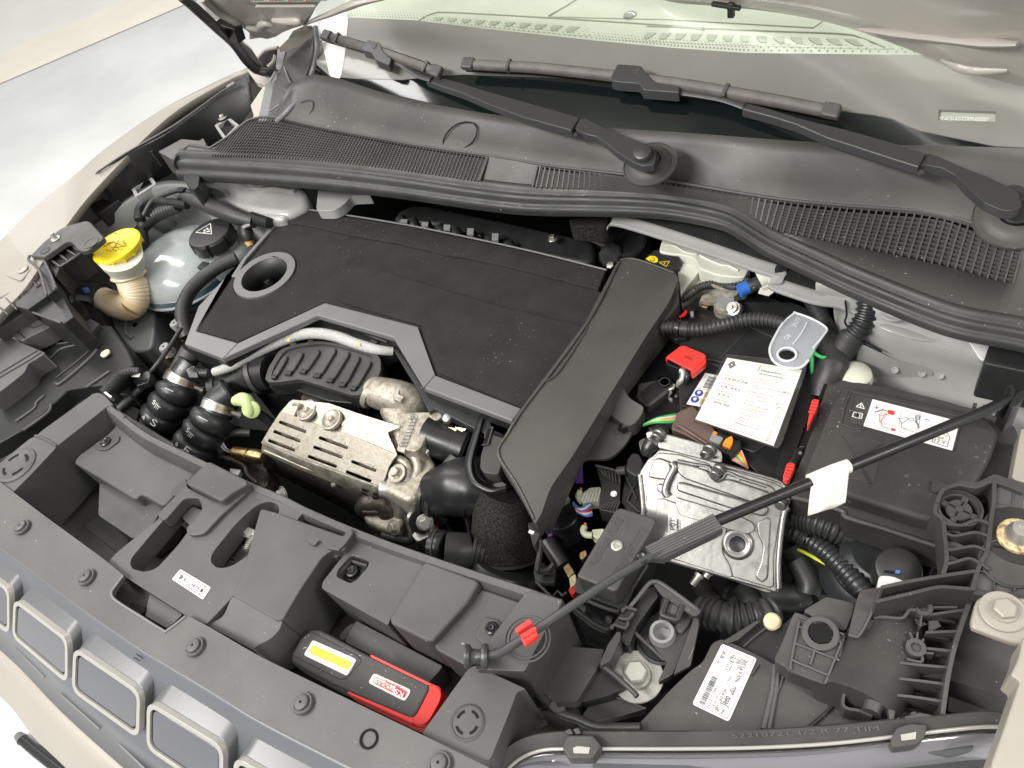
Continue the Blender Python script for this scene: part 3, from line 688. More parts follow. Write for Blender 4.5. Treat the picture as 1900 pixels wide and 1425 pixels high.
# end funnel at the far corner
slab('cowl_end', cw, T('a', 0, "870,835,.05 1000,765,.058 1095,775,.06 1120,760,.06 1135,800,.058 1010,860,.05 1020,895,.05 970,890,.045"), .05, 'cowl_plastic', r=.004, bevel=.002)
slab('cowl_end_cup', cw, T('a', 0, "960,855,.052 1040,795,.061 1090,805,.061 1010,880,.052"), .004, 'deep_black', r=.003, bevel=.001)
slab('cowl_end_skirt', cw, T('a', .035, "1020,895 1060,900 1100,960 1090,1030 1060,1045 1010,990"), .05, 'black_plastic', r=.004, bevel=.002)
tube('vent_rim', cw, [V3(x, ft(x))+Vector((0, .003, .003)) for x in [vLa+.0+(x1-vLa-.02)*i_/60 for i_ in range(61)]], .0022, 'cowl_plastic', 8, raw=True)
for x in (vLb, vRa):
    tube('vent_rim', cw, [V3(x, fb(x))+Vector((0, 0, .001)), V3(x, ft(x))+Vector((0, 0, .001))], .002, 'cowl_plastic', 8, raw=True)
# --- rubber seal
sl = thing('bonnet_seal', 'long black double-lobed rubber seal along the front edge of the scuttle panel', 'seal')
prof = [(.006, -.004), (.004, .002), (.000, .0045), (-.004, .004), (-.0075, .0015), (-.010, -.003), (-.012, -.0055), (-.0155, -.005), (-.019, -.0065), (-.021, -.0105), (-.022, -.015), (-.0235, -.018), (-.027, -.0185), (-.030, -.021), (-.031, -.026), (-.030, -.034), (-.020, -.036), (.004, -.034)]
def ks(x): return 1.2+(.95-1.2)*(x+1.3)/.7 if x < -.6 else (.95+(.76-.95)*(x+.6)/.3 if x < -.3 else .76-.02*(x+.3)/.4)
rows = [[V3(x, fs(x))+Vector((0, dy*ks(x)+.002, dz_*ks(x))) for x in [seal[0].x-.004+(x1-seal[0].x)*i_/160 for i_ in range(161)]] for dy, dz_ in prof]
sheet('seal_lip', sl, rows, 'rubber', 0, smooth=60)
lathe('seal_cap', sl, V3(seal[0].x, fs(seal[0].x))+Vector((-.004, -.014, -.014)), (-1, 0, 0), [(.0, -.004), (.015, -.003), (.015, .003), (0, .004)], 'rubber', 16)
# dark frame below the seal
uc = thing('scuttle_frame', 'dark scuttle frame with a silver painted edge below the rubber seal', 'frame')
XB = [-1.32+1.55*i_/50 for i_ in range(51)]
sheet('bulkhead', uc, [[V3(x, fs(x))+Vector((0, .02, -.025)) for x in XB], [V3(x, fs(x))+Vector((0, .16, -.04)) for x in XB], [V3(x, fs(x))+Vector((0, .18, -.45)) for x in XB]], 'deep_black', .004)
ed = T('f', 0, "795,240,.012 830,215,.014 960,245,.013 1200,320,.01 1500,420,.008 1700,490,.006 1900,560,.003")
ed += T('g', 0, "120,440,.0 330,520,-.004 480,560,-.006 620,580,-.008 760,640,-.012")
e1 = smooth_path(ed, 4)
sheet('painted_edge', uc, [[p+Vector((0, .004, .002)) for p in e1], e1, [p+Vector((0, -.014, .0)) for p in e1], [p+Vector((0, -.016, -.004)) for p in e1]], 'paint_silver', .0015, smooth=30)
sheet('frame_shelf', uc, [[p+Vector((0, .05, .012)) for p in e1], [p+Vector((0, .004, .003)) for p in e1], [p+Vector((0, .004, -.004)) for p in e1]], 'black_plastic', .002)
slab('frame_pad', uc, T('f', .0, "525,220 780,205 770,260 740,275 540,270"), .03, 'felt', r=.006, bevel=.003)

# ================================================================== WIPERS
def wiper(label, cap, arm, rod, conn, blade, blips, capr=.0125, lift=.018):
    w = thing('windscreen_wiper', label, 'wiper', 'windscreen wipers')
    G2 = GP.off(lift)
    k, c0 = cap
    N_ = Vector((0, -.32, .95)).normalized()
    # spindle and cap
    lathe('spindle', w, c0+N_*-.002, N_, [(.015, 0), (.0148, .012), (.013, .013)], 'wiper_black', 24)
    top = T(k, c0.z+.034, "%f,%f" % arm['cap'])[0]
    lathe('nut_cap', w, top-N_*.014, N_, [(capr*.97, 0), (capr, .006), (capr, .013), (capr*.93, .0155), (capr*.7, .0172), (0, .018)], 'wiper_black', 28)
    z1 = c0.z+.016
    hd = T(k, 0, arm['head'])
    slab('arm_head', w, hd, .011, 'wiper_black', r=.004, bevel=.0025, seg=3)
    sd = T(k, 0, arm['main'])
    slab('arm', w, sd, .012, 'wiper_black', bevel=.0018, seg=3)
    lathe('hinge_pin', w, T(k, 0, arm['pin'])[0], (0, -1, 0), [(.004, 0), (.004, .003), (.0015, .004), (0, .004)], 'wiper_black', 16)
    R_ = T(rod[0], G2, rod[1]); tube('arm_rod', w, R_, rod[2], 'wiper_black', 8, flat=.45)
    slab('connector', w, T(conn[0], GP.off(lift+.012), conn[1]), .014, 'wiper_black', r=.003, bevel=.002)
    slab('connector_button', w, T(conn[0], GP.off(lift+.0128), conn[2]), .002, 'plastic', r=.001, bevel=.0005)
    B_ = T('p', GP.off(lift+.004), blade)
    Q = smooth_path(B_, 8); n_ = len(Q); sv = Vector((0, -.28, .1))
    def ax(i_):
        t = (Q[min(i_+1, n_-1)]-Q[max(0, i_-1)]).normalized(); s = t.cross(GP.n).normalized(); return s if s.y > 0 else -s
    hw = .0085
    r0 = [q-ax(i_)*hw for i_, q in enumerate(Q)]; r1 = [q-ax(i_)*hw*.3+GP.n*.006 for i_, q in enumerate(Q)]; r2 = [q+ax(i_)*hw*.6+GP.n*.0065 for i_, q in enumerate(Q)]; r3 = [q+ax(i_)*hw+GP.n*.002 for i_, q in enumerate(Q)]
    r4 = [q-GP.n*.008 for q in Q]
    sheet('blade_spoiler', w, [r0, r1, r2, r3], 'wiper_rubber', .002, smooth=50)
    sheet('blade_rubber', w, [[q-ax(i_)*.002+GP.n*.001 for i_, q in enumerate(Q)], [q-ax(i_)*.005-GP.n*.009 for i_, q in enumerate(Q)]], 'deep_black', .002)
    for end in (0, -1):
        s_ = 1 if end == 0 else -1; q = Q[end]; t = (Q[3]-Q[0]).normalized() if end == 0 else (Q[-4]-Q[-1]).normalized(); x_ = ax(0)
        box('blade_end', w, q+t*.008+GP.n*.003, t*.011, x_*hw*1.12, GP.n*.0055, 'plastic_pale', bevel=.003)
    for f_ in blips:
        i_ = int(f_*(n_-1)); t = (Q[min(i_+1, n_-1)]-Q[i_-1]).normalized()
        box('blade_clip', w, Q[i_]+GP.n*.003, t*.0025, ax(i_)*hw*1.1, GP.n*.0053, 'plastic_pale', bevel=.0005)
    return w
wiper('left windscreen wiper, its short blade ending near the far corner of the glass', ('b', spL),
  dict(cap=(1757, 838), head="1400,655,.155 1445,650,.157 1500,680,.157 1560,705,.155 1700,762,.155 1800,800,.157 1835,850,.155 1825,905,.15 1760,915,.15 1700,890,.15 1620,840,.15 1560,790,.15 1500,750,.15 1450,740,.152 1385,710,.152",
       main="1410,645,.158 1366,718,.154 1100,645,.155 900,570,.156 760,510,.157 650,475,.158 560,440,.16 590,410,.162 680,435,.162 760,455,.162 900,500,.161 1150,570,.16", pin="1395,742,.150"),
  ('b', "600,435 540,418 480,385 430,350 360,335", .008),
  ('b', "215,255 240,218 310,232 325,280 375,325 360,360 290,330 265,290 215,275", "275,250 292,240 288,262 270,268"),
  "603,67 640,77 700,95 760,115 818,137", (.19, .9))
wiper('right windscreen wiper, its long blade lying across the middle of the glass', ('c', spR),
  dict(cap=(1848, 978), head="1400,775,.152 1440,775,.155 1500,800,.155 1600,845,.155 1720,890,.155 1800,930,.157 1870,960,.155 1890,1040,.15 1850,1060,.15 1790,1060,.148 1700,1020,.15 1620,950,.15 1560,885,.15 1490,845,.152 1400,830,.152 1372,838,.152",
       main="1408,768,.158 1370,842,.154 1130,765,.155 900,690,.156 750,625,.157 640,590,.158 480,548,.16 490,512,.162 600,540,.162 760,590,.161 1000,650,.16 1250,720,.16", pin="1385,868,.150"),
  ('c', "500,530 400,495 300,475 140,450 40,425", .0095),
  ('b', "1585,420 1620,352 1750,362 1800,425 1830,455 1960,475 1960,510 1760,495 1740,460 1610,450 1585,440", "1715,380 1745,378 1740,402 1712,402"),
  "863,120 920,123 1000,127 1140,142 1260,157 1360,174 1460,192 1555,211", (.2, .70))
# ================================================================== ENGINE COVER
ZE = -.045
ec = thing('engine_cover', 'black foam-topped engine cover with grey trim and a round grey ring over the oil cap', 'engine cover')
rc = T1('e', ZE, 307, 574)
rx = (T1('e', ZE, 487, 560)-T1('e', ZE, 127, 588)).length/2
rin = rx*.74
def cpts(r, n=40, dz=0): return [rc+Vector((r*math.cos(a*2*math.pi/n), r*math.sin(a*2*math.pi/n), dz)) for a in range(n)]
# skirt / lower shell
slab('cover_shell', ec, T('p', ZE-.006, "523,405 448,484 370,568 343,640 413,664 589,586 729,627 784,719 860,750 950,782 1010,700 1090,580 1124,502 960,461 735,416 565,389"), .04, 'black_plastic', r=.004, bevel=.003, holes=[cpts(rin, 40, -.006)])
# grey trim
trimP = T('p', ZE, "500,414 470,452 449,484 400,556 372,585 343,640 413,665 504,624 589,585 730,626 784,720 870,752 950,782 968,757 807,695 775,606 603,561 441,635 363,613 427,513 436,500 524,411")
trim_out = T('p', ZE, "524,408 507,412 449,484 398,552 343,640 413,665 589,585 730,626 786,719 950,781 968,757 960,752 807,695 790,655 774,605 603,561 441,636 363,613 427,513 441,514")
ringo = cpts(rx, 48)
slab('trim_left', ec, T('p', ZE, "510,410 448,482 368,568 342,638 413,665 441,636 364,614 421,512 441,514 449,494 457,480 517,412"), .012, 'trim_grey', bevel=.0018)
slab('trim_front', ec, T('p', ZE, "413,665 589,585 730,626 786,719 950,781 968,757 807,695 774,605 603,561 441,636"), .012, 'trim_grey', bevel=.0025)
slab('cap_ring', ec, [p+Vector((0, 0, .0008)) for p in ringo], .016, 'trim_grey', bevel=.0018, holes=[[p+Vector((0, 0, .0008)) for p in cpts(rin, 48)]], label='round grey ring')
bm = bmesh.new(); tw = [bm.verts.new(p) for p in cpts(rin, 40, -.001)]; bw = [bm.verts.new(p) for p in cpts(rin*.93, 40, -.06)]
for a in range(40): bm.faces.new((tw[a], tw[(a+1) % 40], bw[(a+1) % 40], bw[a]))
o_ = fin(bm, 'ring_wall', 'black_plastic', ec); sm = o_.modifiers.new('t', 'SOLIDIFY'); sm.thickness = .003; sm.offset = 1
# chamfered inner slope of the front trim (paler facet by its own tilt)
slab('trim_facet', ec, T('p', ZE+.0015, "752,607 775,606 807,695 786,719 730,626"), .006, 'trim_grey', bevel=.001)
# foam
foam = T('p', ZE-.0025, "519,413 577,420 651,437 739,452 827,472 862,478 960,500 1106,540 1030,660 966,756 807,694 775,606 603,561 441,635 363,613 427,514 436,512")
def ringhole(r): return cpts(r, 40, -.0025)
fp = T('p', ZE-.0025, "517,412 577,420 651,437 739,452 827,472 862,478 960,500 1130,545 1065,670 1000,768 967,756 807,694 775,606 603,561 441,634 365,613 423,513")
hole = ringhole(rx*.98)
# keep the foam outline clear of the ring: cut the outline along the ring arc
ang = lambda p: math.atan2(p.y-rc.y, p.x-rc.x)
pa, pb = T1('p', ZE-.0025, 440, 515), T1('p', ZE-.0025, 456, 478)
a0, a1 = ang(pa), ang(pb)
if a1 > a0: a1 -= 2*math.pi
arc = []
# walk the long way round the ring from pa to pb
da = (a1-a0); da = da if abs(da) > math.pi else (da+2*math.pi if da < 0 else da-2*math.pi)
for i_ in range(41):
    a = a0+da*i_/40; arc.append(rc+Vector((rx*1.02*math.cos(a), rx*1.02*math.sin(a), -.0025)))
slab('foam_pad', ec, fp+arc, .008, 'foam', bevel=.002)
slab('foam_step', ec, T('p', ZE+.003, "712,503 900,560 1068,601 1095,612 1060,670 1000,768 966,754 812,690 782,603 640,562 628,557"), .005, 'foam', bevel=.0012)
slab('foam_rear', ec, T('p', ZE+.0035, "527,411 565,390 747,418 960,462 1124,502 1110,537 960,498 862,477 827,472 739,451 651,436 577,419"), .02, 'foam', bevel=.002)
for s_ in ("550,420 577,420 651,437 645,446 560,432", "712,446 827,473 820,481 716,462", "905,487 960,501 1030,520 1020,528 900,500"):
    slab('foam_notch', ec, T('p', ZE-.0018, s_), .004, 'foam', bevel=.0006)
tube('rear_edge', ec, T('p', ZE+.002, "566,388 747,416 960,460 1126,501"), .0018, 'trim_grey', 8)
slab('edge_stub', ec, T('p', ZE, "508,408 520,402 530,405 524,413"), .01, 'trim_grey', bevel=.001)
tube('rear_edge', ec, T('p', ZE+.003, "565,389 528,411 520,414"), .0015, 'black_plastic', 8)
# front recess lip and seam
tube('seam', ec, T('e', ZE-.02, "400,965 440,930 615,860 800,900 1080,1000"), .0016, 'plastic', 8)
slab('skirt_bay', ec, T('e', ZE-.03, "400,980 430,935 615,862 1060,990 1120,1040 1040,1080 700,920 560,925"), .03, 'black_plastic', bevel=.001)
for x, y in ((500, 945), (830, 955), (1000, 1000)): box('skirt_clip', ec, T1('e', ZE-.026, x, y), Vector((.006, 0, -.001)), Vector((0, .002, 0)), Vector((0, 0, .002)), 'plastic', bevel=.0005)
slab('skirt_wall', ec, T('e', ZE-.03, "1110,1035 1150,1040 1310,1290 1370,1310 1900,1500 1900,1640 1700,1580 1380,1420 1340,1440 1290,1330"), .018, 'black_plastic', bevel=.002)
# oil filler cap down inside the ring
oc = thing('oil_filler_cap', 'black oil filler cap with a yellow oil can symbol, down inside the grey ring', 'oil cap')
cc = T1('e', ZE-.045, 300, 620)
lathe('cap_disc', oc, cc, (0, 0, 1), [(.020, -.014), (.020, -.003), (.0185, 0), (.0, .0005)], 'black_plastic', 24)
box('cap_grip', oc, cc+Vector((0, -.002, .002)), Vector((.017, .004, 0)), Vector((-.001, .005, 0)), Vector((0, 0, .004)), 'plastic', bevel=.002)
fr = frame(T('e', ZE-.044, "270,595 345,600 345,630 270,625"), 0)
bm = bmesh.new()
for q in ([(.1, .45), (.55, .35), (.7, .6), (.6, .95), (.15, .95)], [(.65, .55), (1, .2), (.97, .35), (.72, .8)], [(.2, .35), (.45, .3), (.45, .38), (.2, .43)], [(0, .2), (.12, .5), (.1, .75), (.0, .5)]):
    bm.faces.new([bm.verts.new(fr(u, v)+Vector((0, 0, .0075))) for u, v in q])
fin(bm, 'oil_symbol', 'yellow', oc, smooth=0)

# ================================================================== INTAKE DUCT
du = thing('intake_duct', 'smooth charcoal air intake duct running front to back beside the engine cover', 'air duct')
ZD = -.025
oute = T('p', 0, "1172,476,-.022 1252,503,-.022 1259,518,-.025 1242,560,-.026 1200,622,-.026 1110,768,-.032 1060,850,-.045 1021,905,-.06 1004,955,-.07 993,972,-.072 958,905,-.062 918,842,-.045 936,808,-.038 965,760,-.03 1085,600,-.022 1147,482,-.022")
slab('duct_top', du, oute, .035, 'duct_grey', r=[.012, .006, .004, .01, .01, .01, .01, .01, .004, .003, .01, .010, .006, .01, .01, .012], bevel=.004, seg=4, n=5)
cen = sum(oute, Vector())/len(oute)
inn = T('p', 0, "1173,483,-.0212 1226,502,-.0212 1238,522,-.024 1180,612,-.0255 1080,762,-.0315 1045,838,-.0435 1008,892,-.056 994,948,-.068 962,898,-.0605 928,842,-.0445 946,806,-.0375 975,760,-.0295 1094,602,-.0212 1152,488,-.0212")
tube('edge_line', du, smooth_path(T('p', 0, "1250,506,-.021 1200,487,-.0212 1172,480,-.0212 1155,482,-.0212 1147,492,-.0212 1090,600,-.0212 970,760,-.0292 942,805,-.037 925,842,-.0443 962,903,-.0605 991,963,-.070"), 6), .0016, 'duct_grey', 8, raw=True)
tube('face_crease', du, T('f', 0, "640,870,-.0222 632,935,-.0225 455,1195,-.0255 350,1250,-.026"), .0012, 'plastic', 6)
side = T('p', 0, "1258,520,-.035 1266,590,-.05 1197,660,-.06 1150,735,-.065 1075,855,-.08 1024,945,-.09 1008,985,-.09 1000,965,-.08 1021,905,-.07 1106,760,-.045")
slab('duct_body', du, T('p', 0, "1254,515,-.03 1262,560,-.04 1200,640,-.045 1120,745,-.05 1070,830,-.065 1030,915,-.078 1006,968,-.085 960,900,-.075 930,850,-.065 1000,740,-.05 1110,600,-.04 1170,500,-.035"), .045, 'duct_grey', r=.01, bevel=.006, seg=3)
slab('side_bracket', du, T('C', 0, "1345,40,-.05 1390,140,-.06 1500,205,-.062 1492,250,-.065 1445,320,-.07 1385,350,-.075 1240,255,-.07 1270,140,-.055"), .025, 'duct_grey', r=.01, bevel=.003, seg=3)
slab('side_flap', du, T('C', 0, "1250,255,-.08 1440,320,-.085 1400,430,-.09 1330,520,-.095 1250,575,-.1 1110,572,-.1 1040,590,-.1 1030,560,-.095 1100,440,-.09"), .006, 'duct_grey', r=.01, bevel=.001, n=5)
slab('clip_slot', du, T('C', -.079, "1345,295 1400,330 1360,395 1315,365"), .0025, 'deep_black', bevel=0)
box('slot_catch', du, T1('C', -.078, 1365, 335), Vector((.002, .002, 0)), Vector((-.001, .005, 0)), Vector((0, 0, .002)), 'plastic', bevel=.0005)
box('clip_end', du, T1('C', -.083, 1290, 820), Vector((.0018, 0, 0)), Vector((0, .003, 0)), Vector((0, 0, .001)), 'white', bevel=0)
slab('duct_tip', du, T('q', 0, "1500,200,-.085 1560,190,-.085 1590,280,-.10 1560,350,-.1 1545,380,-.1 1520,290,-.09"), .02, 'duct_grey', r=.003, bevel=.001)
box('tip_clip', du, T1('q', -.083, 1528, 268), Vector((.0035, 0, 0)), Vector((0, .002, 0)), Vector((0, 0, .0015)), 'white', bevel=.0005)
st_ = thing('duct_stay', 'black forked plastic stay under the front tip of the intake duct', 'bracket')
for s_ in ("1590,320,-.10 1545,540,-.14 1575,555,-.14 1605,330,-.10", "1600,330,-.10 1710,480,-.14 1690,500,-.14 1590,345,-.10", "1545,540,-.14 1600,560,-.145 1660,545,-.145 1710,480,-.14 1690,475,-.14 1640,530,-.145 1590,540,-.145"):
    slab('stay_arm', st_, T('q', 0, s_), .012, 'plastic', r=.002, bevel=.001)
slab('stay_plate', st_, T('q', -.16, "1540,545 1710,500 1700,640 1560,640"), .01, 'black_plastic', r=.003, bevel=.001)
slab('stay_slot', st_, T('q', -.159, "1575,500 1610,490 1645,520 1620,550"), .004, 'deep_black', bevel=0)
tube('stay_spring', st_, T('q', -.155, "1560,630 1680,745 1720,700 1760,735 1785,710"), .0018, 'plastic', 6, samp=1)

# ================================================================== COOLANT TANK
ct_ = thing('coolant_tank', 'translucent round coolant tank with a large black ribbed screw cap', 'coolant tank')
tc_ = T1('d', -.115, 1170, 590)
rt = (T1('d', -.115, 1440, 590)-T1('d', -.115, 905, 590)).length/2
lathe('tank_top', ct_, tc_, (0, 0, 1), [(rt, -.012), (rt*1.0, 0), (rt*.96, .016), (rt*.86, .031), (rt*.68, .044), (rt*.42, .053), (rt*.2, .056), (0, .057)], 'tank_clear', 40)
lathe('seam_flange', ct_, tc_+Vector((0, 0, -.012)), (0, 0, 1), [(rt*.98, -.002), (rt*1.05, -.002), (rt*1.05, .001), (rt*.98, .0015)], 'tank_clear', 40)
lathe('tank_bottom', ct_, tc_+Vector((0, 0, -.014)), (0, 0, 1), [(0, -.06), (rt*.5, -.055), (rt*.85, -.035), (rt*.97, -.01), (rt*.98, 0)], 'fluid_blue', 40)
lathe('fluid', ct_, tc_+Vector((0, 0, -.009)), (0, 0, 1), [(rt*1.012, -.002), (rt*1.012, .003), (rt*1.0, .0095), (rt*.97, .012)], 'fluid_blue', 40)
cp = T1('d', -.045, 1315, 375); rcp = (T1('d', -.045, 1425, 375)-T1('d', -.045, 1195, 375)).length/2
lathe('tank_neck', ct_, cp+Vector((0, 0, -.055)), (0, 0, 1), [(rcp*1.35, -.02), (rcp*1.3, 0), (rcp*1.1, .012), (rcp*.9, .016), (rcp*.9, .03)], 'tank_clear', 32)
bm = bmesh.new(); seg = 96; rr_ = []
for (r, h) in [(rcp*.96, -.030), (rcp*1.02, -.027), (rcp, -.006), (rcp*.93, -.001), (rcp*.80, .0)]:
    row = []
    for a in range(seg):
        an = 2*math.pi*a/seg; w_ = abs(math.sin(an*3.5)); k = 1-.09*(1 if w_ < .22 else 0) if h < -.003 else 1
        row.append(bm.verts.new(cp+Vector((r*k*math.cos(an), r*k*math.sin(an), h))))
    rr_.append(row)
for A_, B_ in zip(rr_, rr_[1:]):
    for a in range(seg): bm.faces.new((A_[a], A_[(a+1) % seg], B_[(a+1) % seg], B_[a]))
bm.faces.new(rr_[-1]); fin(bm, 'cap', 'black_plastic', ct_, smooth=30, label='black ribbed screw cap with white warning triangle')
tri = T('d', cp.z+.0003, "1232,378 1325,322 1332,388")
strip(ct_, tri, .0016, 'white', name='warning_triangle', closed=True)
fr = frame(T('d', cp.z+.0003, "1262,345 1325,340 1328,385 1262,385"), 0)
bm = bmesh.new()
for q in ([(.3, .55), (.45, .4), (.55, .5), (.4, .7)], [(.6, .2), (.72, .15), (.75, .5), (.65, .5)], [(.55, .7), (.9, .6), (.92, .75), (.6, .82)], [(.25, .78), (.5, .75), (.5, .85), (.28, .88)], [(.8, .3), (.88, .35), (.85, .55), (.78, .5)]):
    bm.faces.new([bm.verts.new(fr(u, v)+Vector((0, 0, .0005))) for u, v in q])
fin(bm, 'warning_symbol', 'white', ct_, smooth=0)
for s_ in ("1150,500,-.066 1260,560,-.08 1350,610,-.1", "1180,480,-.066 1290,540,-.08 1370,600,-.1", "1210,470,-.066 1310,520,-.08"):
    tube('tank_rib', ct_, T('d', 0, s_), .0028, 'tank_clear', 8)
slab('level_mark', ct_, T('d', -.105, "1020,640 1100,670 1095,690 1015,660"), .0008, 'tank_white', bevel=0)
box('hose_tail', ct_, T1('d', -.085, 1290, 600), Vector((.010, .0, 0)), Vector((0, .009, 0)), Vector((0, 0, .008)), 'gloss_black', bevel=.002)

# ================================================================== WASHER FILLER
wf = thing('washer_filler', 'yellow-capped washer fluid filler on a bent cream neck beside the far headlamp', 'filler neck')
wc = T1('h', .0, 1130, 285); rw_ = (T1('h', 0, 1335, 262)-T1('h', 0, 925, 318)).length/2
wa = Vector((0, -.02, 1)).normalized()
lathe('filler_cap', wf, wc, wa, [(rw_*.92, -.016), (rw_*.97, -.012), (rw_*.97, -.008), (rw_*1.03, -.007), (rw_*1.03, -.002), (rw_*.98, 0), (rw_*.9, .0004), (rw_*.84, -.0006), (0, -.0002)], 'yellow', 44, kn=0)
for a in range(14):
    an = 2*math.pi*a/14; box('cap_tooth', wf, wc+Vector((rw_*.98*math.cos(an), rw_*.98*math.sin(an), -.011)), Vector((.002*math.cos(an), .002*math.sin(an), 0)), Vector((-.0018*math.sin(an), .0018*math.cos(an), 0)), Vector((0, 0, .005)), 'yellow', bevel=.0004)
slab('cap_latch', wf, T('h', -.010, "1000,410 1090,440 1190,370 1200,390 1150,440 1110,462 1020,450"), .006, 'yellow', bevel=.001)
for x in (1145, 1205): lathe('cap_loop', wf, T1('h', -.002, x, 172), (0, .2, 1), [(.0045, 0), (.005, .002), (.003, .003), (.002, .001)], 'yellow', 16)
Zc = wc.z-.0
fs_ = [Pl(wc+wa*.0004, wa)]
for s_ in ("1015,305 1110,255 1185,285 1232,295 1205,250 1225,265", "1015,305 1070,262 1105,262", "1095,315 1225,298", "1110,250 1145,290 1125,305", "1165,245 1120,305", "1215,245 1240,290"):
    tube('cap_symbol', wf, T('h', fs_[0], s_), .0007, 'yellow_dark', 6, samp=1)
for x, y in ((1045, 330), (1075, 338), (1105, 328), (1130, 335), (1155, 320), (1185, 322)):
    tube('cap_symbol', wf, T('h', fs_[0], "%d,%d %d,%d" % (x, y, x+12, y+10)), .0008, 'yellow_dark', 6, samp=1)
N1 = T('h', 0, "1180,400,-.012 1215,470,-.03 1245,560,-.05")
tube('neck_collar', wf, N1, [rw_*.86, rw_*.80, rw_*.62], 'tank_white', 24)
tube('neck_ring', wf, T('h', 0, "1250,570,-.052 1262,600,-.058"), [rw_*.66, rw_*.70, rw_*.64], 'neck', 24)
tube('neck_bellows', wf, T('h', 0, "1262,600,-.058 1300,680,-.072 1325,760,-.085 1318,830,-.095 1280,880,-.10"), [rw_*.56, rw_*.60, rw_*.60, rw_*.60], 'neck', 26, rib=.0045, depth=.035)
tube('neck_elbow', wf, T('h', 0, "1290,870,-.099 1235,895,-.102 1150,880,-.104 1070,845,-.104 960,800,-.104 900,780,-.104"), [rw_*.585, rw_*.55, rw_*.52, rw_*.52], 'neck', 26)
slab('neck_tag', wf, T('h', -.045, "1040,500 1150,530 1175,600 1100,590 1040,550"), .012, 'black_plastic', r=.003, bevel=.002)
fc = thing('filler_clamp', 'black round clamp collar joining the washer neck to the headlamp bracket', 'clamp')
cc2 = T('h', 0, "995,850,-.10 830,770,-.10 740,800,-.10")
tube('clamp_ring', fc, T('h', -.098, "985,800 870,790 780,800"), [.027, .028, .027], 'gloss_black', 28)
tube('clamp_lip', fc, T('h', -.098, "1010,802 985,800"), .029, 'black_plastic', 28)
tube('clamp_lip', fc, T('h', -.098, "830,793 812,795"), .0288, 'black_plastic', 28)
slab('clamp_window', fc, T('h', -.066, "800,710 860,700 880,740 830,755"), .003, 'blue_wire', bevel=.0005)
tube('clamp_tail', fc, T('h', 0, "850,900,-.1 960,960,-.11 1040,1060,-.12"), [.012, .010, .008], 'black_plastic', 12)

# ================================================================== FAR HEADLAMP HOUSING
hl = thing('far_headlamp_housing', 'black ribbed plastic headlamp carrier at the left edge, below the far fender', 'headlamp carrier')
def H(name, k, z, s, h, m='black_plastic', **kw):
    kw.setdefault('bevel', .0015); return slab(name, hl, T(k, z, s), h, m, **kw)
H('housing_body', 'p', -.10, "-40,590 60,560 150,505 178,540 190,590 215,640 245,735 205,728 180,728 40,830 -40,880", .2)
H('carrier_top', 'h', 0.04, "290,395 420,260 590,125 700,82 845,45 885,62 1000,190 1015,205 990,240 870,330 810,350 760,335 700,262 655,250 430,405", .012, 'plastic', r=.006, bevel=.003)
H('carrier_web', 'h', 0.02, "430,410 655,255 770,335 815,352 700,430 590,500 540,600 470,500", .05)
for s_ in ("455,400 590,500", "540,345 665,445", "600,300 745,390", "655,255 760,335 815,348"):
    tube('carrier_rib', hl, T('h', 0.023, s_), .0022, 'plastic_pale', 8, samp=2)
tube('carrier_edge', hl, T('h', 0.024, "590,500 700,430 820,350 920,320 990,240 975,200 860,90"), .002, 'plastic_pale', 8)
tube('carrier_edge', hl, T('h', 0.04, "290,395 285,440 385,540 460,780"), .0026, 'plastic_pale', 8)
tube('carrier_edge', hl, T('h', 0.032, "300,395 425,425 550,715"), .0026, 'plastic_pale', 8, samp=2)
H('carrier_arm', 'h', 0.028, "285,440 420,430 550,715 465,785 400,600", .04)
tube('carrier_edge', hl, T('h', 0.01, "550,715 465,780 285,925 300,940 600,1050"), .0022, 'plastic_pale', 8, samp=2)
H('carrier_box', 'h', 0.008, "550,718 290,928 600,1050 620,1060 720,990 620,800 ", .08)
H('long_arm', 'h', 0.02, "330,470 410,560 460,785 270,920 150,890 130,750 210,640", .03)
tube('carrier_edge', hl, T('h', 0.022, "-60,840 130,745 210,640 330,480"), .0022, 'plastic_pale', 8, samp=2)
for s_ in ("285,600 365,690", "205,680 250,735 185,800 130,755", "60,810 165,920", "0,900 80,970"):
    tube('carrier_rib', hl, T('h', 0.022, s_), .0016, 'plastic_pale', 8, samp=1)
for x, y in ((375, 685), (145, 805)): lathe('screw_boss', hl, T1('h', 0.02, x, y), (0, 0, 1), [(.005, 0), (.005, .003), (.003, .003), (.003, -.004), (0, -.004)], 'plastic_pale', 20)
H('arm_floor', 'h', -0.005, "-80,820 130,750 280,930 100,1040 -80,1130", .03, 'plastic')
bolt(hl, T1('h', 0.041, 545, 225), .0045, 'zinc', name='carrier_stud', washer=2.0, h=.011)
lathe('carrier_socket', hl, T1('h', 0.038, 895, 275), (0, 0, 1), [(.016, 0), (.016, .003), (.012, .003), (.010, -.001), (.004, .0), (0, .002)], 'plastic', 24)
lathe('carrier_dimple', hl, T1('h', 0.041, 440, 340), (0, 0, 1), [(.010, 0), (.007, .0008), (0, .0008)], 'black_plastic', 24)
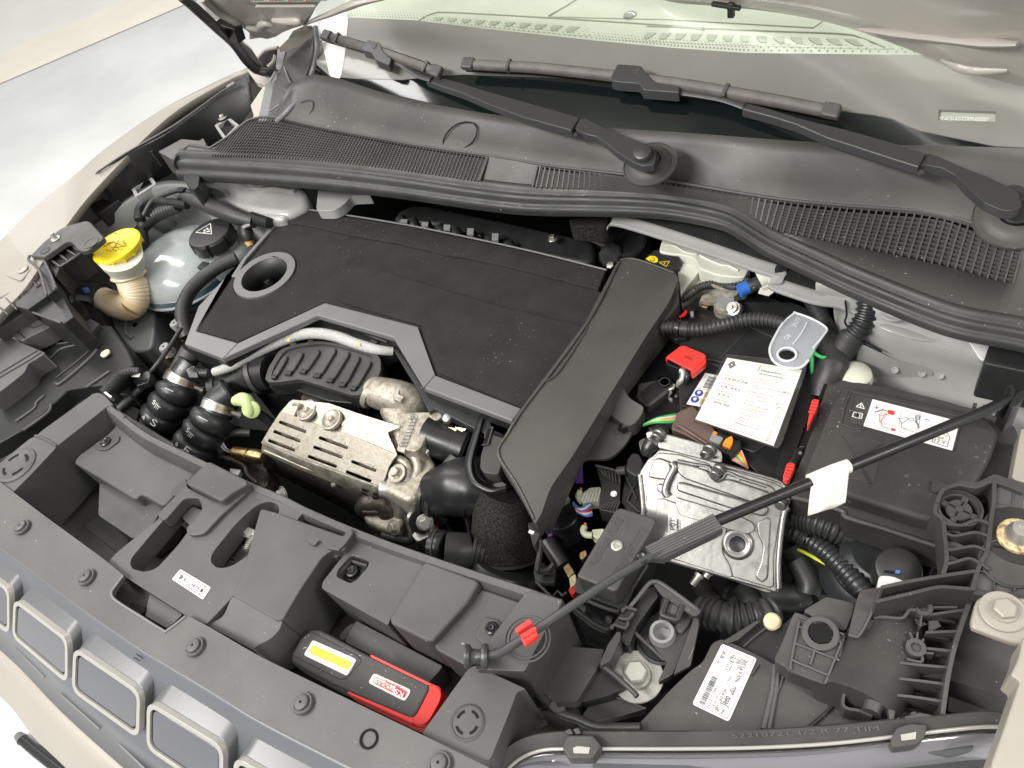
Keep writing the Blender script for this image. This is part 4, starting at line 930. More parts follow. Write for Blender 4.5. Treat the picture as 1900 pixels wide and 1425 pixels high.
# silvery top box
H('clip_box', 'h', -.03, "90,1120 270,960 350,965 430,1000 500,1080 430,1120 280,1190 215,1230 130,1180", .035, 'plastic_pale', r=.004, bevel=.003, seg=3)
lathe('box_socket', hl, T1('h', -.0295, 320, 1003), (0, 0, 1), [(.0075, 0), (.0075, .001), (.0055, .001), (.005, -.002), (0, -.002)], 'deep_black', 20)
for s_ in ("175,1050 330,1100 430,1060", "265,1040 160,1130", "120,1110 200,1160 240,1200"): tube('box_line', hl, T('h', -.029, s_), .0012, 'black_plastic', 6, samp=1)
H('bright_gusset', 'h', -.045, "430,1000 620,1055 510,1110", .004, 'plastic_pale')
H('lamp_top', 'i', -.035, "-150,280 0,190 110,150 230,215 480,318 540,348 330,470 310,520 280,580 180,660 0,800 -150,900", .06, 'plastic_pale', r=.006, bevel=.006, seg=3)
tube('lamp_groove', hl, T('i', -.0343, "-60,620 0,585 440,320"), .0012, 'black_plastic', 6, samp=1)
tube('lamp_groove', hl, T('i', -.0343, "-60,670 0,635 350,430 480,345"), .0012, 'black_plastic', 6, samp=1)
H('lamp_wall', 'i', -.07, "340,240 720,10 800,0 930,200 1170,10 1300,20 1500,300 1580,480 1250,720 800,780 350,1200 0,1400 -200,1500 -200,900 0,830 300,600 340,480 540,360", .12, 'wall_black', bevel=.004)
for s_, r_ in (("350,245 560,110 740,10", .0024), ("960,195 1070,110 1170,10", .0026), ("600,410 720,300 940,245 1000,240", .0022), ("520,300 640,245 930,215", .0016), ("650,700 720,700 960,500 1130,325 1070,300", .0034), ("660,640 900,450 1060,310", .0016),
               ("1020,750 1290,565", .003), ("190,1150 400,1000 430,930 520,850", .0026), ("280,1255 560,1050 600,950", .0026)):
    tube('wall_rib', hl, T('i', -.069, s_), r_, 'plastic', 8)
H('housing_ledge', 'i', -.06, "840,110 1060,-60 1160,0 1070,110 960,190 900,200", .03, 'plastic')
H('bulb_cover', 'h', -.085, "500,1000 700,860 740,800 800,830 840,920 830,980 640,1060 560,1030", .05, 'plastic', r=.01, bevel=.008, seg=3)
lathe('cream_plug', hl, T1('i', -.065, 1245, 360), (0, 0, 1), [(.0085, 0), (.0085, .003), (.006, .0045), (0, .0045)], 'neck', 24)
H('plug_socket', 'i', -.072, "1200,330 1340,345 1420,420 1300,500 1210,430", .02, 'plastic', r=.003)
# ================================================================== undertray (closes the bay from below)
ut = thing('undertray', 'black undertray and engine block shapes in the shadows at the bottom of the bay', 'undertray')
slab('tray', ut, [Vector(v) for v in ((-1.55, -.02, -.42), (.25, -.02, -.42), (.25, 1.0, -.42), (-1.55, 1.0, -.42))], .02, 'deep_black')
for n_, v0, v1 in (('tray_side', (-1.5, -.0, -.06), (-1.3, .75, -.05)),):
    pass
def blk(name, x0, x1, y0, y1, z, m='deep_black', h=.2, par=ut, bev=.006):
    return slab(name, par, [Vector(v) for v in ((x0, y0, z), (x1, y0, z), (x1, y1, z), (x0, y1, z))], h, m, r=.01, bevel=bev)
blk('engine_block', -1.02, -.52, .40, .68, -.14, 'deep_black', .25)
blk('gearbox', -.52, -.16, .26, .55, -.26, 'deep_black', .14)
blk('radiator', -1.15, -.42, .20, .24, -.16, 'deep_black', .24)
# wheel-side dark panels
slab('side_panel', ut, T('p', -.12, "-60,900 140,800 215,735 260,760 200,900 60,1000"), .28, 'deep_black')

# ================================================================== SLAM PANEL COVER
sc_ = thing('radiator_cover', 'grey-black moulded cover over the radiator with trays, slots and raised pads, behind the grille', 'radiator cover')
def C_(name, k, z, s, h, m='slam_plastic', r=.008, bevel=.003, **kw): return slab(name, sc_, T(k, z, s), h, m, r=r, bevel=bevel, seg=3, **kw)
# tray floor and deep walls
C_('tray_floor', 'p', -.115, "-30,880 60,800 150,745 182,735 270,790 450,900 560,950 640,985 800,1040 960,1100 1040,1118 1040,1220 960,1425 900,1500 -60,1080", .01, 'plastic')
C_('well_floor', 'A', -.113, "590,1280 690,1200 960,1370 860,1500", .004)
# rear wall / rim
rim = smooth_path(T('p', 0, "182,731,.0 220,765,-.001 270,803,-.002 330,833,-.002 386,860,-.003 420,875,-.004 458,893,-.004 520,919,-.004 568,943,-.005 647,977,-.005 720,1005,-.006 800,1033,-.007 880,1060,-.008 976,1091,-.008 1042,1113,-.008"), 4)
inn_ = [p+Vector((-.000, -.0075, -.001)) for p in rim]
sheet('rear_rim', sc_, [[p+Vector((0, .002, -.10)) for p in rim], [p+Vector((0, .0015, -.002)) for p in rim], rim, inn_, [p+Vector((0, -.003, -.006)) for p in inn_], [p+Vector((0, -.014, -.045)) for p in inn_]], 'slam_plastic', .0015, smooth=40)
# left rim
C_('left_rim', 'A', .0, "650,345 690,335 730,350 880,500 870,520 800,420 760,430 400,715 380,740 240,890 90,1040 60,1040 -60,960 -60,880 210,660 255,640 300,600 640,355", .10, r=.006)
C_('well_back', 'A', -.06, "770,470 850,500 760,590 560,760 540,720", .05, 'plastic', r=.01, bevel=.006)
tube('rim_step', sc_, T('A', .0005, "250,640 310,660 380,700 400,712"), .0022, 'slam_plastic', 8)
def emblem(k, cx, cy, wpx, z, parent=sc_):
    c = T1(k, z, cx, cy); r = (T1(k, z, cx+wpx, cy)-c).length
    lathe('round_boss', parent, c, (0, 0, 1), [(r*1.18, -.002), (r*1.12, .002), (r*.98, .0035), (r*.9, .0025), (0, .0025)], 'slam_plastic', 44)
    x = (T1(k, z, cx+wpx, cy)-c).normalized()
    off = math.degrees(math.atan2(x.y, x.x))
    for q in range(4):
        a0 = off+q*90+20; P1 = [c+Vector((r*.76*math.cos(math.radians(a)), r*.76*math.sin(math.radians(a)), .0032)) for a in [a0+50*t/10 for t in range(11)]]
        P2 = [c+Vector((r*.60*math.cos(math.radians(a)), r*.60*math.sin(math.radians(a)), .0032)) for a in [a0+50*t/10 for t in range(11)]]
        slab('boss_slot', parent, P1+P2[::-1], .0006, 'deep_black', bevel=0, smooth=0)
emblem('A', 118, 850, 100, .0)
# shelf in the far well
C_('shelf', 'A', -.028, "520,830 540,790 770,620 860,515 1000,590 1300,760 1440,845 1420,880 1340,930 1320,1000 1230,1060 1150,1140 1010,1060 985,1060 960,1085 930,1080", .09, r=[.008]*12)
C_('shelf_wall', 'A', -.05, "700,960 960,1090 985,1065 1150,1145 1080,1260 940,1370 690,1200", .06, 'plastic', r=.006)
C_('screw_seat', 'A', -.0255, "655,705 770,632 845,640 835,680 745,745 680,738", .004, 'plastic', bevel=.001)
def screw(k, x, y, z, r=.007):
    c = T1(k, z, x, y)
    lathe('screw', sc_, c, (0, 0, 1), [(r, 0), (r*.95, .002), (r*.7, .003), (r*.5, .0018), (r*.42, .0032), (r*.2, .0030), (r*.15, .002), (0, .002)], 'gloss_black', 24)
screw('A', 745, 685, -.025, .0085)
# centre hatch
C_('hatch_plate', 'F', -.006, "1000,60 1180,-10 1250,20 1340,40 1540,112 1535,130 1165,570 1040,702 935,655 830,590 620,455 545,385 600,330 800,170 815,130 930,30", .03, r=.004,
   holes=[[p for p in fillet(T('F', -.006, "930,75 1010,75 1022,130 900,300 790,420 730,440 660,420 655,375 760,250 880,110"), .012, 4)],
          [p for p in fillet(T('F', -.006, "1300,95 1370,80 1410,110 1400,160 1280,330 1170,410 1095,422 1058,385 1070,340 1200,180"), .012, 4)]])
C_('hatch_block', 'A', .012, "1470,815 1740,950 1745,980 1640,1040 1560,1105 1320,985 1310,960", .04, r=.006, bevel=.006)
C_('hatch_lip', 'A', .0, "1310,985 1330,1010 1550,1115 1640,1060 1720,1000 1740,1040 1560,1200 1440,1330 1360,1345 1320,1330 1310,1290 1400,1200 1430,1140 1400,1080 1300,1080 1160,1240 1120,1220 1110,1190 1260,1040", .018, r=.006, bevel=.005)
C_('hatch_side', 'A', -.006, "1310,930 1330,985 1240,1065 1200,1060 1200,1020", .03, 'plastic')
lt_ = thing('bonnet_latch', 'metal and black plastic bonnet latch showing through the two slots of the radiator cover', 'latch')
slab('latch_pad', lt_, T('A', -.02, "1300,1160 1360,1130 1440,1170 1420,1250 1370,1290 1310,1250 1270,1200"), .03, 'plastic_pale', r=.004, bevel=.002)
slab('latch_plate', lt_, T('F', -.03, "1200,215 1230,205 1340,240 1330,270 1290,280 1200,250"), .004, 'steel', r=.002, bevel=.001)
slab('latch_hook', lt_, T('F', -.026, "1215,225 1250,210 1320,240 1300,262 1270,245 1245,262"), .006, 'chrome', r=.002, bevel=.001)
tube('latch_spring', lt_, T('F', -.035, "1270,270 1240,330"), .006, 'steel', 12, rib=.003, depth=.3)
slab('latch_body', lt_, T('F', -.045, "1130,290 1200,280 1270,330 1170,410 1090,420 1060,370"), .03, 'plastic', r=.004, bevel=.002)
for k in range(3): slab('latch_rib', lt_, T('F', -.0435, "%d,%d %d,%d %d,%d %d,%d" % (1130-k*4, 315+k*22, 1190-k*4, 330+k*22, 1188-k*4, 336+k*22, 1128-k*4, 321+k*22)), .002, 'gloss_black', bevel=0)
tube('latch_cable', lt_, T('F', -.04, "1255,185 1300,150 1390,120"), .0022, 'plastic_pale', 8)
slab('latch_back', lt_, T('F', -.06, "1200,190 1260,110 1420,90 1400,240 1300,330 1200,300"), .02, 'gloss_black', r=.004)
# R-1234YF sticker
lab = thing('refrigerant_label', 'small white R-1234YF refrigerant sticker on the radiator cover between the slots and the grille', 'label')
LP = T('F', -.0052, "908,424 1062,515 1022,577 866,474")
slab('sticker', lab, LP, .0006, 'white', r=.002, bevel=0)
fr = frame([p+Vector((0, 0, .0004)) for p in LP], 0)
strip(lab, [fr(.06, .14), fr(.94, .14), fr(.94, .86), fr(.06, .86)], .0006, 'ink', name='border_line', closed=True)
text(lab, 'R-1234YF', fr(.27, .68), fr(.76, .68), fr(.27, .1), 'ink', hgt=.0046)
cc_ = fr(.17, .5); xr = (fr(.25, .5)-cc_).length
for k in range(3):
    a = math.radians(60*k+20); v = Vector((math.cos(a), math.sin(a), 0))*xr*.9; strip(lab, [cc_-v, cc_+v], .0006, 'ink', name='snowflake')
strip(lab, ell(cc_, Vector((xr*.5, 0, 0)), Vector((0, xr*.5, 0)), 12), .0006, 'ink', name='snowflake', closed=True)
strip(lab, [fr(.85, .18), fr(.92, .5), fr(.85, .82), fr(.78, .5)], .0006, 'ink_red', name='flame_sign', closed=True)
bm = bmesh.new(); bm.faces.new([bm.verts.new(fr(u, v)+Vector((0, 0, .0004))) for u, v in ((.83, .65), (.82, .5), (.855, .32), (.88, .5), (.87, .65))]); fin(bm, 'flame_sign', 'ink', lab, smooth=0)
# plateau right of the hatch, falling into the ramp
C_('plateau', 'G', -.004, "10,-22 110,5 260,60 500,140 480,215 400,215 352,252 235,425 132,598 100,606 -130,478 -147,466 -90,330", .10, r=.006, bevel=.006)
C_('ramp', 'G', -.02, "-147,462,-.0045 -100,490,-.005 100,598,-.005 135,600,-.006 118,655,-.012 70,705,-.016 -10,745,-.016 -32,768,-.012 -270,640,-.010 -291,622,-.010 -200,590,-.012", .08, r=.008, bevel=.006)
C_('step_bar', 'G', .0, "265,135 320,85 345,90 470,135 500,85 530,110 480,180 440,215 380,205 340,150 310,190 270,165", .02, r=.004, bevel=.003)
C_('step_low', 'G', -.014, "330,185 370,150 480,185 430,260 400,230 360,225", .04, r=.004, bevel=.003)
# pads
C_('pad', 'G', -.014, "545,155 920,285 915,310 730,600 720,632 350,425 355,390 520,180", .075, r=.004, bevel=.005,
   holes=[fillet(T('G', -.014, "515,240 618,275 605,310 545,380 510,398 430,360 440,320"), .004, 3)])
C_('screw_well', 'G', -.030, "505,235 625,270 560,410 425,370", .01, 'gloss_black')
C_('well_clip', 'G', -.020, "500,262 520,265 445,350 440,330", .01, 'plastic', bevel=.0008)
C_('well_clip', 'G', -.0195, "515,262 605,290 600,302 520,280", .01, 'plastic', bevel=.0008)
screw('G', 520, 330, -.026, .008)
C_('pad_high', 'G', -.006, "925,268 1215,375 1225,395 1165,500 965,720 930,718 735,620 728,590", .085, r=.006, bevel=.005)
C_('pad_low', 'G', -.018, "1245,428 1460,500 1450,530 1180,860 1160,862 985,765 975,735 1220,450", .08, r=.006, bevel=.005)
C_('pad_seat', 'G', -.016, "1255,575 1345,600 1360,640 1290,720 1255,740 1210,705 1205,670", .006, r=.005, bevel=.002)
screw('G', 1298, 648, -.015, .0075)
C_('under_shelf', 'G', -.072, "540,600 1025,855 1010,880 940,960 470,720 520,640", .04, r=.006, bevel=.004)
C_('shelf_block', 'G', -.075, "470,650 540,600 520,680 460,720 440,690", .03, 'plastic')
# right pillar: upper wedge and lower face
C_('pillar_upper', 'q', .002, "1500,690 1760,760 1745,800 1560,1120 1480,1290 1110,1275 1160,1130", .12, r=[.006, .006, .01, .006, .004, .004, .003], bevel=.004)
C_('pillar_lower', 'G', -.008, "1200,850 1490,985 1440,1000 1370,1180 1285,1390 1190,1360 910,1235 920,1215 1160,880", .12, r=[.006, .003, .003, .006, .006, .006, .006, .006], bevel=.004)
emblem('G', 1165, 1175, 88, -.0095)
for rr_b in (.0235, .0195): tube('round_bead', sc_, circ(T1('q', .0022, 1500, 1050), rr_b, 40)+[circ(T1('q', .0022, 1500, 1050), rr_b, 40)[0]], .0011, 'slam_plastic', 8, raw=True)

# ================================================================== WORK LAMP
wl = thing('work_lamp', 'black and red handheld LED work lamp lying in the tray of the radiator cover', 'work lamp')
zl = -.045
slab('lamp_body', wl, T('G', zl, "290,650 340,650 580,780 950,960 945,990 880,1120 850,1150 820,1140 490,1000 400,960 180,840 178,800 230,700"), .032, 'dusty_black', r=.008, bevel=.006, seg=4)
slab('lamp_case', wl, T('G', zl-.008, "500,985 880,1150 960,975 640,800 615,795 625,795 940,945 1010,975 1022,1010 945,1180 910,1208 860,1195 500,1020 485,1000"), .022, 'red', r=.004, bevel=.003)
slab('red_bumper', wl, T('G', zl-.0005, "945,950 990,965 1018,1000 1010,1050 950,1160 910,1190 860,1180 850,1150 880,1125 950,990"), .026, 'red', r=.008, bevel=.006, seg=4)
slab('red_side', wl, T('G', zl-.001, "500,985 520,985 860,1140 860,1180 490,1010"), .024, 'red', r=.003, bevel=.003)
slab('red_stripe', wl, T('G', zl+.0005, "620,795 632,797 965,960 940,962 625,808"), .01, 'red_bright', r=.001, bevel=.001)
slab('head_frame', wl, T('G', zl+.001, "290,662 560,800 575,830 480,935 440,930 190,800 185,790 260,680"), .006, 'dusty_black', r=.006, bevel=.003, seg=3)
slab('led_frame', wl, T('G', zl+.003, "300,710 545,818 490,912 248,795"), .003, 'white', r=.003, bevel=.001)
slab('led_window', wl, T('G', zl+.0036, "300,738 522,836 496,880 278,782"), .0012, 'lens_yellow', r=.001, bevel=.0004)
PL_ = T('G', zl+.0008, "640,895 850,990 815,1055 608,950")
slab('badge', wl, PL_, .0008, 'silver_label', r=.004, bevel=.0003, label='silver badge with red lettering')
fr = frame([p+Vector((0, 0, .0005)) for p in PL_], 0)
text(wl, 'TOOLS', fr(.62, .42), fr(.17, .42), fr(.62, .95), 'ink_red', hgt=.0045)
P_ = [fr(.93, .30), fr(.93, .74), fr(.68, .74), fr(.64, .30)]
slab('badge_mark', wl, P_, .0003, 'ink_red', r=.001, bevel=0)
text(wl, 'KS', fr(.90, .44), fr(.68, .44), fr(.90, .95), 'white', hgt=.0050, dz=.0008)
strip(wl, fillet([fr(.10, .26), fr(.95, .26), fr(.95, .80), fr(.10, .80)], .0025, 4), .0005, 'ink_red', name='badge_line', closed=True)
text(wl, '150.4495', fr(.80, .12), fr(.36, .12), fr(.80, .9), 'ink_red', hgt=.0032)

# ================================================================== GRILLE AND FRONT STRIP
gr = thing('front_grille', 'glossy grey grille panel with light-framed rounded rectangular cells below the radiator cover', 'grille')
back = T('p', .004, "-60,845 0,882 22,911 80,955 199,1042 228,1068 205,1107 306,1174 345,1142 383,1160 480,1217 600,1275 783,1363 873,1407 960,1460 1020,1500")
brk = smooth_path(T('p', 0, "-80,965,-.004 17,1027,-.004 136,1117,-.004 250,1196,-.004 298,1225,-.004 390,1280,-.004 480,1335,-.004 647,1420,-.004 760,1475,-.004"), 4)
# front strip with the square recess
Fp = fillet(T('p', .003, "-60,845 22,911 80,955 199,1042 230,1068 205,1104 306,1174 344,1140 383,1160 480,1217 600,1275 783,1363 873,1407 960,1450 1020,1500"), [.02, .02, .02, .004, .003, .008, .008, .003, .004, .02, .02, .02, .02, .02, .02], 3)
st2 = slab('front_strip', gr, Fp+[p+Vector((0, 0, .005)) for p in brk[::-1]], .006, 'plastic_pale', bevel=.0015, seg=2)
st2.data.materials[0] = MAT['grille_plastic'] if False else MAT['plastic_pale']
slab('recess_floor', gr, T('p', -.03, "199,1042 383,1160 300,1190 200,1110"), .004, 'plastic')
slab('recess_block', gr, T('F', -.02, "750,560 760,550 920,650 845,725 730,660"), .02, 'plastic_pale', r=.002, bevel=.003)
slab('recess_catch', gr, T('F', -.018, "655,590 730,610 735,635 700,655 650,620"), .02, 'deep_black')
tube('recess_edge', gr, T('p', .0035, "229,1068 216,1085 207,1100 215,1114 260,1143 300,1168 310,1170 345,1143"), .0016, 'trim_grey', 8)
ysh = Vector((0, -1, 0))
low = smooth_path(T('p', 0, "-140,1110,-.15 0,1206,-.15 114,1321,-.15 227,1423,-.15 330,1510,-.15 450,1600,-.15 560,1680,-.15 700,1780,-.15 860,1880,-.15"), 4)
n_ = min(len(brk), len(low))
low = low[:n_]; bk = brk[:n_]
sheet('grille_panel', gr, [bk, [a.lerp(b, .02)+Vector((0, -.002, -.001)) for a, b in zip(bk, low)], [a.lerp(b, .35)+Vector((0, -.002, .001)) for a, b in zip(bk, low)], [a.lerp(b, .7)+Vector((0, -.002, .001)) for a, b in zip(bk, low)], low], 'grille_plastic', .003, smooth=50)
tube('break_line', gr, brk, .0011, 'trim_grey', 6, raw=True)
def pin(x, y, r=.0115):
    c = T1('p', .0035, x, y); a = Vector((-.06, .0, 1)).normalized()
    lathe('push_pin', gr, c, a, [(r, 0), (r, .0022), (r*.93, .0034), (r*.80, .0034), (r*.78, .0026), (r*.70, .0026), (r*.66, .0062), (r*.55, .0068), (r*.14, .0068), (r*.12, .006), (0, .006)], 'plastic_pale', 30)
    lathe('pin_dot', gr, c+a*.0068, a, [(r*.1, 0), (r*.1, .0003), (0, .0003)], 'deep_black', 12)
for x, y in ((42, 979), (162, 1072), (363, 1201), (563, 1306), (817, 1418)): pin(x, y)
rq = circ(T1('p', .0032, 684, 1371), .0085, 36); tube('round_groove', gr, rq+[rq[0]], .0012, 'deep_black', 8, raw=True)
for s_ in ("255,1215 267,1222", "251,1221 262,1228"): strip(gr, T('p', -.008, s_), .0011, 'deep_black', name='panel_tick', dz=.002)
# cells
def cell(s_, k='s', zt=-.040, zb=-.105):
    pts = []
    for tok in s_.split():
        q = [float(v) for v in tok.split(',')]; pts.append((q[0], q[1], q[2]))
    P = [T1(k, zt+(zb-zt)*w, x, y) for x, y, w in pts]
    return P
def grille_cell(tl, tr, br, bl):
    # corners given in the s crop; plane leans back
    P4 = [T1('s', z, *q) for q, z in ((tl, -.018), (tr, -.018), (br, -.070), (bl, -.070))]
    n = (P4[1]-P4[0]).cross(P4[3]-P4[0]).normalized()
    if n.dot(CAM-P4[0]) < 0: n = -n
    c = sum(P4, Vector())/4
    def ins(k): return [c+(p-c)*k for p in P4]
    def inset(P, d, **k):
        out = []
        for i_, p in enumerate(P):
            a, b = (P[i_-1]-p).normalized(), (P[(i_+1) % 4]-p).normalized(); out.append(p+(a+b)*d)
        return out
    d = Vector((0, 1, .10)).normalized()
    O = fillet(P4, .017, 7); I = fillet(inset(P4, .0058), .0125, 7)
    slab('cell_frame', gr, O, .007, 'chrome', bevel=.003, seg=3, holes=[I], d=-n, label='light satin frame')
    slab('cell_body', gr, [p-n*.0065 for p in fillet(inset(P4, -.0005), .017, 7)], .055, 'chrome_side', bevel=.001, d=d)
    slab('cell_gasket', gr, [p-n*.003 for p in fillet(inset(P4, .004), .013, 6)], .002, 'deep_black', bevel=0, d=-n)
    slab('cell_pane', gr, [p-n*.0016 for p in fillet(inset(P4, .0085), .011, 6)], .002, 'grille_glass', bevel=.0008, d=-n)
    return P4, n
g2_ = [((88, 318), (440, 585), (440, 880), (78, 570)), ((478, 635), (915, 930), (905, 1240), (468, 925)), ((958, 985), (1460, 1290), (1450, 1640), (955, 1300)), ((-290, 10), (60, 260), (60, 560), (-300, 270)), ((1525, 1345), (2060, 1660), (2050, 2000), (1520, 1680))]
for q in g2_: grille_cell(*q)
# clear trim under the cells
for s_ in ("105,590 105,640 290,835 345,795", "380,840 405,950 650,1170 715,1095", "750,1150 780,1270 1000,1480 1100,1400"):
    tube('lower_lip', gr, T('s', -.125, s_), .0014, 'trim_grey', 6, samp=1)
for s_ in ("108,585 340,790 300,830 110,640", "395,870 705,1100 655,1165 405,950", "765,1160 1010,1330 1010,1430 900,1400 785,1270"):
    slab('lower_pocket', gr, T('s', -.127, s_), .003, 'plastic_pale', bevel=0)
for s_ in ("-100,400 60,545 130,620 340,790 480,915 700,1085 960,1290 1100,1390"): pass
tube('chrome_line', gr, T('s', -.118, "-100,400 60,545 340,795 480,905 720,1100 960,1285 1150,1420"), .0018, 'chrome', 8)
# bumper
bp = thing('front_bumper', 'beige painted bumper strip at the lower left corner, below the grille', 'bumper')
r1 = smooth_path(T('p', 0, "-140,1112,-.152 0,1205,-.152 114,1319,-.152 227,1423,-.152 330,1510,-.152"), 4)
r2 = smooth_path(T('p', 0, "-140,1140,-.17 0,1236,-.17 90,1340,-.17 182,1425,-.17 280,1520,-.17"), 4)
r3 = smooth_path(T('p', 0, "-140,1190,-.22 0,1292,-.22 60,1365,-.22 122,1425,-.22 210,1520,-.22"), 4)
sheet('bumper_skin', bp, [r1, r2, r3, [p+Vector((0, .01, -.2)) for p in r3]], 'paint_cream', .003, smooth=20)
slab('bumper_back', bp, [p+Vector((0, .01, -.005)) for p in r1]+[p+Vector((0, .25, -.005)) for p in r1[::-1]], .01, 'deep_black')
rd = thing('black_rod', 'thin black rod with a pale rounded tip lying on the floor by the bumper', 'rod')
tube('rod', rd, T('s', FZ+.02, "150,1240 300,1365 560,1560"), .012, 'gloss_black', 12)
tube('rod_tip', rd, T('s', FZ+.02, "118,1212 150,1242"), [.009, .013], 'trim_grey', 12)
tube('rod_cable', rd, T('s', FZ+.02, "150,1235 250,1290 340,1350 460,1440"), .006, 'gloss_black', 10)
# ================================================================== ENGINE FRONT
def HX(parent, P0, n, r, m='steel', w=1.7, name='bolt', h=None): return bolt(parent, P0, r, m, axis=n, washer=w, name=name, h=h)
# --- ribbed resonator
rs = thing('ribbed_resonator', 'black ribbed air resonator with seven raised bars, in front of the engine cover', 'air resonator')
ZR = -.075
ro = T('e', ZR, "312,1235 330,1165 395,1060 430,1035 520,1010 650,992 760,1005 900,1042 1015,1075 1040,1110 1038,1190 985,1270 905,1335 860,1335 700,1285 525,1232 400,1252 330,1252")
ro = fillet(ro, .008, 4)
c_ = sum(ro, Vector())/len(ro)
slab('resonator_body', rs, [p+Vector((0, 0, -.006)) for p in ro], .03, 'black_plastic', bevel=.004)
rin_ = [c_+(p-c_)*.90 for p in ro]
slab('rim', rs, ro, .008, 'plastic', bevel=.0015, holes=[rin_])
slab('resonator_face', rs, [p+Vector((0, 0, -.005)) for p in rin_], .004, 'plastic', bevel=0)
bars = [((365, 1215), (440, 1085), 26), ((455, 1190), (535, 1060), 34), ((548, 1180), (640, 1045), 36), ((635, 1205), (740, 1035), 38), ((715, 1235), (825, 1055), 36), ((795, 1262), (890, 1085), 34), ((865, 1285), (965, 1115), 30)]
for (x1_, y1_), (x2_, y2_), w in bars:
    a, b = T1('e', ZR+.0, x1_, y1_), T1('e', ZR+.0, x2_, y2_); t = (b-a).normalized(); s = Vector((t.y, -t.x, 0)); w_ = w*.29474/1300
    P_ = [a+s*w_*.55, a-s*w_*.55, a+t*.008-s*w_, b-t*.008-s*w_, b-s*w_*.55, b+s*w_*.55, b-t*.008+s*w_, a+t*.008+s*w_]
    slab('raised_bar', rs, P_, .006, 'plastic', r=.0015, bevel=.0022, seg=3)
    slab('bar_foot', rs, [a+s*w_*.8-t*.004, a-s*w_*.8-t*.004, a-s*w_*.8+t*.004, a+s*w_*.8+t*.004], .005, 'black_plastic', bevel=.0008)
for i_ in range(5): tube('rim_rib', rs, T('e', ZR-.0015, "%d,%d %d,%d" % (330+i_*16, 1200-i_*32, 352+i_*16, 1212-i_*32)), .0012, 'plastic', 6, samp=1)
for i_ in range(5): tube('rim_rib', rs, T('e', ZR-.0015, "%d,%d %d,%d" % (985+i_*5, 1255-i_*33, 1020+i_*4, 1262-i_*33)), .0012, 'plastic', 6, samp=1)
for x, y in ((490, 1012), (600, 995), (785, 1003), (945, 1052)): slab('rim_tab', rs, T('e', ZR, "%d,%d %d,%d %d,%d %d,%d" % (x-28, y+8, x-12, y-12, x+16, y-8, x+28, y+14)), .006, 'plastic', r=.002, bevel=.001)
tube('inlet_pipe', rs, T('e', 0, "20,1270,-.125 110,1255,-.12 200,1225,-.115 270,1200,-.11 360,1190,-.105"), [.020, .023, .027, .030, .030], 'black_plastic', 24)
tube('pipe_band', rs, T('e', 0, "250,1210,-.112 275,1202,-.111"), .034, 'plastic', 26)
tube('pipe_cuff', rs, T('e', 0, "0,1275,-.126 40,1268,-.124"), .024, 'plastic', 24)
slab('outlet', rs, T('e', -.10, "330,1250 530,1240 700,1290 870,1345 900,1390 700,1370 500,1300 340,1290"), .04, 'gloss_black', r=.008, bevel=.006)
# --- braided hose
bh = thing('braided_hose', 'silver-grey braided hose with black end fitting, curving below the engine cover', 'hose')
tube('braided_sleeve', bh, T('e', 0, "-10,1190,-.085 100,1150,-.08 250,1070,-.075 400,1000,-.07 530,955,-.068 640,945,-.066 760,965,-.068 900,1015,-.07 1020,1048,-.072 1120,1058,-.08"), [.0075, .0092, .0092, .0092, .0095, .0095, .0092, .009, .007], 'braid', 20, rib=.0022, depth=.035)
for x, y in ((455, 985), (890, 1012)): slab('paint_dash', bh, T('e', -.0575, "%d,%d %d,%d %d,%d" % (x-10, y+5, x+12, y-12, x+8, y+12)), .0006, 'yellow', bevel=0)
tube('end_fitting', bh, T('d', 0, "1320,1265,-.085 1270,1262,-.088 1220,1255,-.09 1190,1250,-.092"), [.0085, .0095, .0095, .008], 'black_plastic', 18, rib=.006, depth=.2)
slab('fitting_clip', bh, T('d', -.082, "1170,1240 1220,1215 1250,1290 1190,1290"), .012, 'gloss_black', r=.002)
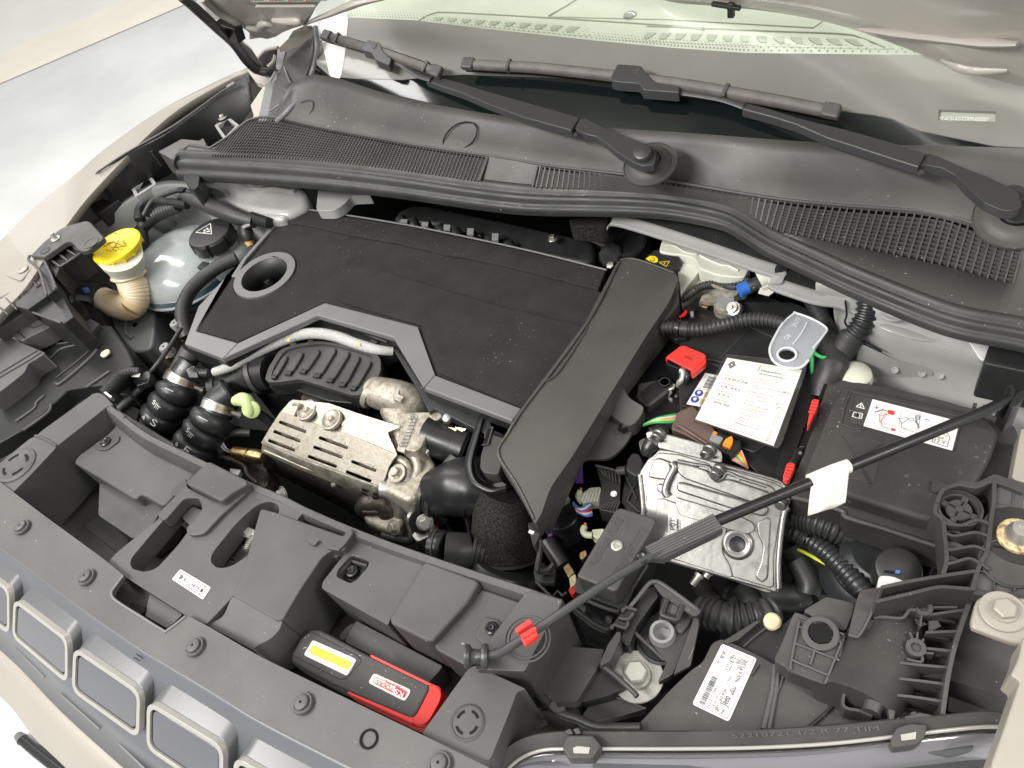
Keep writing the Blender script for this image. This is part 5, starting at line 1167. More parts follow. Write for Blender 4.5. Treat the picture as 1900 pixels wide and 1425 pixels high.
# --- two bellows hoses
for nm, pts, lab_, letter, rr0 in (
    ('S', "1370,130,-.10 1290,240,-.112 1250,330,-.122 1190,430,-.135 1130,520,-.15 1060,600,-.165", 'far black bellows hose marked S, with a worm-drive clamp at its top', 'S', .036),
    ('E', "1640,330,-.10 1560,400,-.105 1530,470,-.112 1480,560,-.122 1410,660,-.135 1330,760,-.15", 'near black bellows hose marked E, with a worm-drive clamp at its top', 'E', .036)):
    t_ = thing('bellows_hose', lab_, 'hose', 'bellows hoses left of the heat shield')
    C0 = T('A', 0, pts)
    tot = smooth_path(C0, 10)
    lobes = 3.4
    Ls = [0]
    for a, b in zip(tot, tot[1:]): Ls.append(Ls[-1]+(b-a).length)
    Lt = Ls[-1]
    def rad(f, rr0=rr0, Lt=Lt):
        s = f*Lt
        if s < .046: return .0265
        ph = ((s-.046)/.0265) % 1.0
        return rr0*(.74+.28*math.sqrt(max(0, 1-(2*ph-1)**2))) if s > .046 else .0265
    bm = bmesh.new(); tt = []
    NN = 150
    j = 0
    for i_ in range(NN+1):
        s = Lt*i_/NN
        while j < len(Ls)-2 and Ls[j+1] < s: j += 1
        tt.append(tot[j].lerp(tot[j+1], (s-Ls[j])/(Ls[j+1]-Ls[j]+1e-9)))
    tube_bm(bm, tt, rad, 36, raw=True); fin(bm, 'bellows', 'hose_rubber', t_, smooth=50)
    # clamp
    a = tt[int(NN*.028/Lt)]; b = tt[int(NN*.042/Lt)]
    k0, k1 = int(NN*.030/Lt), int(NN*.044/Lt)
    tube('clamp_band', t_, [tt[k0], tt[k1]], .0278, 'steel', 32, raw=True, cap=False)
    tube('clamp_band_edge', t_, [tt[k0-1], tt[k0]], .0285, 'steel', 32, raw=True)
    tube('top_band', t_, [tt[2], tt[5]], .0285, 'hose_rubber', 30, raw=True)
    ax_ = (tt[k1]-tt[k0]).normalized(); mid = (tt[k0]+tt[k1])/2
    toc = (CAM-mid); toc = (toc-ax_*toc.dot(ax_)).normalized(); sd = ax_.cross(toc)
    sd = sd if sd.x > 0 else -sd
    for q in range(-3, 9):
        an = q*.085+.15; dirv = toc*math.cos(an)+sd*math.sin(an)
        box('clamp_thread', t_, mid+dirv*.0283, ax_*.004, (sd*math.cos(an)-toc*math.sin(an))*.0006, dirv*.0004, 'brass', bevel=0)
    dirv = toc*math.cos(1.1)+sd*math.sin(1.1)
    lathe('clamp_screw', t_, mid+dirv*.030-sd*.006, sd, [(.005, 0), (.005, .012), (.007, .012), (.007, .016), (0, .016)], 'steel', 16)
    # printed marks on the lobes
    def onhose(sdist, ang, up):
        i_ = int(NN*sdist/Lt); p = tt[i_]; ax2 = (tt[min(i_+1, NN)]-tt[i_-1]).normalized()
        tc2 = (CAM-p); tc2 = (tc2-ax2*tc2.dot(ax2)).normalized(); s2 = ax2.cross(tc2); s2 = s2 if s2.x > 0 else -s2
        d2 = tc2*math.cos(ang)+s2*math.sin(ang); return p+d2*(rad(i_/NN)+.0006), ax2, s2*math.cos(ang)-tc2*math.sin(ang), d2
    lb = [.046+.0265*(k+.5) for k in range(3)]
    p, ax2, s2, d2 = onhose(lb[2], -.25, 0)
    text(t_, letter, p, p+s2*.010, p-ax2*.01, 'print_white', hgt=.013, dz=.0012, name='printed_letter')
    p, ax2, s2, d2 = onhose(lb[2], -.72, 0)
    strip(t_, [p, p+ax2*-.004+s2*.003, p+s2*.006], .0008, 'print_white', n=d2, name='printed_mark', closed=True, dz=.0012)
    strip(t_, [p+ax2*.002, p+ax2*.002+s2*.006], .0006, 'print_white', n=d2, name='printed_mark', dz=.0012)
    p, ax2, s2, d2 = onhose(lb[1], -.72, 0)
    text(t_, 'S', p, p+s2*.006, p-ax2*.01, 'print_white', hgt=.008, dz=.0012, name='printed_letter')
    for an in (-.50, -.42, -.34):
        p, ax2, s2, d2 = onhose(lb[1], an, 0); strip(t_, [p-ax2*.003, p+ax2*.003], .0009, 'print_white', n=d2, name='printed_mark', dz=.0012)
    p, ax2, s2, d2 = onhose(lb[1], -.55, 0); strip(t_, [p-ax2*.004, p-ax2*.004+s2*.012], .0008, 'print_white', n=d2, name='printed_mark', dz=.0014)
    for q in range(6):
        p, ax2, s2, d2 = onhose(lb[0]-.003, -.55+q*.07, 0); strip(t_, [p, p+s2*.0012], .0014, 'print_white', n=d2, name='printed_mark', dz=.0012)
tp = thing('coolant_pipe', 'dark grey pipe rising behind the far bellows hose towards the engine cover', 'pipe')
tube('pipe', tp, T('d', 0, "1120,1290,-.115 1160,1210,-.1 1210,1120,-.085"), .019, 'plastic', 24)
tube('pipe_end', tp, T('d', 0, "1100,1320,-.12 1130,1270,-.112"), .022, 'plastic', 24)
# thick black pipe beside the coolant tank
bp_ = thing('tank_hose', 'thick ribbed black hose running along the left edge of the engine cover', 'hose')
tube('hose', bp_, T('d', 0, "1490,540,-.075 1380,590,-.075 1270,670,-.08 1190,760,-.085 1150,860,-.09 1155,950,-.1 1180,1040,-.115"), .0135, 'rubber', 18)
for off in (-.004, .004): pass
h2 = thing('tank_hose', 'black hose going straight down in the shadow between washer neck and coolant tank', 'hose')
tube('hose', h2, T('d', 0, "880,520,-.08 920,700,-.12 945,860,-.15 930,1000,-.18 905,1110,-.2"), .021, 'black_plastic', 18)
# fuel / gas fittings
for k, (x, y, l_) in enumerate(((1095, 945, 'knurled grey valve cap standing beside the corner of the engine cover, the upper of two'), (1028, 1095, 'knurled grey valve cap on a brass stem, the lower of two, above the bellows hoses'))):
    vf = thing('service_valve', l_, 'valve', 'grey service valves')
    c = T1('d', -.09-.01*k, x, y); lathe('cap', vf, c, (-.1, -.1, 1), [(.0105, -.022), (.0105, -.002), (.0095, 0), (.0, 0)], 'grey_part', 32, kn=8, knurl=.08)
    lathe('cap_dot', vf, c+Vector((0, 0, .0004)), (0, 0, 1), [(.0022, -.001), (.0022, .0001), (0, .0001)], 'deep_black', 12)
    lathe('stem', vf, c+Vector((.002, -.002, -.045)), (-.1, -.1, 1), [(.009, 0), (.009, .008), (.0065, .01), (.0065, .024)], 'brass', 20)
    tube('stem_pipe', vf, [c+Vector((.0, 0, -.04)), c+Vector((.03, .03, -.045)), c+Vector((.08, .07, -.06))], .006, 'steel', 12)
gp = thing('gauge_cable', 'thin black cable running diagonally from the engine cover corner towards the radiator cover', 'cable')
tube('cable', gp, T('d', 0, "1140,980,-.08 1080,1080,-.085 1010,1180,-.09 940,1270,-.1 850,1400,-.11"), .0042, 'rubber', 10)
tube('cable', gp, T('A', 0, "1060,240,-.10 1000,300,-.105 850,440,-.11 800,500,-.115"), .0065, 'rubber', 12)
slab('cable_clamp', gp, T('A', -.09, "930,240 1040,180 1060,200 1050,260 960,290"), .012, 'gloss_black', r=.003)
slab('foil_tag', gp, T('i', -.075, "1580,585 1650,590 1630,630 1545,625"), .0012, 'silver_label', bevel=0)
ch = thing('corrugated_conduit', 'short black corrugated conduit curling behind the corner of the radiator cover', 'conduit')
tube('conduit', ch, T('A', 0, "735,345,-.07 790,290,-.07 850,225,-.07 910,190,-.07 985,185,-.075"), [.011, .0125, .012, .009, .007], 'rubber', 18, rib=.0042, depth=.14)
slab('conduit_plug', ch, T('A', -.06, "725,335 745,325 790,360 775,375"), .01, 'steel', bevel=.001)

# --- heat shield over the turbocharger
hs = thing('heat_shield', 'stained metal heat shield with rows of slots over the turbocharger', 'heat shield')
Z1, Z2 = -.075, -.118
TL, TRp, BL, BR = T1('B', Z1-.015, 455, 490), T1('B', Z1-.015, 1290, 800), T1('B', Z2-.004, 330, 690), T1('B', Z2-.004, 1160, 1005)
SP = plane3(TL, BL, BR)
def slot(x, y, dx=190, dy=72, w=22):
    # parallelogram slot
    return T('B', SP, "%f,%f %f,%f %f,%f %f,%f" % (x, y, x+dx, y+dy, x+dx-8, y+dy+w, x-8, y+w))
holes = [fillet(slot(x, y, dx, dy), .0018, 3) for x, y, dx, dy in ((452, 530, 190, 72), (412, 596, 190, 72), (374, 660, 190, 72), (732, 640, 205, 75), (694, 706, 205, 75), (654, 772, 205, 75), (962, 808, 175, 68), (922, 880, 180, 70))]
slab('slotted_face', hs, T('B', SP, "460,468 560,505 700,555 900,620 1060,680 1210,745 1280,775 1250,810 1220,860 1195,935 1165,1005 1150,1012 900,925 600,815 340,710 322,690 380,590"), .0022, 'heat_shield', bevel=.0007, holes=holes)
for x, y, dx, dy in ((452, 530, 190, 72), (412, 596, 190, 72), (374, 660, 190, 72), (732, 640, 205, 75), (694, 706, 205, 75), (654, 772, 205, 75), (962, 808, 175, 68), (922, 880, 180, 70)):
    a = T('B', SP, "%f,%f %f,%f %f,%f %f,%f" % (x+45, y-2, x+dx-18, y+dy*.62-4, x+dx-30, y+dy*.62+16, x+48, y+16))
    slab('louvre', hs, [p+SP.n*.0008 for p in a], .0012, 'heat_shield', bevel=.0003, d=-SP.n)
slab('shield_inside', hs, [p-SP.n*.012 for p in T('B', SP, "470,480 1250,770 1150,980 345,690")], .003, 'dark_iron')
# top slope
tp1 = T('B', 0, "455,475,-.09 520,400,-.078 545,385,-.075 600,392,-.07 800,410,-.07 900,445,-.07 1000,480,-.07 1290,570,-.075 1295,585,-.078 1215,615,-.085 1225,650,-.088 1265,735,-.088 1282,775,-.09 1215,745,-.09 1060,680,-.09 700,555,-.09")
slab('top_face', hs, tp1, .0022, 'heat_shield', bevel=.0008)
for x, y in ((640, 458), (815, 522)):
    c = T1('B', -.0755, x, y); n = Vector((-.1, -.25, 1)).normalized()
    lathe('bolt_dish', hs, c, n, [(.0185, -.003), (.017, .001), (.0150, .0014), (.012, -.001), (.006, -.0015), (0, -.0015)], 'heat_shield', 36)
    HX(hs, c-n*.002, n, .0046, 'alu_cast', 1.5, 'shield_bolt')
tube('raised_crease', hs, T('B', 0, "545,420,-.073 590,425,-.070 560,500,-.088"), .0022, 'heat_shield', 8)
# front wall
FW = [p for p in T('B', 0, "330,700,-.122 600,812,-.123 900,922,-.122 1150,1012,-.123")]
FW2 = [p for p in T('B', 0, "335,860,-.19 560,980,-.205 850,1130,-.22 1110,1290,-.235")]
FWs, FW2s = smooth_path(FW, 6), smooth_path(FW2, 6)
sheet('front_wall', hs, [[p+Vector((0, .002, .003)) for p in FWs], FWs, [a.lerp(b, .25)+Vector((0, -.004, 0)) for a, b in zip(FWs, FW2s)], [a.lerp(b, .32) for a, b in zip(FWs, FW2s)], FW2s], 'shield_wall', .002, smooth=40)
for i_ in range(3):
    for j_ in range(2):
        a = FWs[15+j_*2].lerp(FW2s[15+j_*2], .08+.09*i_)+Vector((-.001, -.004, .001)); b = FWs[16+j_*2].lerp(FW2s[16+j_*2], .08+.09*i_)+Vector((-.001, -.004, .001))
        a = a.lerp(b, .15)
        slab('wall_slot', hs, [a, b, b+Vector((0, -.002, -.004)), a+Vector((0, -.002, -.004))], .0006, 'deep_black', bevel=0)
tube('wall_seam', hs, T('B', 0, "345,745,-.132 500,810,-.136 640,870,-.138 740,905,-.14"), .0025, 'heat_shield', 8)
HX(hs, T1('B', -.165, 478, 1050), Vector((-.2, -.8, .5)), .008, 'zinc', 1.6)
HX(hs, T1('B', -.15, 835, 985), Vector((-.2, -.8, .5)), .003, 'zinc', 1.4)
tb = thing('turbo_housing', 'cast turbocharger housing with bolts at the right end of the heat shield', 'turbocharger')
def lump(name, par, k, z, pts, h, m='alu_cast', r=.01, bevel=.008, **kw): return slab(name, par, T(k, z, pts), h, m, r=r, bevel=bevel, seg=4, **kw)
lump('casting', tb, 'B', -.115, "1230,800 1330,760 1420,740 1500,770 1545,830 1520,920 1440,1000 1400,1080 1340,1100 1250,1060 1165,1010 1195,930", .08)
lump('casting_foot', tb, 'B', -.17, "1080,1080 1160,1010 1300,1020 1340,1120 1330,1250 1240,1330 1130,1290 1040,1240 1030,1150", .08)
tube('cast_bend', tb, T('B', 0, "1160,1010,-.125 1230,1020,-.13 1290,1080,-.145 1310,1160,-.165 1290,1240,-.19"), [.012, .014, .013, .012, .012], 'steel', 18)
tube('cast_scroll', tb, T('B', 0, "1060,1160,-.18 1100,1110,-.165 1180,1110,-.165 1230,1170,-.175 1210,1250,-.19"), .018, 'dark_iron', 18)
lump('dark_opening', tb, 'B', -.16, "1010,1120 1060,1090 1130,1090 1170,1130 1150,1180 1080,1190 1020,1180", .05, 'dark_iron', r=.012)
HX(tb, T1('B', -.108, 1280, 905), Vector((-.1, -.3, 1)), .0075, 'alu_cast', 1.9)
HX(tb, T1('B', -.17, 1260, 1285), Vector((-.1, -.6, .7)), .007, 'alu_cast', 1.7)
tube('cast_rib', tb, T('B', 0, "1290,800,-.105 1350,850,-.11 1350,960,-.12 1310,1060,-.13"), .006, 'alu_cast', 12)
tube('cast_rib', tb, T('B', 0, "1400,780,-.105 1430,860,-.112 1400,960,-.125"), .007, 'alu_cast', 12)
br = thing('mount_bracket', 'zinc plated bolt and bracket below the turbocharger, beside the wiring', 'bracket')
lump('bracket_plate', br, 'B', -.175, "1380,1200 1450,1180 1540,1250 1510,1350 1420,1390 1370,1330", .02, 'zinc', r=.004, bevel=.002)
tube('bush', br, T('B', 0, "1390,1215,-.165 1440,1235,-.163"), .013, 'steel', 20)
lathe('rubber_ring', br, T1('B', -.16, 1450, 1245), (.6, -.5, .6), [(.017, -.004), (.018, .0), (.017, .004), (0, .004)], 'gloss_black', 28)
HX(br, T1('B', -.155, 1475, 1250), Vector((.6, -.5, .6)), .0085, 'zinc', 1.45)
# --- thermostat elbow and black actuator
te = thing('cast_elbow', 'pale cast metal elbow pipe with engraved marks joining the black motor', 'pipe elbow')
tube('elbow_pipe', te, T('B', 0, "1120,330,-.095 1200,350,-.09 1300,370,-.09 1390,400,-.10 1450,450,-.12"), [.024, .026, .0255, .024, .022], 'alu_cast', 32)
lathe('elbow_rim', te, T1('B', -.094, 1105, 335), (-.9, .1, .3), [(.026, -.006), (.0275, .0), (.026, .003), (.021, .003), (.020, -.002), (0, -.002)], 'alu_cast', 36)
tube('elbow_leg', te, T('B', 0, "1240,430,-.10 1310,520,-.105 1370,640,-.112 1340,760,-.12"), [.020, .025, .028, .024], 'alu_cast', 28, flat=.8)
lump('elbow_block', te, 'B', -.083, "1290,480 1420,470 1590,470 1600,500 1520,560 1460,700 1420,750 1330,740 1270,690 1300,600", .04, 'alu_cast', r=.008, bevel=.008)
lump('label_flat', te, 'B', -.0822, "1350,480 1430,490 1330,760 1275,740 1330,600", .004, 'alu_cast', r=.002, bevel=.001)
text(te, 'A24', T1('B', -.0818, 1388, 540), T1('B', -.0818, 1415, 485), T1('B', -.0818, 1375, 500), 'ink_grey', hgt=.006, name='engraved_mark')
for q in range(9):
    p = T('B', -.0815, "%f,%f %f,%f" % (1300+q*10, 715-q*24, 1345+q*10, 712-q*24)); strip(te, p, .0014, 'ink_grey', name='engraved_mark')
slab('elbow_step', te, T('B', 0, "1240,290,-.066 1280,280,-.066 1300,300,-.066 1290,345,-.066 1330,360,-.066 1300,400,-.068 1250,380,-.067"), .008, 'alu_cast', r=.002, bevel=.002)
am = thing('actuator_motor', 'round black actuator motor bolted to the cast elbow with three domed bolts', 'actuator motor')
A1, A2 = T1('B', -.108, 1540, 650), T1('B', -.118, 1730, 720)
axm = (A2-A1).normalized()
lathe('motor_body', am, A1-axm*.002, axm, [(.028, -.012), (.0285, .005), (.0285, .036), (.031, .037), (.0315, .055), (.028, .06), (0, .06)], 'gloss_black', 40)
slab('motor_flange', am, T('B', 0, "1590,485,-.088 1640,495,-.088 1650,540,-.09 1560,560,-.095 1510,640,-.1 1480,780,-.112 1440,770,-.115 1430,700,-.11 1500,560,-.095"), .008, 'gloss_black', r=.005, bevel=.002)
for x, y, z in ((1635, 520, -.082), (1490, 742, -.105)):
    lathe('domed_bolt', am, T1('B', z, x, y), (.1, -.3, .95), [(.0075, -.004), (.0075, .002), (.006, .005), (.003, .0065), (0, .007)], 'steel', 24)
slab('motor_label', am, [p for p in T('B', 0, "1615,575,-.0865 1750,600,-.0875 1725,628,-.091 1610,600,-.09")], .0008, 'brass', bevel=0)
slab('motor_print', am, [p for p in T('B', 0, "1690,578,-.086 1765,592,-.086 1755,606,-.0875 1690,592,-.087")], .0008, 'silver_label', bevel=0)
tube('motor_plug', am, T('B', 0, "1690,790,-.10 1650,850,-.105 1620,910,-.115 1580,960,-.125"), [.009, .011, .012, .010], 'plastic', 14, flat=.7)
slab('plug_housing', am, T('B', -.115, "1560,960 1660,920 1680,960 1640,1000 1570,1010"), .02, 'gloss_black', r=.003)
slab('plug_lock', am, T('B', -.113, "1635,950 1665,935 1655,985 1630,975"), .004, 'white', bevel=.0005)
for m_, dx in (('pink_wire', 0), ('purple', 12), ('white_wire', 24)):
    tube('motor_wire', am, T('B', 0, "%d,935,-.118 %d,965,-.122 %d,1000,-.14" % (1560+dx, 1552+dx, 1575+dx)), .0016, m_, 6)
tube('wiring_boot', am, T('B', 0, "1560,950,-.125 1460,985,-.13 1390,1040,-.14 1370,1110,-.15"), [.007, .009, .009, .008], 'rubber', 12)
# --- green cap, sensor and dark pipes
gc = thing('green_plug', 'pale green plastic hook-shaped plug between the bellows hose and the heat shield', 'plug')
tube('plug_hook', gc, T('B', 0, "140,395,-.085 185,385,-.078 220,400,-.08 240,450,-.088 235,490,-.095"), [.008, .0115, .0115, .010, .009], 'green_pale', 20)
lathe('plug_ring', gc, T1('B', -.088, 250, 455), (.5, -.6, .5), [(.0145, -.003), (.0145, .001), (.011, .003), (0, .003)], 'green_pale', 28)
tube('plug_stem', gc, T('B', 0, "280,475,-.10 340,510,-.115 400,560,-.13"), .008, 'gloss_black', 12)
ls = thing('lambda_sensor', 'brass-coloured exhaust sensor with blue and white wires at the left end of the heat shield', 'sensor')
S0, S1 = T1('B', -.15, 125, 755), T1('B', -.145, 320, 790)
sx_ = (S1-S0).normalized(); SL = (S1-S0).length
lathe('sensor_body', ls, S0, sx_, [(.007, 0), (.0095, .003), (.0095, SL*.42), (.0105, SL*.44), (.0105, SL*.56), (.008, SL*.58), (.008, SL*.66), (.0115, SL*.68), (.0115, SL*.95), (.008, SL*1.1)], 'brass', 28)
tube('sensor_sleeve', ls, T('B', 0, "55,770,-.155 20,700,-.15 70,640,-.145 150,620,-.145 250,620,-.15"), .0075, 'rubber', 14)
for m_, o1 in (('white_wire', 0), ('blue_wire', 9), ('white_wire', 18)):
    tube('sensor_wire', ls, T('B', 0, "%d,690,-.148 %d,735,-.148 %d,758,-.148" % (30+o1, 60+o1, 118)), .0018, m_, 6)
pp = thing('oil_pipe', 'thin dark metal pipe bending below the exhaust sensor', 'pipe')
tube('pipe', pp, T('B', 0, "30,790,-.16 120,810,-.16 200,850,-.165 230,920,-.17 290,970,-.18"), .0045, 'dark_iron', 10)
slab('pipe_bracket', pp, T('A', -.17, "1620,870 1700,880 1680,920 1620,905"), .01, 'zinc', r=.002)
eb = thing('exhaust_manifold', 'dark stained metal casting below the left end of the heat shield', 'manifold')
lump('casting', eb, 'B', -.19, "230,820 330,800 380,920 360,1010 300,1000 240,930", .05, 'dark_iron')
lump('casting', eb, 'B', -.11, "600,350 760,340 880,390 840,430 700,410 600,392", .05, 'dark_iron')
# --- big felt-covered hose and elbows on the right of the heat shield
bg = thing('felt_sleeved_duct', 'large upright duct wrapped in dark grey felt beside the intake duct', 'duct')
tube('felt_sleeve', bg, T('r', 0, "770,830,-.12 745,950,-.135 740,1100,-.155 735,1250,-.175 735,1380,-.19"), [.036, .043, .045, .045, .046], 'felt', 36)
tube('sleeve_edge', bg, T('r', 0, "735,1370,-.190 735,1395,-.193"), .0475, 'plastic', 36)
tube('duct_foot', bg, T('q', 0, "1360,480,-.185 1330,580,-.2 1300,700,-.22"), [.05, .06, .07], 'gloss_black', 36)
kb = thing('turbo_outlet', 'black curved rubber outlet pipe with a collar, right of the turbocharger', 'pipe')
tube('outlet_bend', kb, T('r', 0, "120,830,-.15 210,810,-.14 340,780,-.13 470,780,-.13 560,840,-.14"), [.034, .036, .042, .044, .04], 'gloss_black', 30)
lathe('outlet_collar', kb, T1('r', -.15, 110, 850), (.9, .15, -.1), [(.033, -.012), (.035, -.01), (.035, -.004), (.032, -.003), (.032, .003), (.036, .004), (.036, .010), (.03, .014)], 'black_plastic', 32)
fb = thing('air_filter_box', 'black air filter box corner with an upstanding rim, below the trim of the engine cover', 'air filter box')
slab('box_top', fb, T('r', -.075, "560,120 830,185 780,300 690,480 720,560 690,660 640,665 560,650 525,610 530,500 560,400"), .07, 'plastic', r=.006, bevel=.005, seg=3)
sheet('box_rim', fb, [[p+Vector((-.004, 0, 0)) for p in smooth_path(T('r', -.07, "540,130 500,260 430,480 410,600 440,720 520,790 640,830 760,800"), 5)], smooth_path(T('r', -.07, "560,130 525,270 465,480 450,600 475,700 545,765 650,800 760,775"), 5), smooth_path(T('r', -.085, "575,135 545,270 490,490 480,600 505,680 570,740 670,775 760,760"), 5)], 'gloss_black', .003)
slab('box_slot', fb, T('r', -.0735, "600,255 640,245 590,400 545,405"), .002, 'deep_black', bevel=0)
tube('slot_edge', fb, T('r', -.073, "545,410 595,400 640,250 605,255"), .0014, 'plastic_pale', 6, samp=1)
slab('box_tab', fb, T('r', -.09, "640,750 720,730 760,760 680,800"), .004, 'plastic_pale', bevel=.0005)
wl1 = thing('dark_hose', 'black hose with a grey-edged collar at the foot of the bay, behind the radiator cover', 'hose')
tube('hose_collar', wl1, T('q', 0, "800,400,-.15 870,400,-.15 900,405,-.15"), [.026, .028, .027], 'gloss_black', 28)
tube('collar_ring', wl1, T('q', 0, "838,400,-.15 846,400,-.15"), .0288, 'plastic_pale', 28)
tube('hose', wl1, T('q', 0, "900,405,-.15 1000,410,-.155 1080,400,-.16"), [.026, .026, .024], 'rubber', 24)
tube('ribbed_part', wl1, T('q', 0, "1080,400,-.16 1200,430,-.17"), .026, 'rubber', 24, rib=.006, depth=.08)
wr = thing('sensor_harness', 'braided black wiring running down past the turbocharger bolt', 'wiring')
tube('harness', wr, T('B', 0, "1370,1100,-.155 1340,1180,-.165 1370,1270,-.175 1385,1340,-.18 1350,1380,-.185 1180,1340,-.185"), .0065, 'rubber', 12)
tube('harness', wr, T('B', 0, "1370,1050,-.145 1440,1120,-.155 1530,1180,-.17 1620,1240,-.185"), .009, 'rubber', 14, rib=.003, depth=.12)
for i_, (s_, r_) in enumerate((("1560,1250,-.20 1570,1330,-.21 1575,1400,-.22", .0018), ("1600,1200,-.2 1650,1300,-.21 1700,1380,-.22", .004), ("1720,1100,-.2 1780,1250,-.21 1800,1400,-.22", .006))):
    tube('loose_wire', wr, T('B', 0, s_), r_, ('red', 'black_plastic', 'rubber')[i_], 8)
# --- manifold behind engine cover
mf = thing('intake_manifold', 'black plastic intake manifold with ribs showing behind the rear edge of the engine cover', 'intake manifold')
slab('manifold_top', mf, T('f', -.07, "-560,180 -470,135 -380,130 200,250 560,330 660,350 690,385 690,470 640,510 300,440 -300,260 -560,230"), .08, 'black_plastic', r=.01, bevel=.01, seg=4)
for i_ in range(8):
    x, y = 1165+i_*72+i_*i_*3.5, 232+i_*14+i_*i_*1.2
    tube('manifold_rib', mf, T('e', 0, "%f,%f,-.062 %f,%f,-.066 %f,%f,-.09" % (x, y-5, x+18, y+32, x+26, y+80)), .0105, 'black_plastic', 12)
for i_ in range(5):
    x, y = (1188, 1320, 1458, 1606, 1762)[i_], (233, 250, 267, 290, 322)[i_]
    slab('rib_face', mf, T('e', -.049, "%d,%d %d,%d %d,%d %d,%d" % (x-22, y-8, x+20, y-6, x+16, y+12+i_*6, x-24, y+10+i_*6)), .004, 'grey_part', bevel=.001, r=.0008)
bolt(mf, T1('f', -.055, 425, 350), .005, 'steel', name='manifold_bolt', washer=1.6)
mp = thing('vacuum_pump', 'dark round pump housing in the shadow behind the intake duct', 'pump')
lathe('pump_body', mp, T1('f', -.07, 910, 370), (-.2, -.4, .9), [(.03, -.03), (.03, 0), (.027, .004), (.022, .004), (.020, 0), (.012, 0), (0, .001)], 'gloss_black', 32)
slab('pump_plate', mp, T('f', -.085, "560,270 840,290 1000,280 1050,320 970,380 860,420 700,380 600,330"), .02, 'plastic', r=.01, bevel=.006)
lathe('pump_gear', mp, T1('f', -.08, 785, 445), (-.2, -.4, .9), [(.022, -.02), (.022, 0), (.019, .003), (.010, .003), (0, .001)], 'black_plastic', 40, kn=10, knurl=.07)
lathe('pump_nut', mp, T1('f', -.07, 790, 520), (0, -.4, .9), [(.006, 0), (.006, .004), (0, .005)], 'steel', 6)
# --- harness at the far rear
hr = thing('rear_harness', 'black taped wiring harness with corrugated branches crossing above the coolant tank', 'wiring')
tube('conduit', hr, T('d', 0, "870,300,-.03 880,220,-.02 950,175,-.012 1050,185,-.01 1180,205,-.012"), .0085, 'rubber', 16, rib=.0035, depth=.14)
tube('cable', hr, T('d', 0, "905,270,-.025 960,180,-.01 1060,130,.0 1150,110,.004 1220,140,-.002"), .0055, 'rubber', 12)
tube('taped_trunk', hr, T('d', 0, "1150,150,-.005 1250,180,-.01 1370,230,-.018 1480,275,-.026 1600,310,-.034"), [.010, .017, .0165, .016, .012], 'rubber', 18)
tube('conduit', hr, T('d', 0, "1580,280,-.03 1650,305,-.032 1700,320,-.034"), .011, 'rubber', 14, rib=.005, depth=.22)
tube('conduit', hr, T('d', 0, "1120,210,-.02 1000,260,-.035 930,310,-.05 890,350,-.06"), .014, 'rubber', 16, rib=.008, depth=.12)
for x, y in ((1140, 112), (1148, 152)): box('harness_clip', hr, T1('d', .008 if y < 130 else 0, x, y), Vector((.009, .002, 0)), Vector((0, .006, 0)), Vector((0, 0, .003)), 'gloss_black', bevel=.001)
tube('branch', hr, T('d', 0, "885,360,-.05 900,430,-.065 880,500,-.08"), .012, 'black_plastic', 12)
box('connector', hr, T1('d', -.028, 825, 355), Vector((.014, .006, 0)), Vector((-.002, .006, 0)), Vector((0, 0, .006)), 'plastic', bevel=.0015, label='small connector behind the yellow cap')
cs = thing('hanging_sensor', 'small black sensor plug with a brown tip between coolant cap and engine cover', 'sensor')
tube('plug', cs, T('d', 0, "1545,340,-.04 1555,390,-.05 1565,430,-.06"), [.011, .013, .011], 'black_plastic', 14)
tube('plug_tip', cs, T('d', 0, "1565,430,-.06 1580,460,-.068"), [.009, .007], 'ochre', 12)
slab('plug_clip', cs, T('d', -.03, "1520,340 1560,310 1575,330 1530,350"), .004, 'steel', bevel=.0008)
CROP.update(x=(1050,930,.12634), y=(1430,880,.15437), z=(1580,720,.11579), bb=(1100,620,.1123), cc=(1200,1050,.16842))
def simple(name, label, cat, group=None): return thing(name, label, cat, group)
def PS(name, par, k, z, s, h, m, **kw):
    kw.setdefault('bevel', .0015); return slab(name, par, T(k, z, s), h, m, **kw)
def PT(name, par, k, s, r, m, **kw):
    kw.setdefault('seg', 10); return tube(name, par, T(k, 0, s), r, m, **kw)
# ================================================================== BATTERY
bt = simple('battery', 'black car battery behind the service card, with a bare clamp terminal and printed digits', 'battery')
PS('battery_case', bt, 'p', -.075, "1262,575 1330,540 1420,548 1530,590 1540,690 1500,850 1440,920 1380,850 1262,800 1262,680", .18, 'gloss_black', r=.006, bevel=.004)
PS('battery_lid', bt, 'p', -.070, "1262,610 1300,560 1400,560 1480,590 1500,680 1470,790 1400,840 1262,790 1258,700", .01, 'black_plastic', r=.004, bevel=.002)
PS('lid_step', bt, 'p', -.066, "1380,560 1470,560 1535,590 1545,660 1490,650 1375,600", .02, 'black_plastic', r=.004, bevel=.002)
for s_ in ("1335,665 1440,560", "1300,760 1390,680"): PT('lid_groove', bt, 'p', s_.replace(' ', ',-.0695 ')+',-.0695', .0009, 'plastic', samp=1)
for s_ in ("520,200,-.069 640,215,-.069 740,240,-.069", "560,250,-.069 700,290,-.069"): PT('lid_ridge', bt, 'n', s_, .0014, 'plastic', samp=1)
text(bt, 'J1224', T1('w', -.0693, 1290, 1320), T1('w', -.0693, 1345, 1190), T1('w', -.0693, 1245, 1300), 'plastic', hgt=.007, name='moulded_digits')
PS('battery_label', bt, 'n', -.066, "500,375 545,385 900,470 700,960 395,885 175,820 190,790", .002, 'gloss_black', bevel=.0005)
PS('label_print', bt, 'n', -.0655, "500,378 900,455 760,900 245,800", .0006, 'white', r=.001, bevel=0)
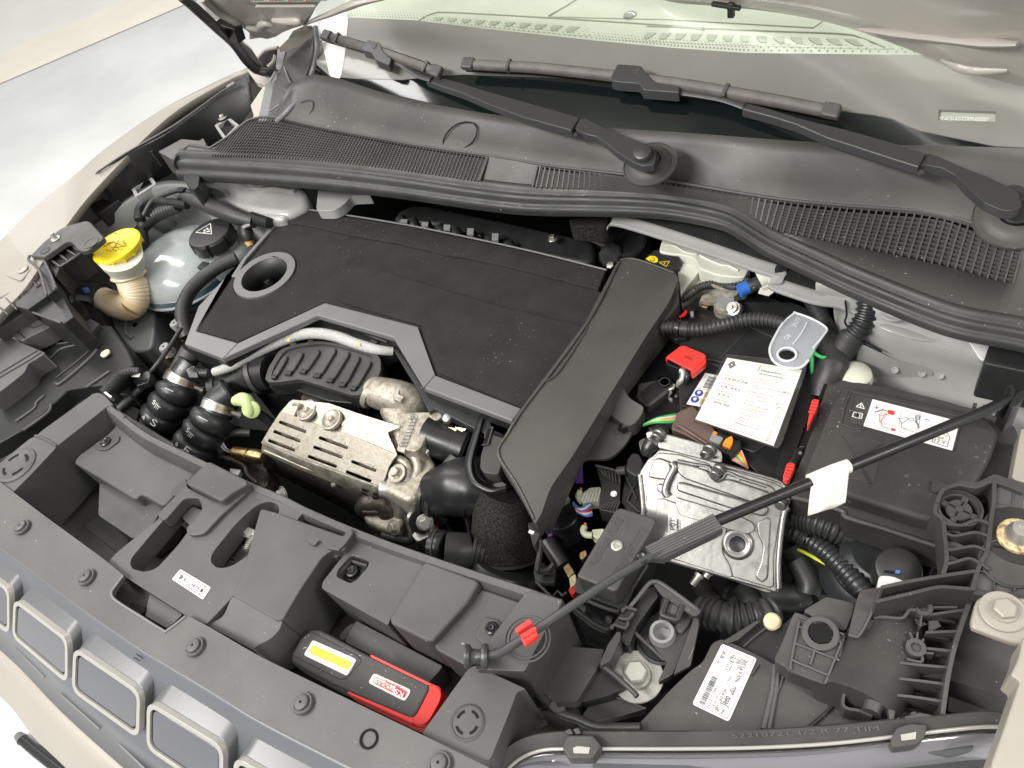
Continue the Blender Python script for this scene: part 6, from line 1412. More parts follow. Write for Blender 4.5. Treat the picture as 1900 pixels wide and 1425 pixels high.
for i_, y in enumerate(range(435, 580, 15)):
    w = .0022 if i_ % 3 else .0035
    strip(bt, T('n', -.0653, "%d,%d %d,%d" % (548-int((y-435)*.55), y, 690-int((y-435)*.55), y+32)), w*.5, 'ink_grey', name='bar')
strip(bt, T('n', -.0653, "375,580 640,640"), .0004, 'ink_grey', name='bar')
for x, y in ((415, 650), (360, 738)):
    c = T1('n', -.0652, x, y); r = (T1('n', -.0652, x+58, y)-c).length; slab('blue_sign', bt, circ(c, r, 24), .0004, 'blue_sign', bevel=0, smooth=0)
    fr = frame([c+Vector((-r, r, .0006)), c+Vector((r, r, .0006)), c+Vector((r, -r, .0006)), c+Vector((-r, -r, .0006))], 0)
    bm = bmesh.new(); bm.faces.new([bm.verts.new(fr(u, v)) for u, v in ((.35, .3), (.6, .22), (.72, .45), (.6, .78), (.42, .7), (.28, .5))]); fin(bm, 'sign_mark', 'white', bt, smooth=0)
for s_ in ("500,635 560,650 530,712 478,700", "445,728 505,742 475,808 422,796"): PS('ochre_sign', bt, 'n', -.0652, s_, .0004, 'ochre', bevel=0)
# negative terminal clamp
tm = simple('battery_clamp', 'bare metal battery clamp with a grey post and nut, by the brake fluid tank', 'battery clamp')
ztm = -.055
pc = T1('w', ztm+.006, 1400, 800)
lathe('post', tm, pc+Vector((0, 0, -.022)), (0, 0, 1), [(.0135, 0), (.0125, .022), (.0115, .0235), (0, .0235)], 'grey_part', 28)
lathe('clamp_ring', tm, pc+Vector((0, 0, -.023)), (0, 0, 1), [(.0165, 0), (.0165, .017), (.0155, .019), (.0128, .019)], 'alu_cast', 28)
PS('clamp_arm', tm, 'w', ztm+.004, "1105,730 1180,710 1215,735 1290,720 1340,705 1390,740 1300,790 1260,820 1190,820 1110,800 1065,830 1080,790", .007, 'alu_cast', r=.002, bevel=.0015)
PS('copper_pad', tm, 'w', ztm-.004, "1070,838 1185,855 1165,895 1065,862", .004, 'brass', r=.001)
PS('clamp_ear', tm, 'w', ztm-.003, "1420,820 1590,825 1625,880 1590,960 1540,990 1290,950 1285,900 1400,930", .012, 'alu_cast', r=.003, bevel=.0015)
lathe('clamp_nut', tm, T1('w', ztm+.002, 1500, 900), (-.2, -.5, .8), [(.010, -.003), (.010, .001), (.0075, .0015), (.0075, .007), (.003, .0075), (.003, .012), (0, .0125)], 'chrome', 24)
PS('cable_lug', tm, 'w', -.045, "1215,595 1240,590 1400,650 1480,670 1555,670 1555,710 1500,750 1420,745 1340,700 1330,660", .004, 'alu_cast', r=.002, bevel=.0012)
# red positive cover
rc_ = simple('terminal_cover', 'bright red plastic battery terminal cover marked 5492', 'cover')
PS('cover_top', rc_, 'bb', -.045, "1205,375 1445,195 1510,185 1840,320 1870,360 1860,400 1650,600 1500,530", .004, 'red_bright', r=.003, bevel=.0015)
PS('cover_lip', rc_, 'bb', -.047, "1610,580 1650,610 1870,400 1865,480 1650,660 1625,640", .010, 'red_bright', r=.001)
PS('cover_lip', rc_, 'bb', -.047, "1205,378 1225,385 1225,430 1210,450", .006, 'red_bright')
text(rc_, '5492', T1('bb', -.0445, 1500, 385), T1('bb', -.0445, 1640, 440), T1('bb', -.0445, 1520, 320), 'ink', hgt=.0045)
pt = simple('positive_terminal_box', 'black positive terminal fuse holder with shiny metal parts below the red cover', 'fuse holder')
PS('holder_box', pt, 'bb', -.085, "750,800 1100,740 1290,740 1365,830 1340,880 930,1190 860,1180 700,1050", .07, 'plastic', r=.004, bevel=.003)
PS('holder_top', pt, 'bb', -.0845, "770,980 960,810 1090,770 1270,760 1330,820 1200,920 920,1150 860,1140", .003, 'black_plastic', r=.003, bevel=.001)
lathe('holder_mark', pt, T1('bb', -.0805, 1185, 790), (0, 0, 1), [(.0075, 0), (.0075, .0006), (.0062, .0006), (.0062, 0)], 'plastic', 24)
PS('holder_side', pt, 'bb', -.06, "1200,440 1600,600 1580,650 1480,620 1440,580 1230,500", .03, 'gloss_black', r=.003)
PT('metal_link', pt, 'bb', "1460,600,-.06 1500,630,-.06 1480,740,-.065 1430,800,-.07 1420,850,-.08", [.005, .0045, .004], 'chrome')
PT('metal_link', pt, 'bb', "1590,610,-.058 1560,720,-.062 1510,860,-.075 1440,980,-.09 1380,1040,-.095", [.004, .005, .005], 'gloss_black')
PT('metal_link', pt, 'bb', "1350,840,-.085 1330,890,-.085 1260,920,-.087", .0022, 'chrome')
PT('metal_link', pt, 'bb', "1230,960,-.09 1290,960,-.09 1250,1010,-.095 1240,1050,-.1 1300,1080,-.1 1290,1110,-.1", .0024, 'chrome')
PT('holder_cable', pt, 'bb', "1270,980,-.10 1280,1080,-.11 1270,1200,-.13", .009, 'gloss_black')
lathe('holder_cap', pt, T1('bb', -.11, 1290, 1160), (0, 0, 1), [(.013, -.01), (.013, 0), (.011, .002), (0, .002)], 'black_plastic', 28)
PT('holder_edge', pt, 'bb', "530,850,-.09 700,650,-.085 850,430,-.08 870,350,-.08", .0015, 'plastic')
# brake fluid tank
bf = simple('brake_fluid_tank', 'off-white brake fluid tank with a black cap showing yellow warning signs', 'fluid tank')
PS('tank_upper', bf, 'w', -.03, "590,60 640,-30 760,0 1100,130 1400,260 1720,350 1640,500 1540,505 1300,480 1080,400 1000,260 830,220 700,210 560,180", .05, 'tank_white', r=.006, bevel=.006, seg=4)
PS('tank_lower', bf, 'w', -.045, "570,170 720,210 790,350 900,250 1070,230 1080,400 1000,520 830,715 815,560 790,420 700,300", .06, 'tank_white', r=.004, bevel=.005, seg=4)
PS('tank_step', bf, 'w', -.060, "1060,400 1300,480 1600,520 1530,620 1500,580 1220,530 1110,570 1040,600 980,560", .05, 'tank_white', r=.004, bevel=.004)
PS('tank_foot', bf, 'w', -.09, "960,540 990,600 970,690 850,760 830,720", .05, 'tank_white', r=.003, bevel=.003)
PT('tank_seam', bf, 'w', "1080,230,-.0285 1200,290,-.0285 1350,350,-.0285 1440,360,-.0285 1560,420,-.0285", .0015, 'white')
PT('tank_seam', bf, 'w', "640,100,-.029 760,110,-.029 900,190,-.029 1040,215,-.029", .0014, 'tank_white')
bcap = T1('w', -.038, 590, 322); rb = .0295
lathe('cap', bf, bcap, (-.05, -.2, 1), [(rb*.9, -.03), (rb, -.026), (rb, -.004), (rb*.93, 0), (rb*.6, .0015), (0, .002)], 'black_plastic', 60, kn=15, knurl=.05)
BPn = Pl(bcap+Vector((-.05, -.2, 1)).normalized()*.0022, (-.05, -.2, 1))
slab('yellow_sign', bf, T('w', BPn, "395,270 450,235 510,238 548,270 545,310 500,322 440,300"), .0005, 'yellow', bevel=0, smooth=0)
strip(bf, ell(T1('w', BPn, 480, 285), Vector((.0035, 0, 0)), Vector((0, .0035, 0)), 16, 200, 500), .0008, 'ink', name='sign_mark', n=BPn.n, dz=.0009)
strip(bf, T('w', BPn, "562,318 695,305 655,372"), .0009, 'yellow', name='sign_triangle', n=BPn.n, closed=True)
strip(bf, T('w', BPn, "640,322 618,355"), .0012, 'yellow', name='sign_mark', n=BPn.n)
# harness round the battery
PS('battery_wall', bt, 'p', -.10, "1160,760 1200,640 1262,600 1262,800 1220,790", .15, 'gloss_black')
vh = simple('vent_conduit', 'ribbed black conduit running from the intake duct across the battery', 'conduit')
PT('conduit', vh, 'w', "590,1135,-.045 680,1135,-.045 770,1140,-.045 850,1150,-.045 950,1160,-.045 1150,1150,-.045 1350,1110,-.042 1550,1060,-.04 1750,1035,-.038 1950,1045,-.036 2150,1090,-.034", .0098, 'rubber', seg=20, rib=.0058, depth=.17)
PT('conduit_sleeve', vh, 'w', "835,1150,-.0448 930,1158,-.0448", .0108, 'rubber', seg=20)
PT('conduit_clip', vh, 'w', "785,1140,-.0445 830,1148,-.0445", .0115, 'gloss_black', seg=18)
PT('thin_conduit', vh, 'w', "840,790,-.06 920,740,-.055 1000,680,-.05 1100,625,-.05 1220,600,-.05 1400,620,-.05 1540,640,-.045", .0065, 'rubber', seg=14, rib=.004, depth=.15)
PT('thin_conduit', vh, 'w', "1500,640,-.05 1600,580,-.045 1700,530,-.04", .009, 'rubber', seg=14, rib=.0045, depth=.2)
for s_ in ("820,1010,-.06 870,970,-.058 900,925,-.058", "830,1005,-.06 880,985,-.06 905,940,-.058"): PT('red_wire', vh, 'w', s_, .0018, 'red')
PS('small_plug', vh, 'w', -.06, "860,900 930,860 1010,870 1030,910 960,940 900,960", .02, 'black_plastic', r=.003)
PS('small_plug', vh, 'w', -.056, "950,930 1000,925 1000,990 960,990", .005, 'grey_part')
PS('conduit_foot', vh, 'w', -.062, "660,1200 780,1180 940,1230 920,1270 760,1290", .01, 'gloss_black', r=.004)
bw = simple('earth_cable', 'thick black braided cable with blue tape and a white tag at the battery clamp', 'cable')
PT('blue_tape', bw, 'w', "1570,685,-.04 1640,650,-.039 1700,625,-.038", .0095, 'blue', seg=16)
PT('black_sleeve', bw, 'w', "1700,625,-.038 1760,600,-.036 1820,570,-.034", .0098, 'rubber', seg=16)
PT('white_tape', bw, 'g', "30,455,-.032 100,425,-.028 200,430,-.026 280,430,-.024", .0115, 'cloth_white', seg=16)
PS('white_tag', bw, 'g', -.035, "50,490 110,475 135,540 100,565 25,545", .0012, 'cloth_white', bevel=0)
for s_ in ("55,520 95,505", "60,530 100,515"): strip(bw, T('g', -.0349, s_), .0008, 'ink_grey', name='tag_print')
PT('braided_cable', bw, 'g', "260,420,-.026 320,460,-.028 380,530,-.032 420,620,-.036 470,720,-.042 500,800,-.048 510,880,-.05", .0118, 'rubber', seg=16, rib=.0022, depth=.08)
PT('taped_joint', bw, 'g', "500,860,-.05 540,950,-.052 560,1020,-.055 540,1090,-.06 500,1180,-.07 470,1290,-.08", [.012, .014, .020, .020, .017], 'rubber', seg=18)
sc2 = simple('strut_conduit', 'large split black corrugated conduit dropping from the rubber seal beside the near strut tower', 'conduit')
PT('split_conduit', sc2, 'g', "815,560,.0 800,640,-.01 780,720,-.02 740,800,-.03 680,860,-.04", .0145, 'hose_rubber', seg=18, rib=.0075, depth=.16)
PT('taped_end', sc2, 'g', "690,850,-.04 640,920,-.048 590,990,-.055", [.0155, .0160, .015], 'rubber', seg=18)
gw = simple('green_wire', 'thin green wire looping beside the battery next to the clear ring bracket', 'wire')
PT('wire', gw, 'g', "545,1000,-.045 480,1000,-.042 430,975,-.04 412,960,-.042 405,1040,-.05 410,1110,-.06 440,1150,-.07", .0024, 'green_wire')
wp_ = simple('white_cap', 'white round plastic cap between taped cable and battery cover', 'cap')
lathe('cap_dome', wp_, T1('g', -.07, 695, 1150), (0, 0, 1), [(.024, -.02), (.024, 0), (.021, .01), (.012, .016), (0, .018)], 'tank_white', 32)
# clear ring bracket
cr = simple('clear_ring_holder', 'transparent plastic holder with a round hole, standing at the corner of the service card', 'holder')
hc = T1('g', -.028, 228, 980); hr_ = (T1('g', -.028, 292, 980)-hc).length
PS('clear_body', cr, 'g', -.028, "275,680 340,700 505,790 490,840 420,950 370,1040 330,1070 260,1078 190,1062 130,1020 108,955 120,900 200,760", .004, 'frost', r=.004, bevel=.001, holes=[circ(hc, hr_, 28)])
cl = bpy.data.objects[-1] if False else None
rq = circ(hc+Vector((0, 0, .0006)), hr_*1.04, 36); tube('hole_rim', cr, rq+[rq[0]], .0016, 'frost_edge', 8, raw=True)
PT('body_edge', cr, 'g', "290,683,-.0275 200,760,-.0275 125,890,-.0275 108,955,-.0275 130,1020,-.0275 190,1062,-.0275 260,1078,-.0275 330,1068,-.0275 380,1020,-.0275", .0017, 'frost_edge')
PT('body_edge', cr, 'g', "275,682,-.0275 400,725,-.0275 505,790,-.0275 490,840,-.0275 415,930,-.0275", .0015, 'frost_edge')
PT('body_fold', cr, 'g', "370,755,-.0278 330,830,-.0278 270,905,-.0278", .001, 'frost_edge')
text(cr, '3N77', T1('g', -.0275, 290, 790), T1('g', -.0275, 330, 730), T1('g', -.0275, 265, 770), 'frost_edge', hgt=.006, name='moulded_mark')
text(cr, 'G8', T1('g', -.0275, 228, 880), T1('g', -.0275, 262, 850), T1('g', -.0275, 215, 860), 'frost_edge', hgt=.006, name='moulded_mark')

# service card in its clear sleeve
sv = simple('service_card', 'white service card headed étiquette d’entretien in a clear sleeve, lying on the battery', 'service card')
CP = plane3(T1('n', -.046, 780, 130), T1('n', -.046, 1870, 290), T1('n', -.050, 1490, 1400))
PS('clear_sleeve', sv, 'n', CP, "780,130 850,132 1380,190 1870,280 1868,340 1760,690 1540,1340 1490,1402 1430,1395 680,1130 360,1050 345,1010 560,560 750,160", .0006, 'clear_plastic', bevel=0)
PT_ = T('n', CP, "780,130 1380,190 1868,285 1868,340 1760,690 1540,1340 1490,1402 1430,1395 680,1130 355,1045 345,1010 560,560 750,160")
tube('sleeve_edge', sv, [p+CP.n*.0004 for p in fillet(PT_+[], .003, 3)+[PT_[0]]], .0007, 'lens_clear', 6, raw=True)
QP = [p+CP.n*.0007 for p in T('n', CP, "800,178 1812,345 1428,1372 368,1008")]
slab('paper', sv, QP, .0004, 'paper', bevel=0)
fr = frame([p+CP.n*.0003 for p in QP], 0)
sw = (fr(1, 0)-fr(0, 0)).length
def ct(s, u, v, w, hgt, m='ink_grey', up=.06):
    return text(sv, s, fr(u, v), fr(u+w, v), fr(u, v-up), m, hgt=hgt*sw, dz=.0003)
# diamond badge of two nested rhombi
for k, w_ in ((1.0, .0009), (.55, .0009)):
    c = Vector((.105, .10)); pts = [(0, -.045*k), (.048*k, -.012*k), (.048*k, .012*k), (0, .052*k), (-.048*k, .012*k), (-.048*k, -.012*k)]
    pts = [(0, -.058*k), (.045*k, 0), (0, .058*k), (-.045*k, 0)]
    strip(sv, [fr(c.x+a, c.y+b) for a, b in pts], w_, 'ink', n=CP.n, name='diamond_mark', closed=True)
strip(sv, [fr(.47, .03), fr(.47, .13)], .0005, 'ink_grey', n=CP.n, name='rule')
ct('étiquette', .50, .115, .27, .032, 'ink_grey'); ct('d’entretien', .50, .165, .33, .032, 'ink_grey')
for i_, (lb_, hw_) in enumerate((('Date', '13.07.26'), ('Kilométrage', '14 431'), ('Niveau d’huile', '4.5 L'), ('Grade d’huile', '0W20'))):
    v = .275+i_*.125
    ct(lb_, .08, v, (.06, .19, .21, .2)[i_], .015)
    ct(hw_, .11, v+.058, (.30, .24, .17, .20)[i_], .034)
    strip(sv, [fr(.09, v+.075), fr(.42, v+.075)], .0002, 'ink_grey', n=CP.n, name='rule')
for v, s_, w in ((.235, 'Cachet d’après prestation', .32), (.262, 'à la révision de', .21), (.288, 'Votre véhicule', .24), (.345, 'Opération(s) complémentaire(s)', .46), (.372, 'réalisée ?', .13), (.43, 'Vidange, filtre à huile', .31), (.475, 'Filtre d’habitacle', .25), (.52, 'Filtre à carburant', .27),
                 (.565, 'Filtre à air', .12), (.61, 'Bougies d’allumage', .32), (.66, 'Courroie de distribution', .30), (.685, 'de distribution', .2), (.73, 'Courroie accessoires', .3), (.755, 'd’accessoires', .22), (.80, 'Liquide de frein', .23), (.84, 'Liquide de refroidissement', .41), (.88, 'Batterie auxiliaire', .36)):
    ct(s_, .47, v, w, .015)
for i_, v in enumerate((.60, .65, .70, .75, .82, .86, .90, .94)):
    strip(sv, [fr(.90, v), fr(.93, v), fr(.93, v+.03), fr(.90, v+.03)], .0003, 'ink_grey', n=CP.n, name='tick_box', closed=True)
for u, v in ((.91, .33), (.88, .50), (.90, .545)):
    strip(sv, smooth_path([fr(u-.04, v+.01), fr(u-.02, v-.012), fr(u, v), fr(u-.03, v+.02), fr(u+.01, v-.01), fr(u+.05, v+.03)], 4), .0003, 'ink_grey', n=CP.n, name='pen_mark')
for v, a, b in ((.93, .05, .50), (.945, .50, .98), (.885, .47, .62), (.91, .47, .80)): strip(sv, [fr(a, v), fr(b, v)], .0002, 'ink_grey', n=CP.n, name='rule')
ct('prochaine visite dans l’année ou à 20 000 km, selon votre carnet', .12, .975, .80, .014, 'ink')

# ================================================================== CONNECTORS near the ECU
cn = simple('wiring_connector', 'brown rectangular plug with a grey and orange latch and multicoloured wires, under the service card', 'connector')
PS('brown_plug', cn, 'k', -.062, "480,50 540,-90 700,-160 960,120 900,270 870,290 620,150 480,90", .035, 'brown', r=.005, bevel=.004, seg=3)
PT('plug_seam', cn, 'k', "540,60,-.0605 600,80,-.0605 860,250,-.0605", .0022, 'brown', seg=8)
PS('grey_sleeve', cn, 'k', -.06, "900,130 1020,180 980,250 870,200", .02, 'grey_part', r=.002, bevel=.001)
PS('black_sleeve', cn, 'k', -.0605, "960,100 1060,150 1210,220 1200,290 1130,390 1010,330 960,260 1010,190 940,120", .02, 'black_plastic', r=.003, bevel=.002)
PS('orange_latch', cn, 'k', -.055, "1040,190 1100,155 1118,175 1115,230 1085,285 1050,275 1005,255 1020,220", .006, 'orange', r=.002, bevel=.0015)
PS('orange_latch', cn, 'k', -.058, "905,118 930,108 960,125 950,138 910,135", .004, 'orange', r=.001)
PS('plug_comb', cn, 'k', -.0595, "1170,200 1200,210 1180,330 1100,400 1080,380 1150,310", .015, 'gloss_black', r=.002)
for i_, m_ in enumerate(('pink_wire', 'pink_wire', 'green_wire', 'yellow_wire', 'orange', 'pink_wire')):
    PT('plug_wire', cn, 'k', "%d,%d,-.063 %d,%d,-.067 1270,495,-.08" % (1100+i_*20, 400-i_*17, 1180+i_*12, 440-i_*6), .0015, m_, seg=6)
for i_, m_ in enumerate(('green_wire', 'white_wire', 'pink_wire', 'yellow_wire', 'green_wire')):
    PT('plug_wire', cn, 'D', "%d,%d,-.07 %d,%d,-.06 %d,%d,-.058 360,565,-.085" % (615, 490+i_*11, 540, 500+i_*11, 440, 525+i_*5), .002, m_, seg=6)
PS('dark_boot', cn, 'k', -.075, "230,70 300,40 440,70 470,110 420,140 260,110", .02, 'black_plastic', r=.006, bevel=.004)
# ================================================================== ECU
eu = simple('engine_control_unit', 'silver pressed aluminium engine control unit with studs, a round hole and a data label', 'control unit')
EPl = plane3(T1('k', -.066, 140, 540), T1('k', -.066, 1690, 720), T1('p', -.128, 1447, 1098))
bd = T('k', EPl, "140,540 245,380 300,345 345,290 560,310 800,380 1005,440 1560,595 1640,635 1690,715 1712,800 1700,930 1650,965 1590,1425 1600,1760 1560,1800 1486,1771 268,1420 175,1100")
slab('unit_body', eu, bd, .018, 'alu', r=.004, bevel=.003, seg=3, d=-EPl.n)
bd2 = T('k', EPl.off(.0015), "200,590 290,400 340,330 560,350 800,425 860,440 930,520 1060,500 1560,650 1640,700 1650,790 1620,930 1540,1425 1545,1720 1500,1740 330,1390 240,1150")
slab('unit_step', eu, bd2, .003, 'alu', r=.004, bevel=.0015, seg=3, d=-EPl.n)
def EP(name, s_, off, h, r=.005, bev=.003, m='alu'):
    return slab(name, eu, T('k', EPl.off(off), s_), h, m, r=r, bevel=bev, seg=4, n=6, d=-EPl.n)
EP('pressed_flange', "210,130 250,105 320,108 660,200 960,290 1000,330 1008,400 1000,445 850,420 560,345 340,290 330,240 225,200", .006, .006, .006, .002)
EP('pressed_pad', "300,400 350,385 470,430 480,470 460,580 440,620 330,610 240,590 245,540", .006, .005)
EP('pressed_pad', "330,650 440,670 430,740 400,770 325,730", .005, .004)
EP('pressed_pad', "530,430 720,470 860,520 900,590 960,640 1050,600 1190,640 1480,740 1500,790 1460,870 1300,850 620,610 560,560 520,500", .006, .005, .006, .003)
EP('pressed_pad', "540,640 600,640 1480,900 1480,960 1430,1000 1100,920 530,730", .0075, .006, .005, .0035)
EP('pressed_pad', "500,790 1200,1000 1320,1060 1345,1110 1330,1150 1270,1180 1000,1110 560,980", .0065, .005, .005, .003)
EP('main_panel', "330,815 400,810 500,850 1000,1040 1060,1150 1000,1250 1010,1390 1080,1500 1120,1640 330,1380 315,1100", .005, .004, .006, .003)
EP('main_panel', "1360,1060 1480,1000 1510,1040 1480,1640 1420,1690 1340,1620 1400,1480 1430,1300 1370,1180", .004, .004, .006, .003)
tube('pressed_rib', eu, [p for p in T('k', EPl.off(.006), "480,440 510,490 470,570 430,660 415,740 440,790")], .0045, 'alu', 14)
tube('pressed_rib', eu, T('k', EPl.off(.004), "540,420 700,455 850,480 900,540 940,600 1010,600 1060,545 1200,600 1500,700 1520,780"), .0022, 'alu', 10)
for s_ in ("760,490 780,475 860,495 850,515", "1080,600 1100,580 1190,605 1180,630", "1450,710 1480,695 1540,720 1530,745", "345,420 370,408 450,435 440,455"):
    slab('pressed_slot', eu, T('k', EPl.off(.0068), s_), .0012, 'alu', r=.001, bevel=.0004, d=-EPl.n)
tube('edge_fold', eu, T('k', EPl.off(.001), "150,560 185,900 180,1100 280,1420"), .003, 'alu', 10)
tube('edge_fold', eu, T('k', EPl.off(.002), "1690,900 1640,1000 1590,1425 1590,1740"), .0035, 'alu', 10)
tube('edge_fold', eu, T('k', EPl.off(.002), "1010,470 1300,545 1560,620 1640,670 1670,760"), .002, 'alu', 10)
hc2 = T1('k', EPl.off(.004), 1165, 1282); hx = (T1('k', EPl.off(.004), 1255, 1300)-hc2).length
lathe('hole_dish', eu, hc2, EPl.n, [(hx*1.9, -.0015), (hx*1.75, .0008), (hx*1.5, .0020), (hx*1.35, .0020), (hx*1.15, .0008), (hx*.95, .0004), (hx*.9, -.012)], 'alu', 48)
lathe('round_hole', eu, hc2, EPl.n, [(hx*.92, -.004), (hx*.92, .0010), (hx*.84, .0004), (0, -.001)], 'black_plastic', 36)
def stud(x, y, r, l, off=.004, m='steel', hollow=True):
    c = T1('k', EPl.off(off), x, y); a = (EPl.n*.2+Vector((-.1, -.75, .1))).normalized()
    lathe('stud', eu, c, a, [(r*1.25, -.004), (r*1.25, .001), (r, .002), (r, l), (r*.85, l+.001)]+([(r*.62, l+.001), (r*.6, l-.004), (0, l-.004)] if hollow else [(0, l+.001)]), m, 24); return c, a
stud(870, 310, .0066, .012, .010, 'alu'); stud(965, 520, .0062, .011, .007, 'alu', hollow=False)
stud(1640, 820, .0066, .012, .005, 'alu', False)
c_st, a_st = stud(345, 150, .0064, .008, .010, 'alu')
tube('stud_nozzle', eu, T('k', 0, "330,190,-.045 280,240,-.047 235,300,-.05 215,370,-.055"), [.008, .0105, .0085, .0055], 'gloss_black', 18)
tube('nozzle_ring', eu, T('k', 0, "310,205,-.0455 285,235,-.047"), [.0105, .0108], 'alu', 20)
PS('corner_lug', eu, 'k', -.062, "140,215 190,180 230,190 240,260 190,330 150,290", .012, 'alu', r=.003, bevel=.002)
for s_ in ("800,325 820,330 815,352 800,345", "910,375 950,372 948,392 920,395", "255,175 275,168 270,200 258,195", "365,215 400,205 398,222 370,228"):
    slab('stud_slot', eu, T('k', EPl.off(.0125), s_), .0005, 'deep_black', bevel=0)
# studs below
for x, y, l_ in ((590, 130, .016), (700, 90, .010)):
    c = T1('cc', -.13, x, y-40); lathe('stud', eu, c, (-.25, -.7, -.3), [(.006, 0), (.006, .004), (.0045, .004), (.0045, l_), (0, l_)], 'steel', 18)
PS('corner_lug', eu, 'cc', -.128, "1390,90 1440,100 1470,160 1400,240 1340,250 1330,190", .012, 'alu', r=.003, bevel=.002)
tube('lower_edge', eu, T('cc', 0, "540,0,-.132 820,70,-.132 900,110,-.132 1200,215,-.132 1330,260,-.132 1400,240,-.13"), .0034, 'chrome', 12)
LQ = T('k', EPl.off(.0055), "447,963 603,1010 603,1300 442,1250")
slab('data_label', eu, LQ, .0004, 'white', r=.002, bevel=0, d=-EPl.n)
fr2 = frame([p+EPl.n*.0004 for p in LQ], 0)
rng = random.Random(5)
for q in range(5):
    for w in range(4):
        u, v = .28+.09*q, .1+.045*w
for i_, u in enumerate((.12, .20, .62, .72, .82)):
    strip(eu, [fr2(u, .12), fr2(u, .45)], .0010 if i_ in (2,) else .0005, 'ink', n=EPl.n, name='label_print')
text(eu, 'P01', fr2(.5, .52), fr2(.5, .18), fr2(.1, .52), 'ink', hgt=.0065)
text(eu, '98357754', fr2(.72, .58), fr2(.72, .08), fr2(.5, .58), 'ink', hgt=.003)
eb2 = simple('unit_bracket', 'black ribbed plastic carrier holding the control unit on its left side', 'bracket')
PS('carrier_plate', eb2, 'C', -.115, "1160,620 1320,650 1340,700 1330,880 1310,960 1180,930 1200,760", .03, 'black_plastic', r=.003, bevel=.002)
for i_ in range(5): PT('carrier_rib', eb2, 'C', "%d,%d,-.113 %d,%d,-.113" % (1195+i_*26, 650+i_*4, 1225+i_*20, 700+i_*12), .0014, 'plastic', seg=6, samp=1)
for i_ in range(6): PT('carrier_rib', eb2, 'C', "%d,%d,-.112 %d,%d,-.112" % (1195+i_*22, 925+i_*2, 1240+i_*18, 885-i_*2), .0012, 'plastic', seg=6, samp=1)
PT('carrier_edge', eb2, 'C', "1160,622,-.1135 1240,640,-.1135 1330,665,-.1135 1330,750,-.1135", .002, 'plastic', samp=1)
lathe('carrier_rivet', eb2, T1('C', -.1125, 1288, 822), (0, 0, 1), [(.0045, 0), (.004, .001), (0, .0012)], 'white', 20)
PS('carrier_box', eb2, 'C', -.085, "1385,570 1420,530 1470,540 1500,600 1470,690 1440,700 1370,650", .05, 'black_plastic', r=.003, bevel=.002)
PT('carrier_pin', eb2, 'C', "1320,660,-.105 1380,655,-.10", .006, 'plastic')
PS('carrier_wall', eb2, 'C', -.12, "1370,690 1460,710 1480,950 1400,960 1340,880", .03, 'gloss_black', r=.002)
for s_ in ("1375,700,-.118 1450,860,-.118", "1450,720,-.118 1380,880,-.118", "1380,870,-.118 1470,950,-.118"): PT('carrier_rib', eb2, 'C', s_, .0014, 'plastic', seg=6, samp=1)
# cream connectors
cc1 = simple('cream_connector', 'ribbed cream connector with blue, white and red wires behind the fuse box lid', 'connector', 'cream connectors in the wiring behind the fuse box')
PS('plug_body', cc1, 'C', -.135, "1045,830 1120,775 1195,770 1200,870 1060,885", .02, 'connector_cream', r=.002)
for i_ in range(6): PT('plug_rib', cc1, 'C', "%d,%d,-.134 %d,%d,-.134" % (1060+i_*22, 875, 1085+i_*22, 815-i_*5), .0016, 'tank_white', seg=6, samp=1)
PS('orange_lock', cc1, 'C', -.133, "1045,775 1062,772 1062,812 1045,808", .006, 'orange')
PT('plug_neck', cc1, 'C', "1050,800,-.135 1035,840,-.137 1060,880,-.137", .004, 'connector_cream')
for i_, m_ in enumerate(('blue_wire', 'white_wire', 'blue_wire', 'red', 'white_wire', 'blue_wire')):
    PT('plug_wire', cc1, 'C', "%d,%d,-.138 %d,%d,-.133 %d,%d,-.138" % (1000+i_*6, 885+i_*13, 1050+i_*8, 925+i_*10, 1120+i_*3, 880+i_*18), .0018, m_, seg=6)
cc2_ = simple('cream_connector', 'lower cream connector with an orange tip, half hidden by the fuse box lid', 'connector', 'cream connectors in the wiring behind the fuse box')
PS('plug_body', cc2_, 'x', -.135, "380,410 560,395 560,520 470,550 380,500", .02, 'connector_cream', r=.002)
PT('plug_neck', cc2_, 'x', "280,370,-.135 255,430,-.136 300,490,-.137 390,500,-.137", .0045, 'connector_cream')
PS('orange_lock', cc2_, 'x', -.133, "262,305 300,310 300,360 265,352", .006, 'orange')
cc3 = simple('pale_plug', 'small pale grey plug in the dark beside the tip of the intake duct', 'connector')
PS('plug_body', cc3, 'C', -.14, "870,850 960,825 975,850 930,880 885,890", .012, 'grey_part', r=.002)
pw = simple('purple_wires', 'bundle of purple wires in the gap right of the intake duct', 'wires')
for i_ in range(5): PT('wire', pw, 'C', "%d,615,-.13 %d,680,-.14 %d,745,-.15" % (1022+i_*9, 1022+i_*9, 1030+i_*8), .0026, 'purple', seg=8)
for i_ in range(2): PT('wire', pw, 'r', "%d,1110,-.16 %d,1160,-.165 %d,1210,-.17" % (1120+i_*14, 1130+i_*14, 1140+i_*14), .0026, 'purple', seg=8)
gm = simple('gold_connector', 'black cable with a gold metal fitting and red end, left of the fuse box', 'connector')
PT('cable', gm, 'q', "1640,330,-.17 1700,420,-.175 1760,510,-.18", .012, 'black_plastic', seg=14)
PS('gold_sleeve', gm, 'q', -.165, "1760,525 1800,490 1845,560 1800,600", .012, 'brass', r=.002)
PS('tan_sleeve', gm, 'q', -.167, "1805,600 1850,570 1860,640 1815,680", .012, 'neck', r=.002)
PS('red_end', gm, 'q', -.168, "1805,670 1860,660 1850,710 1830,730 1800,700", .012, 'red', r=.002)
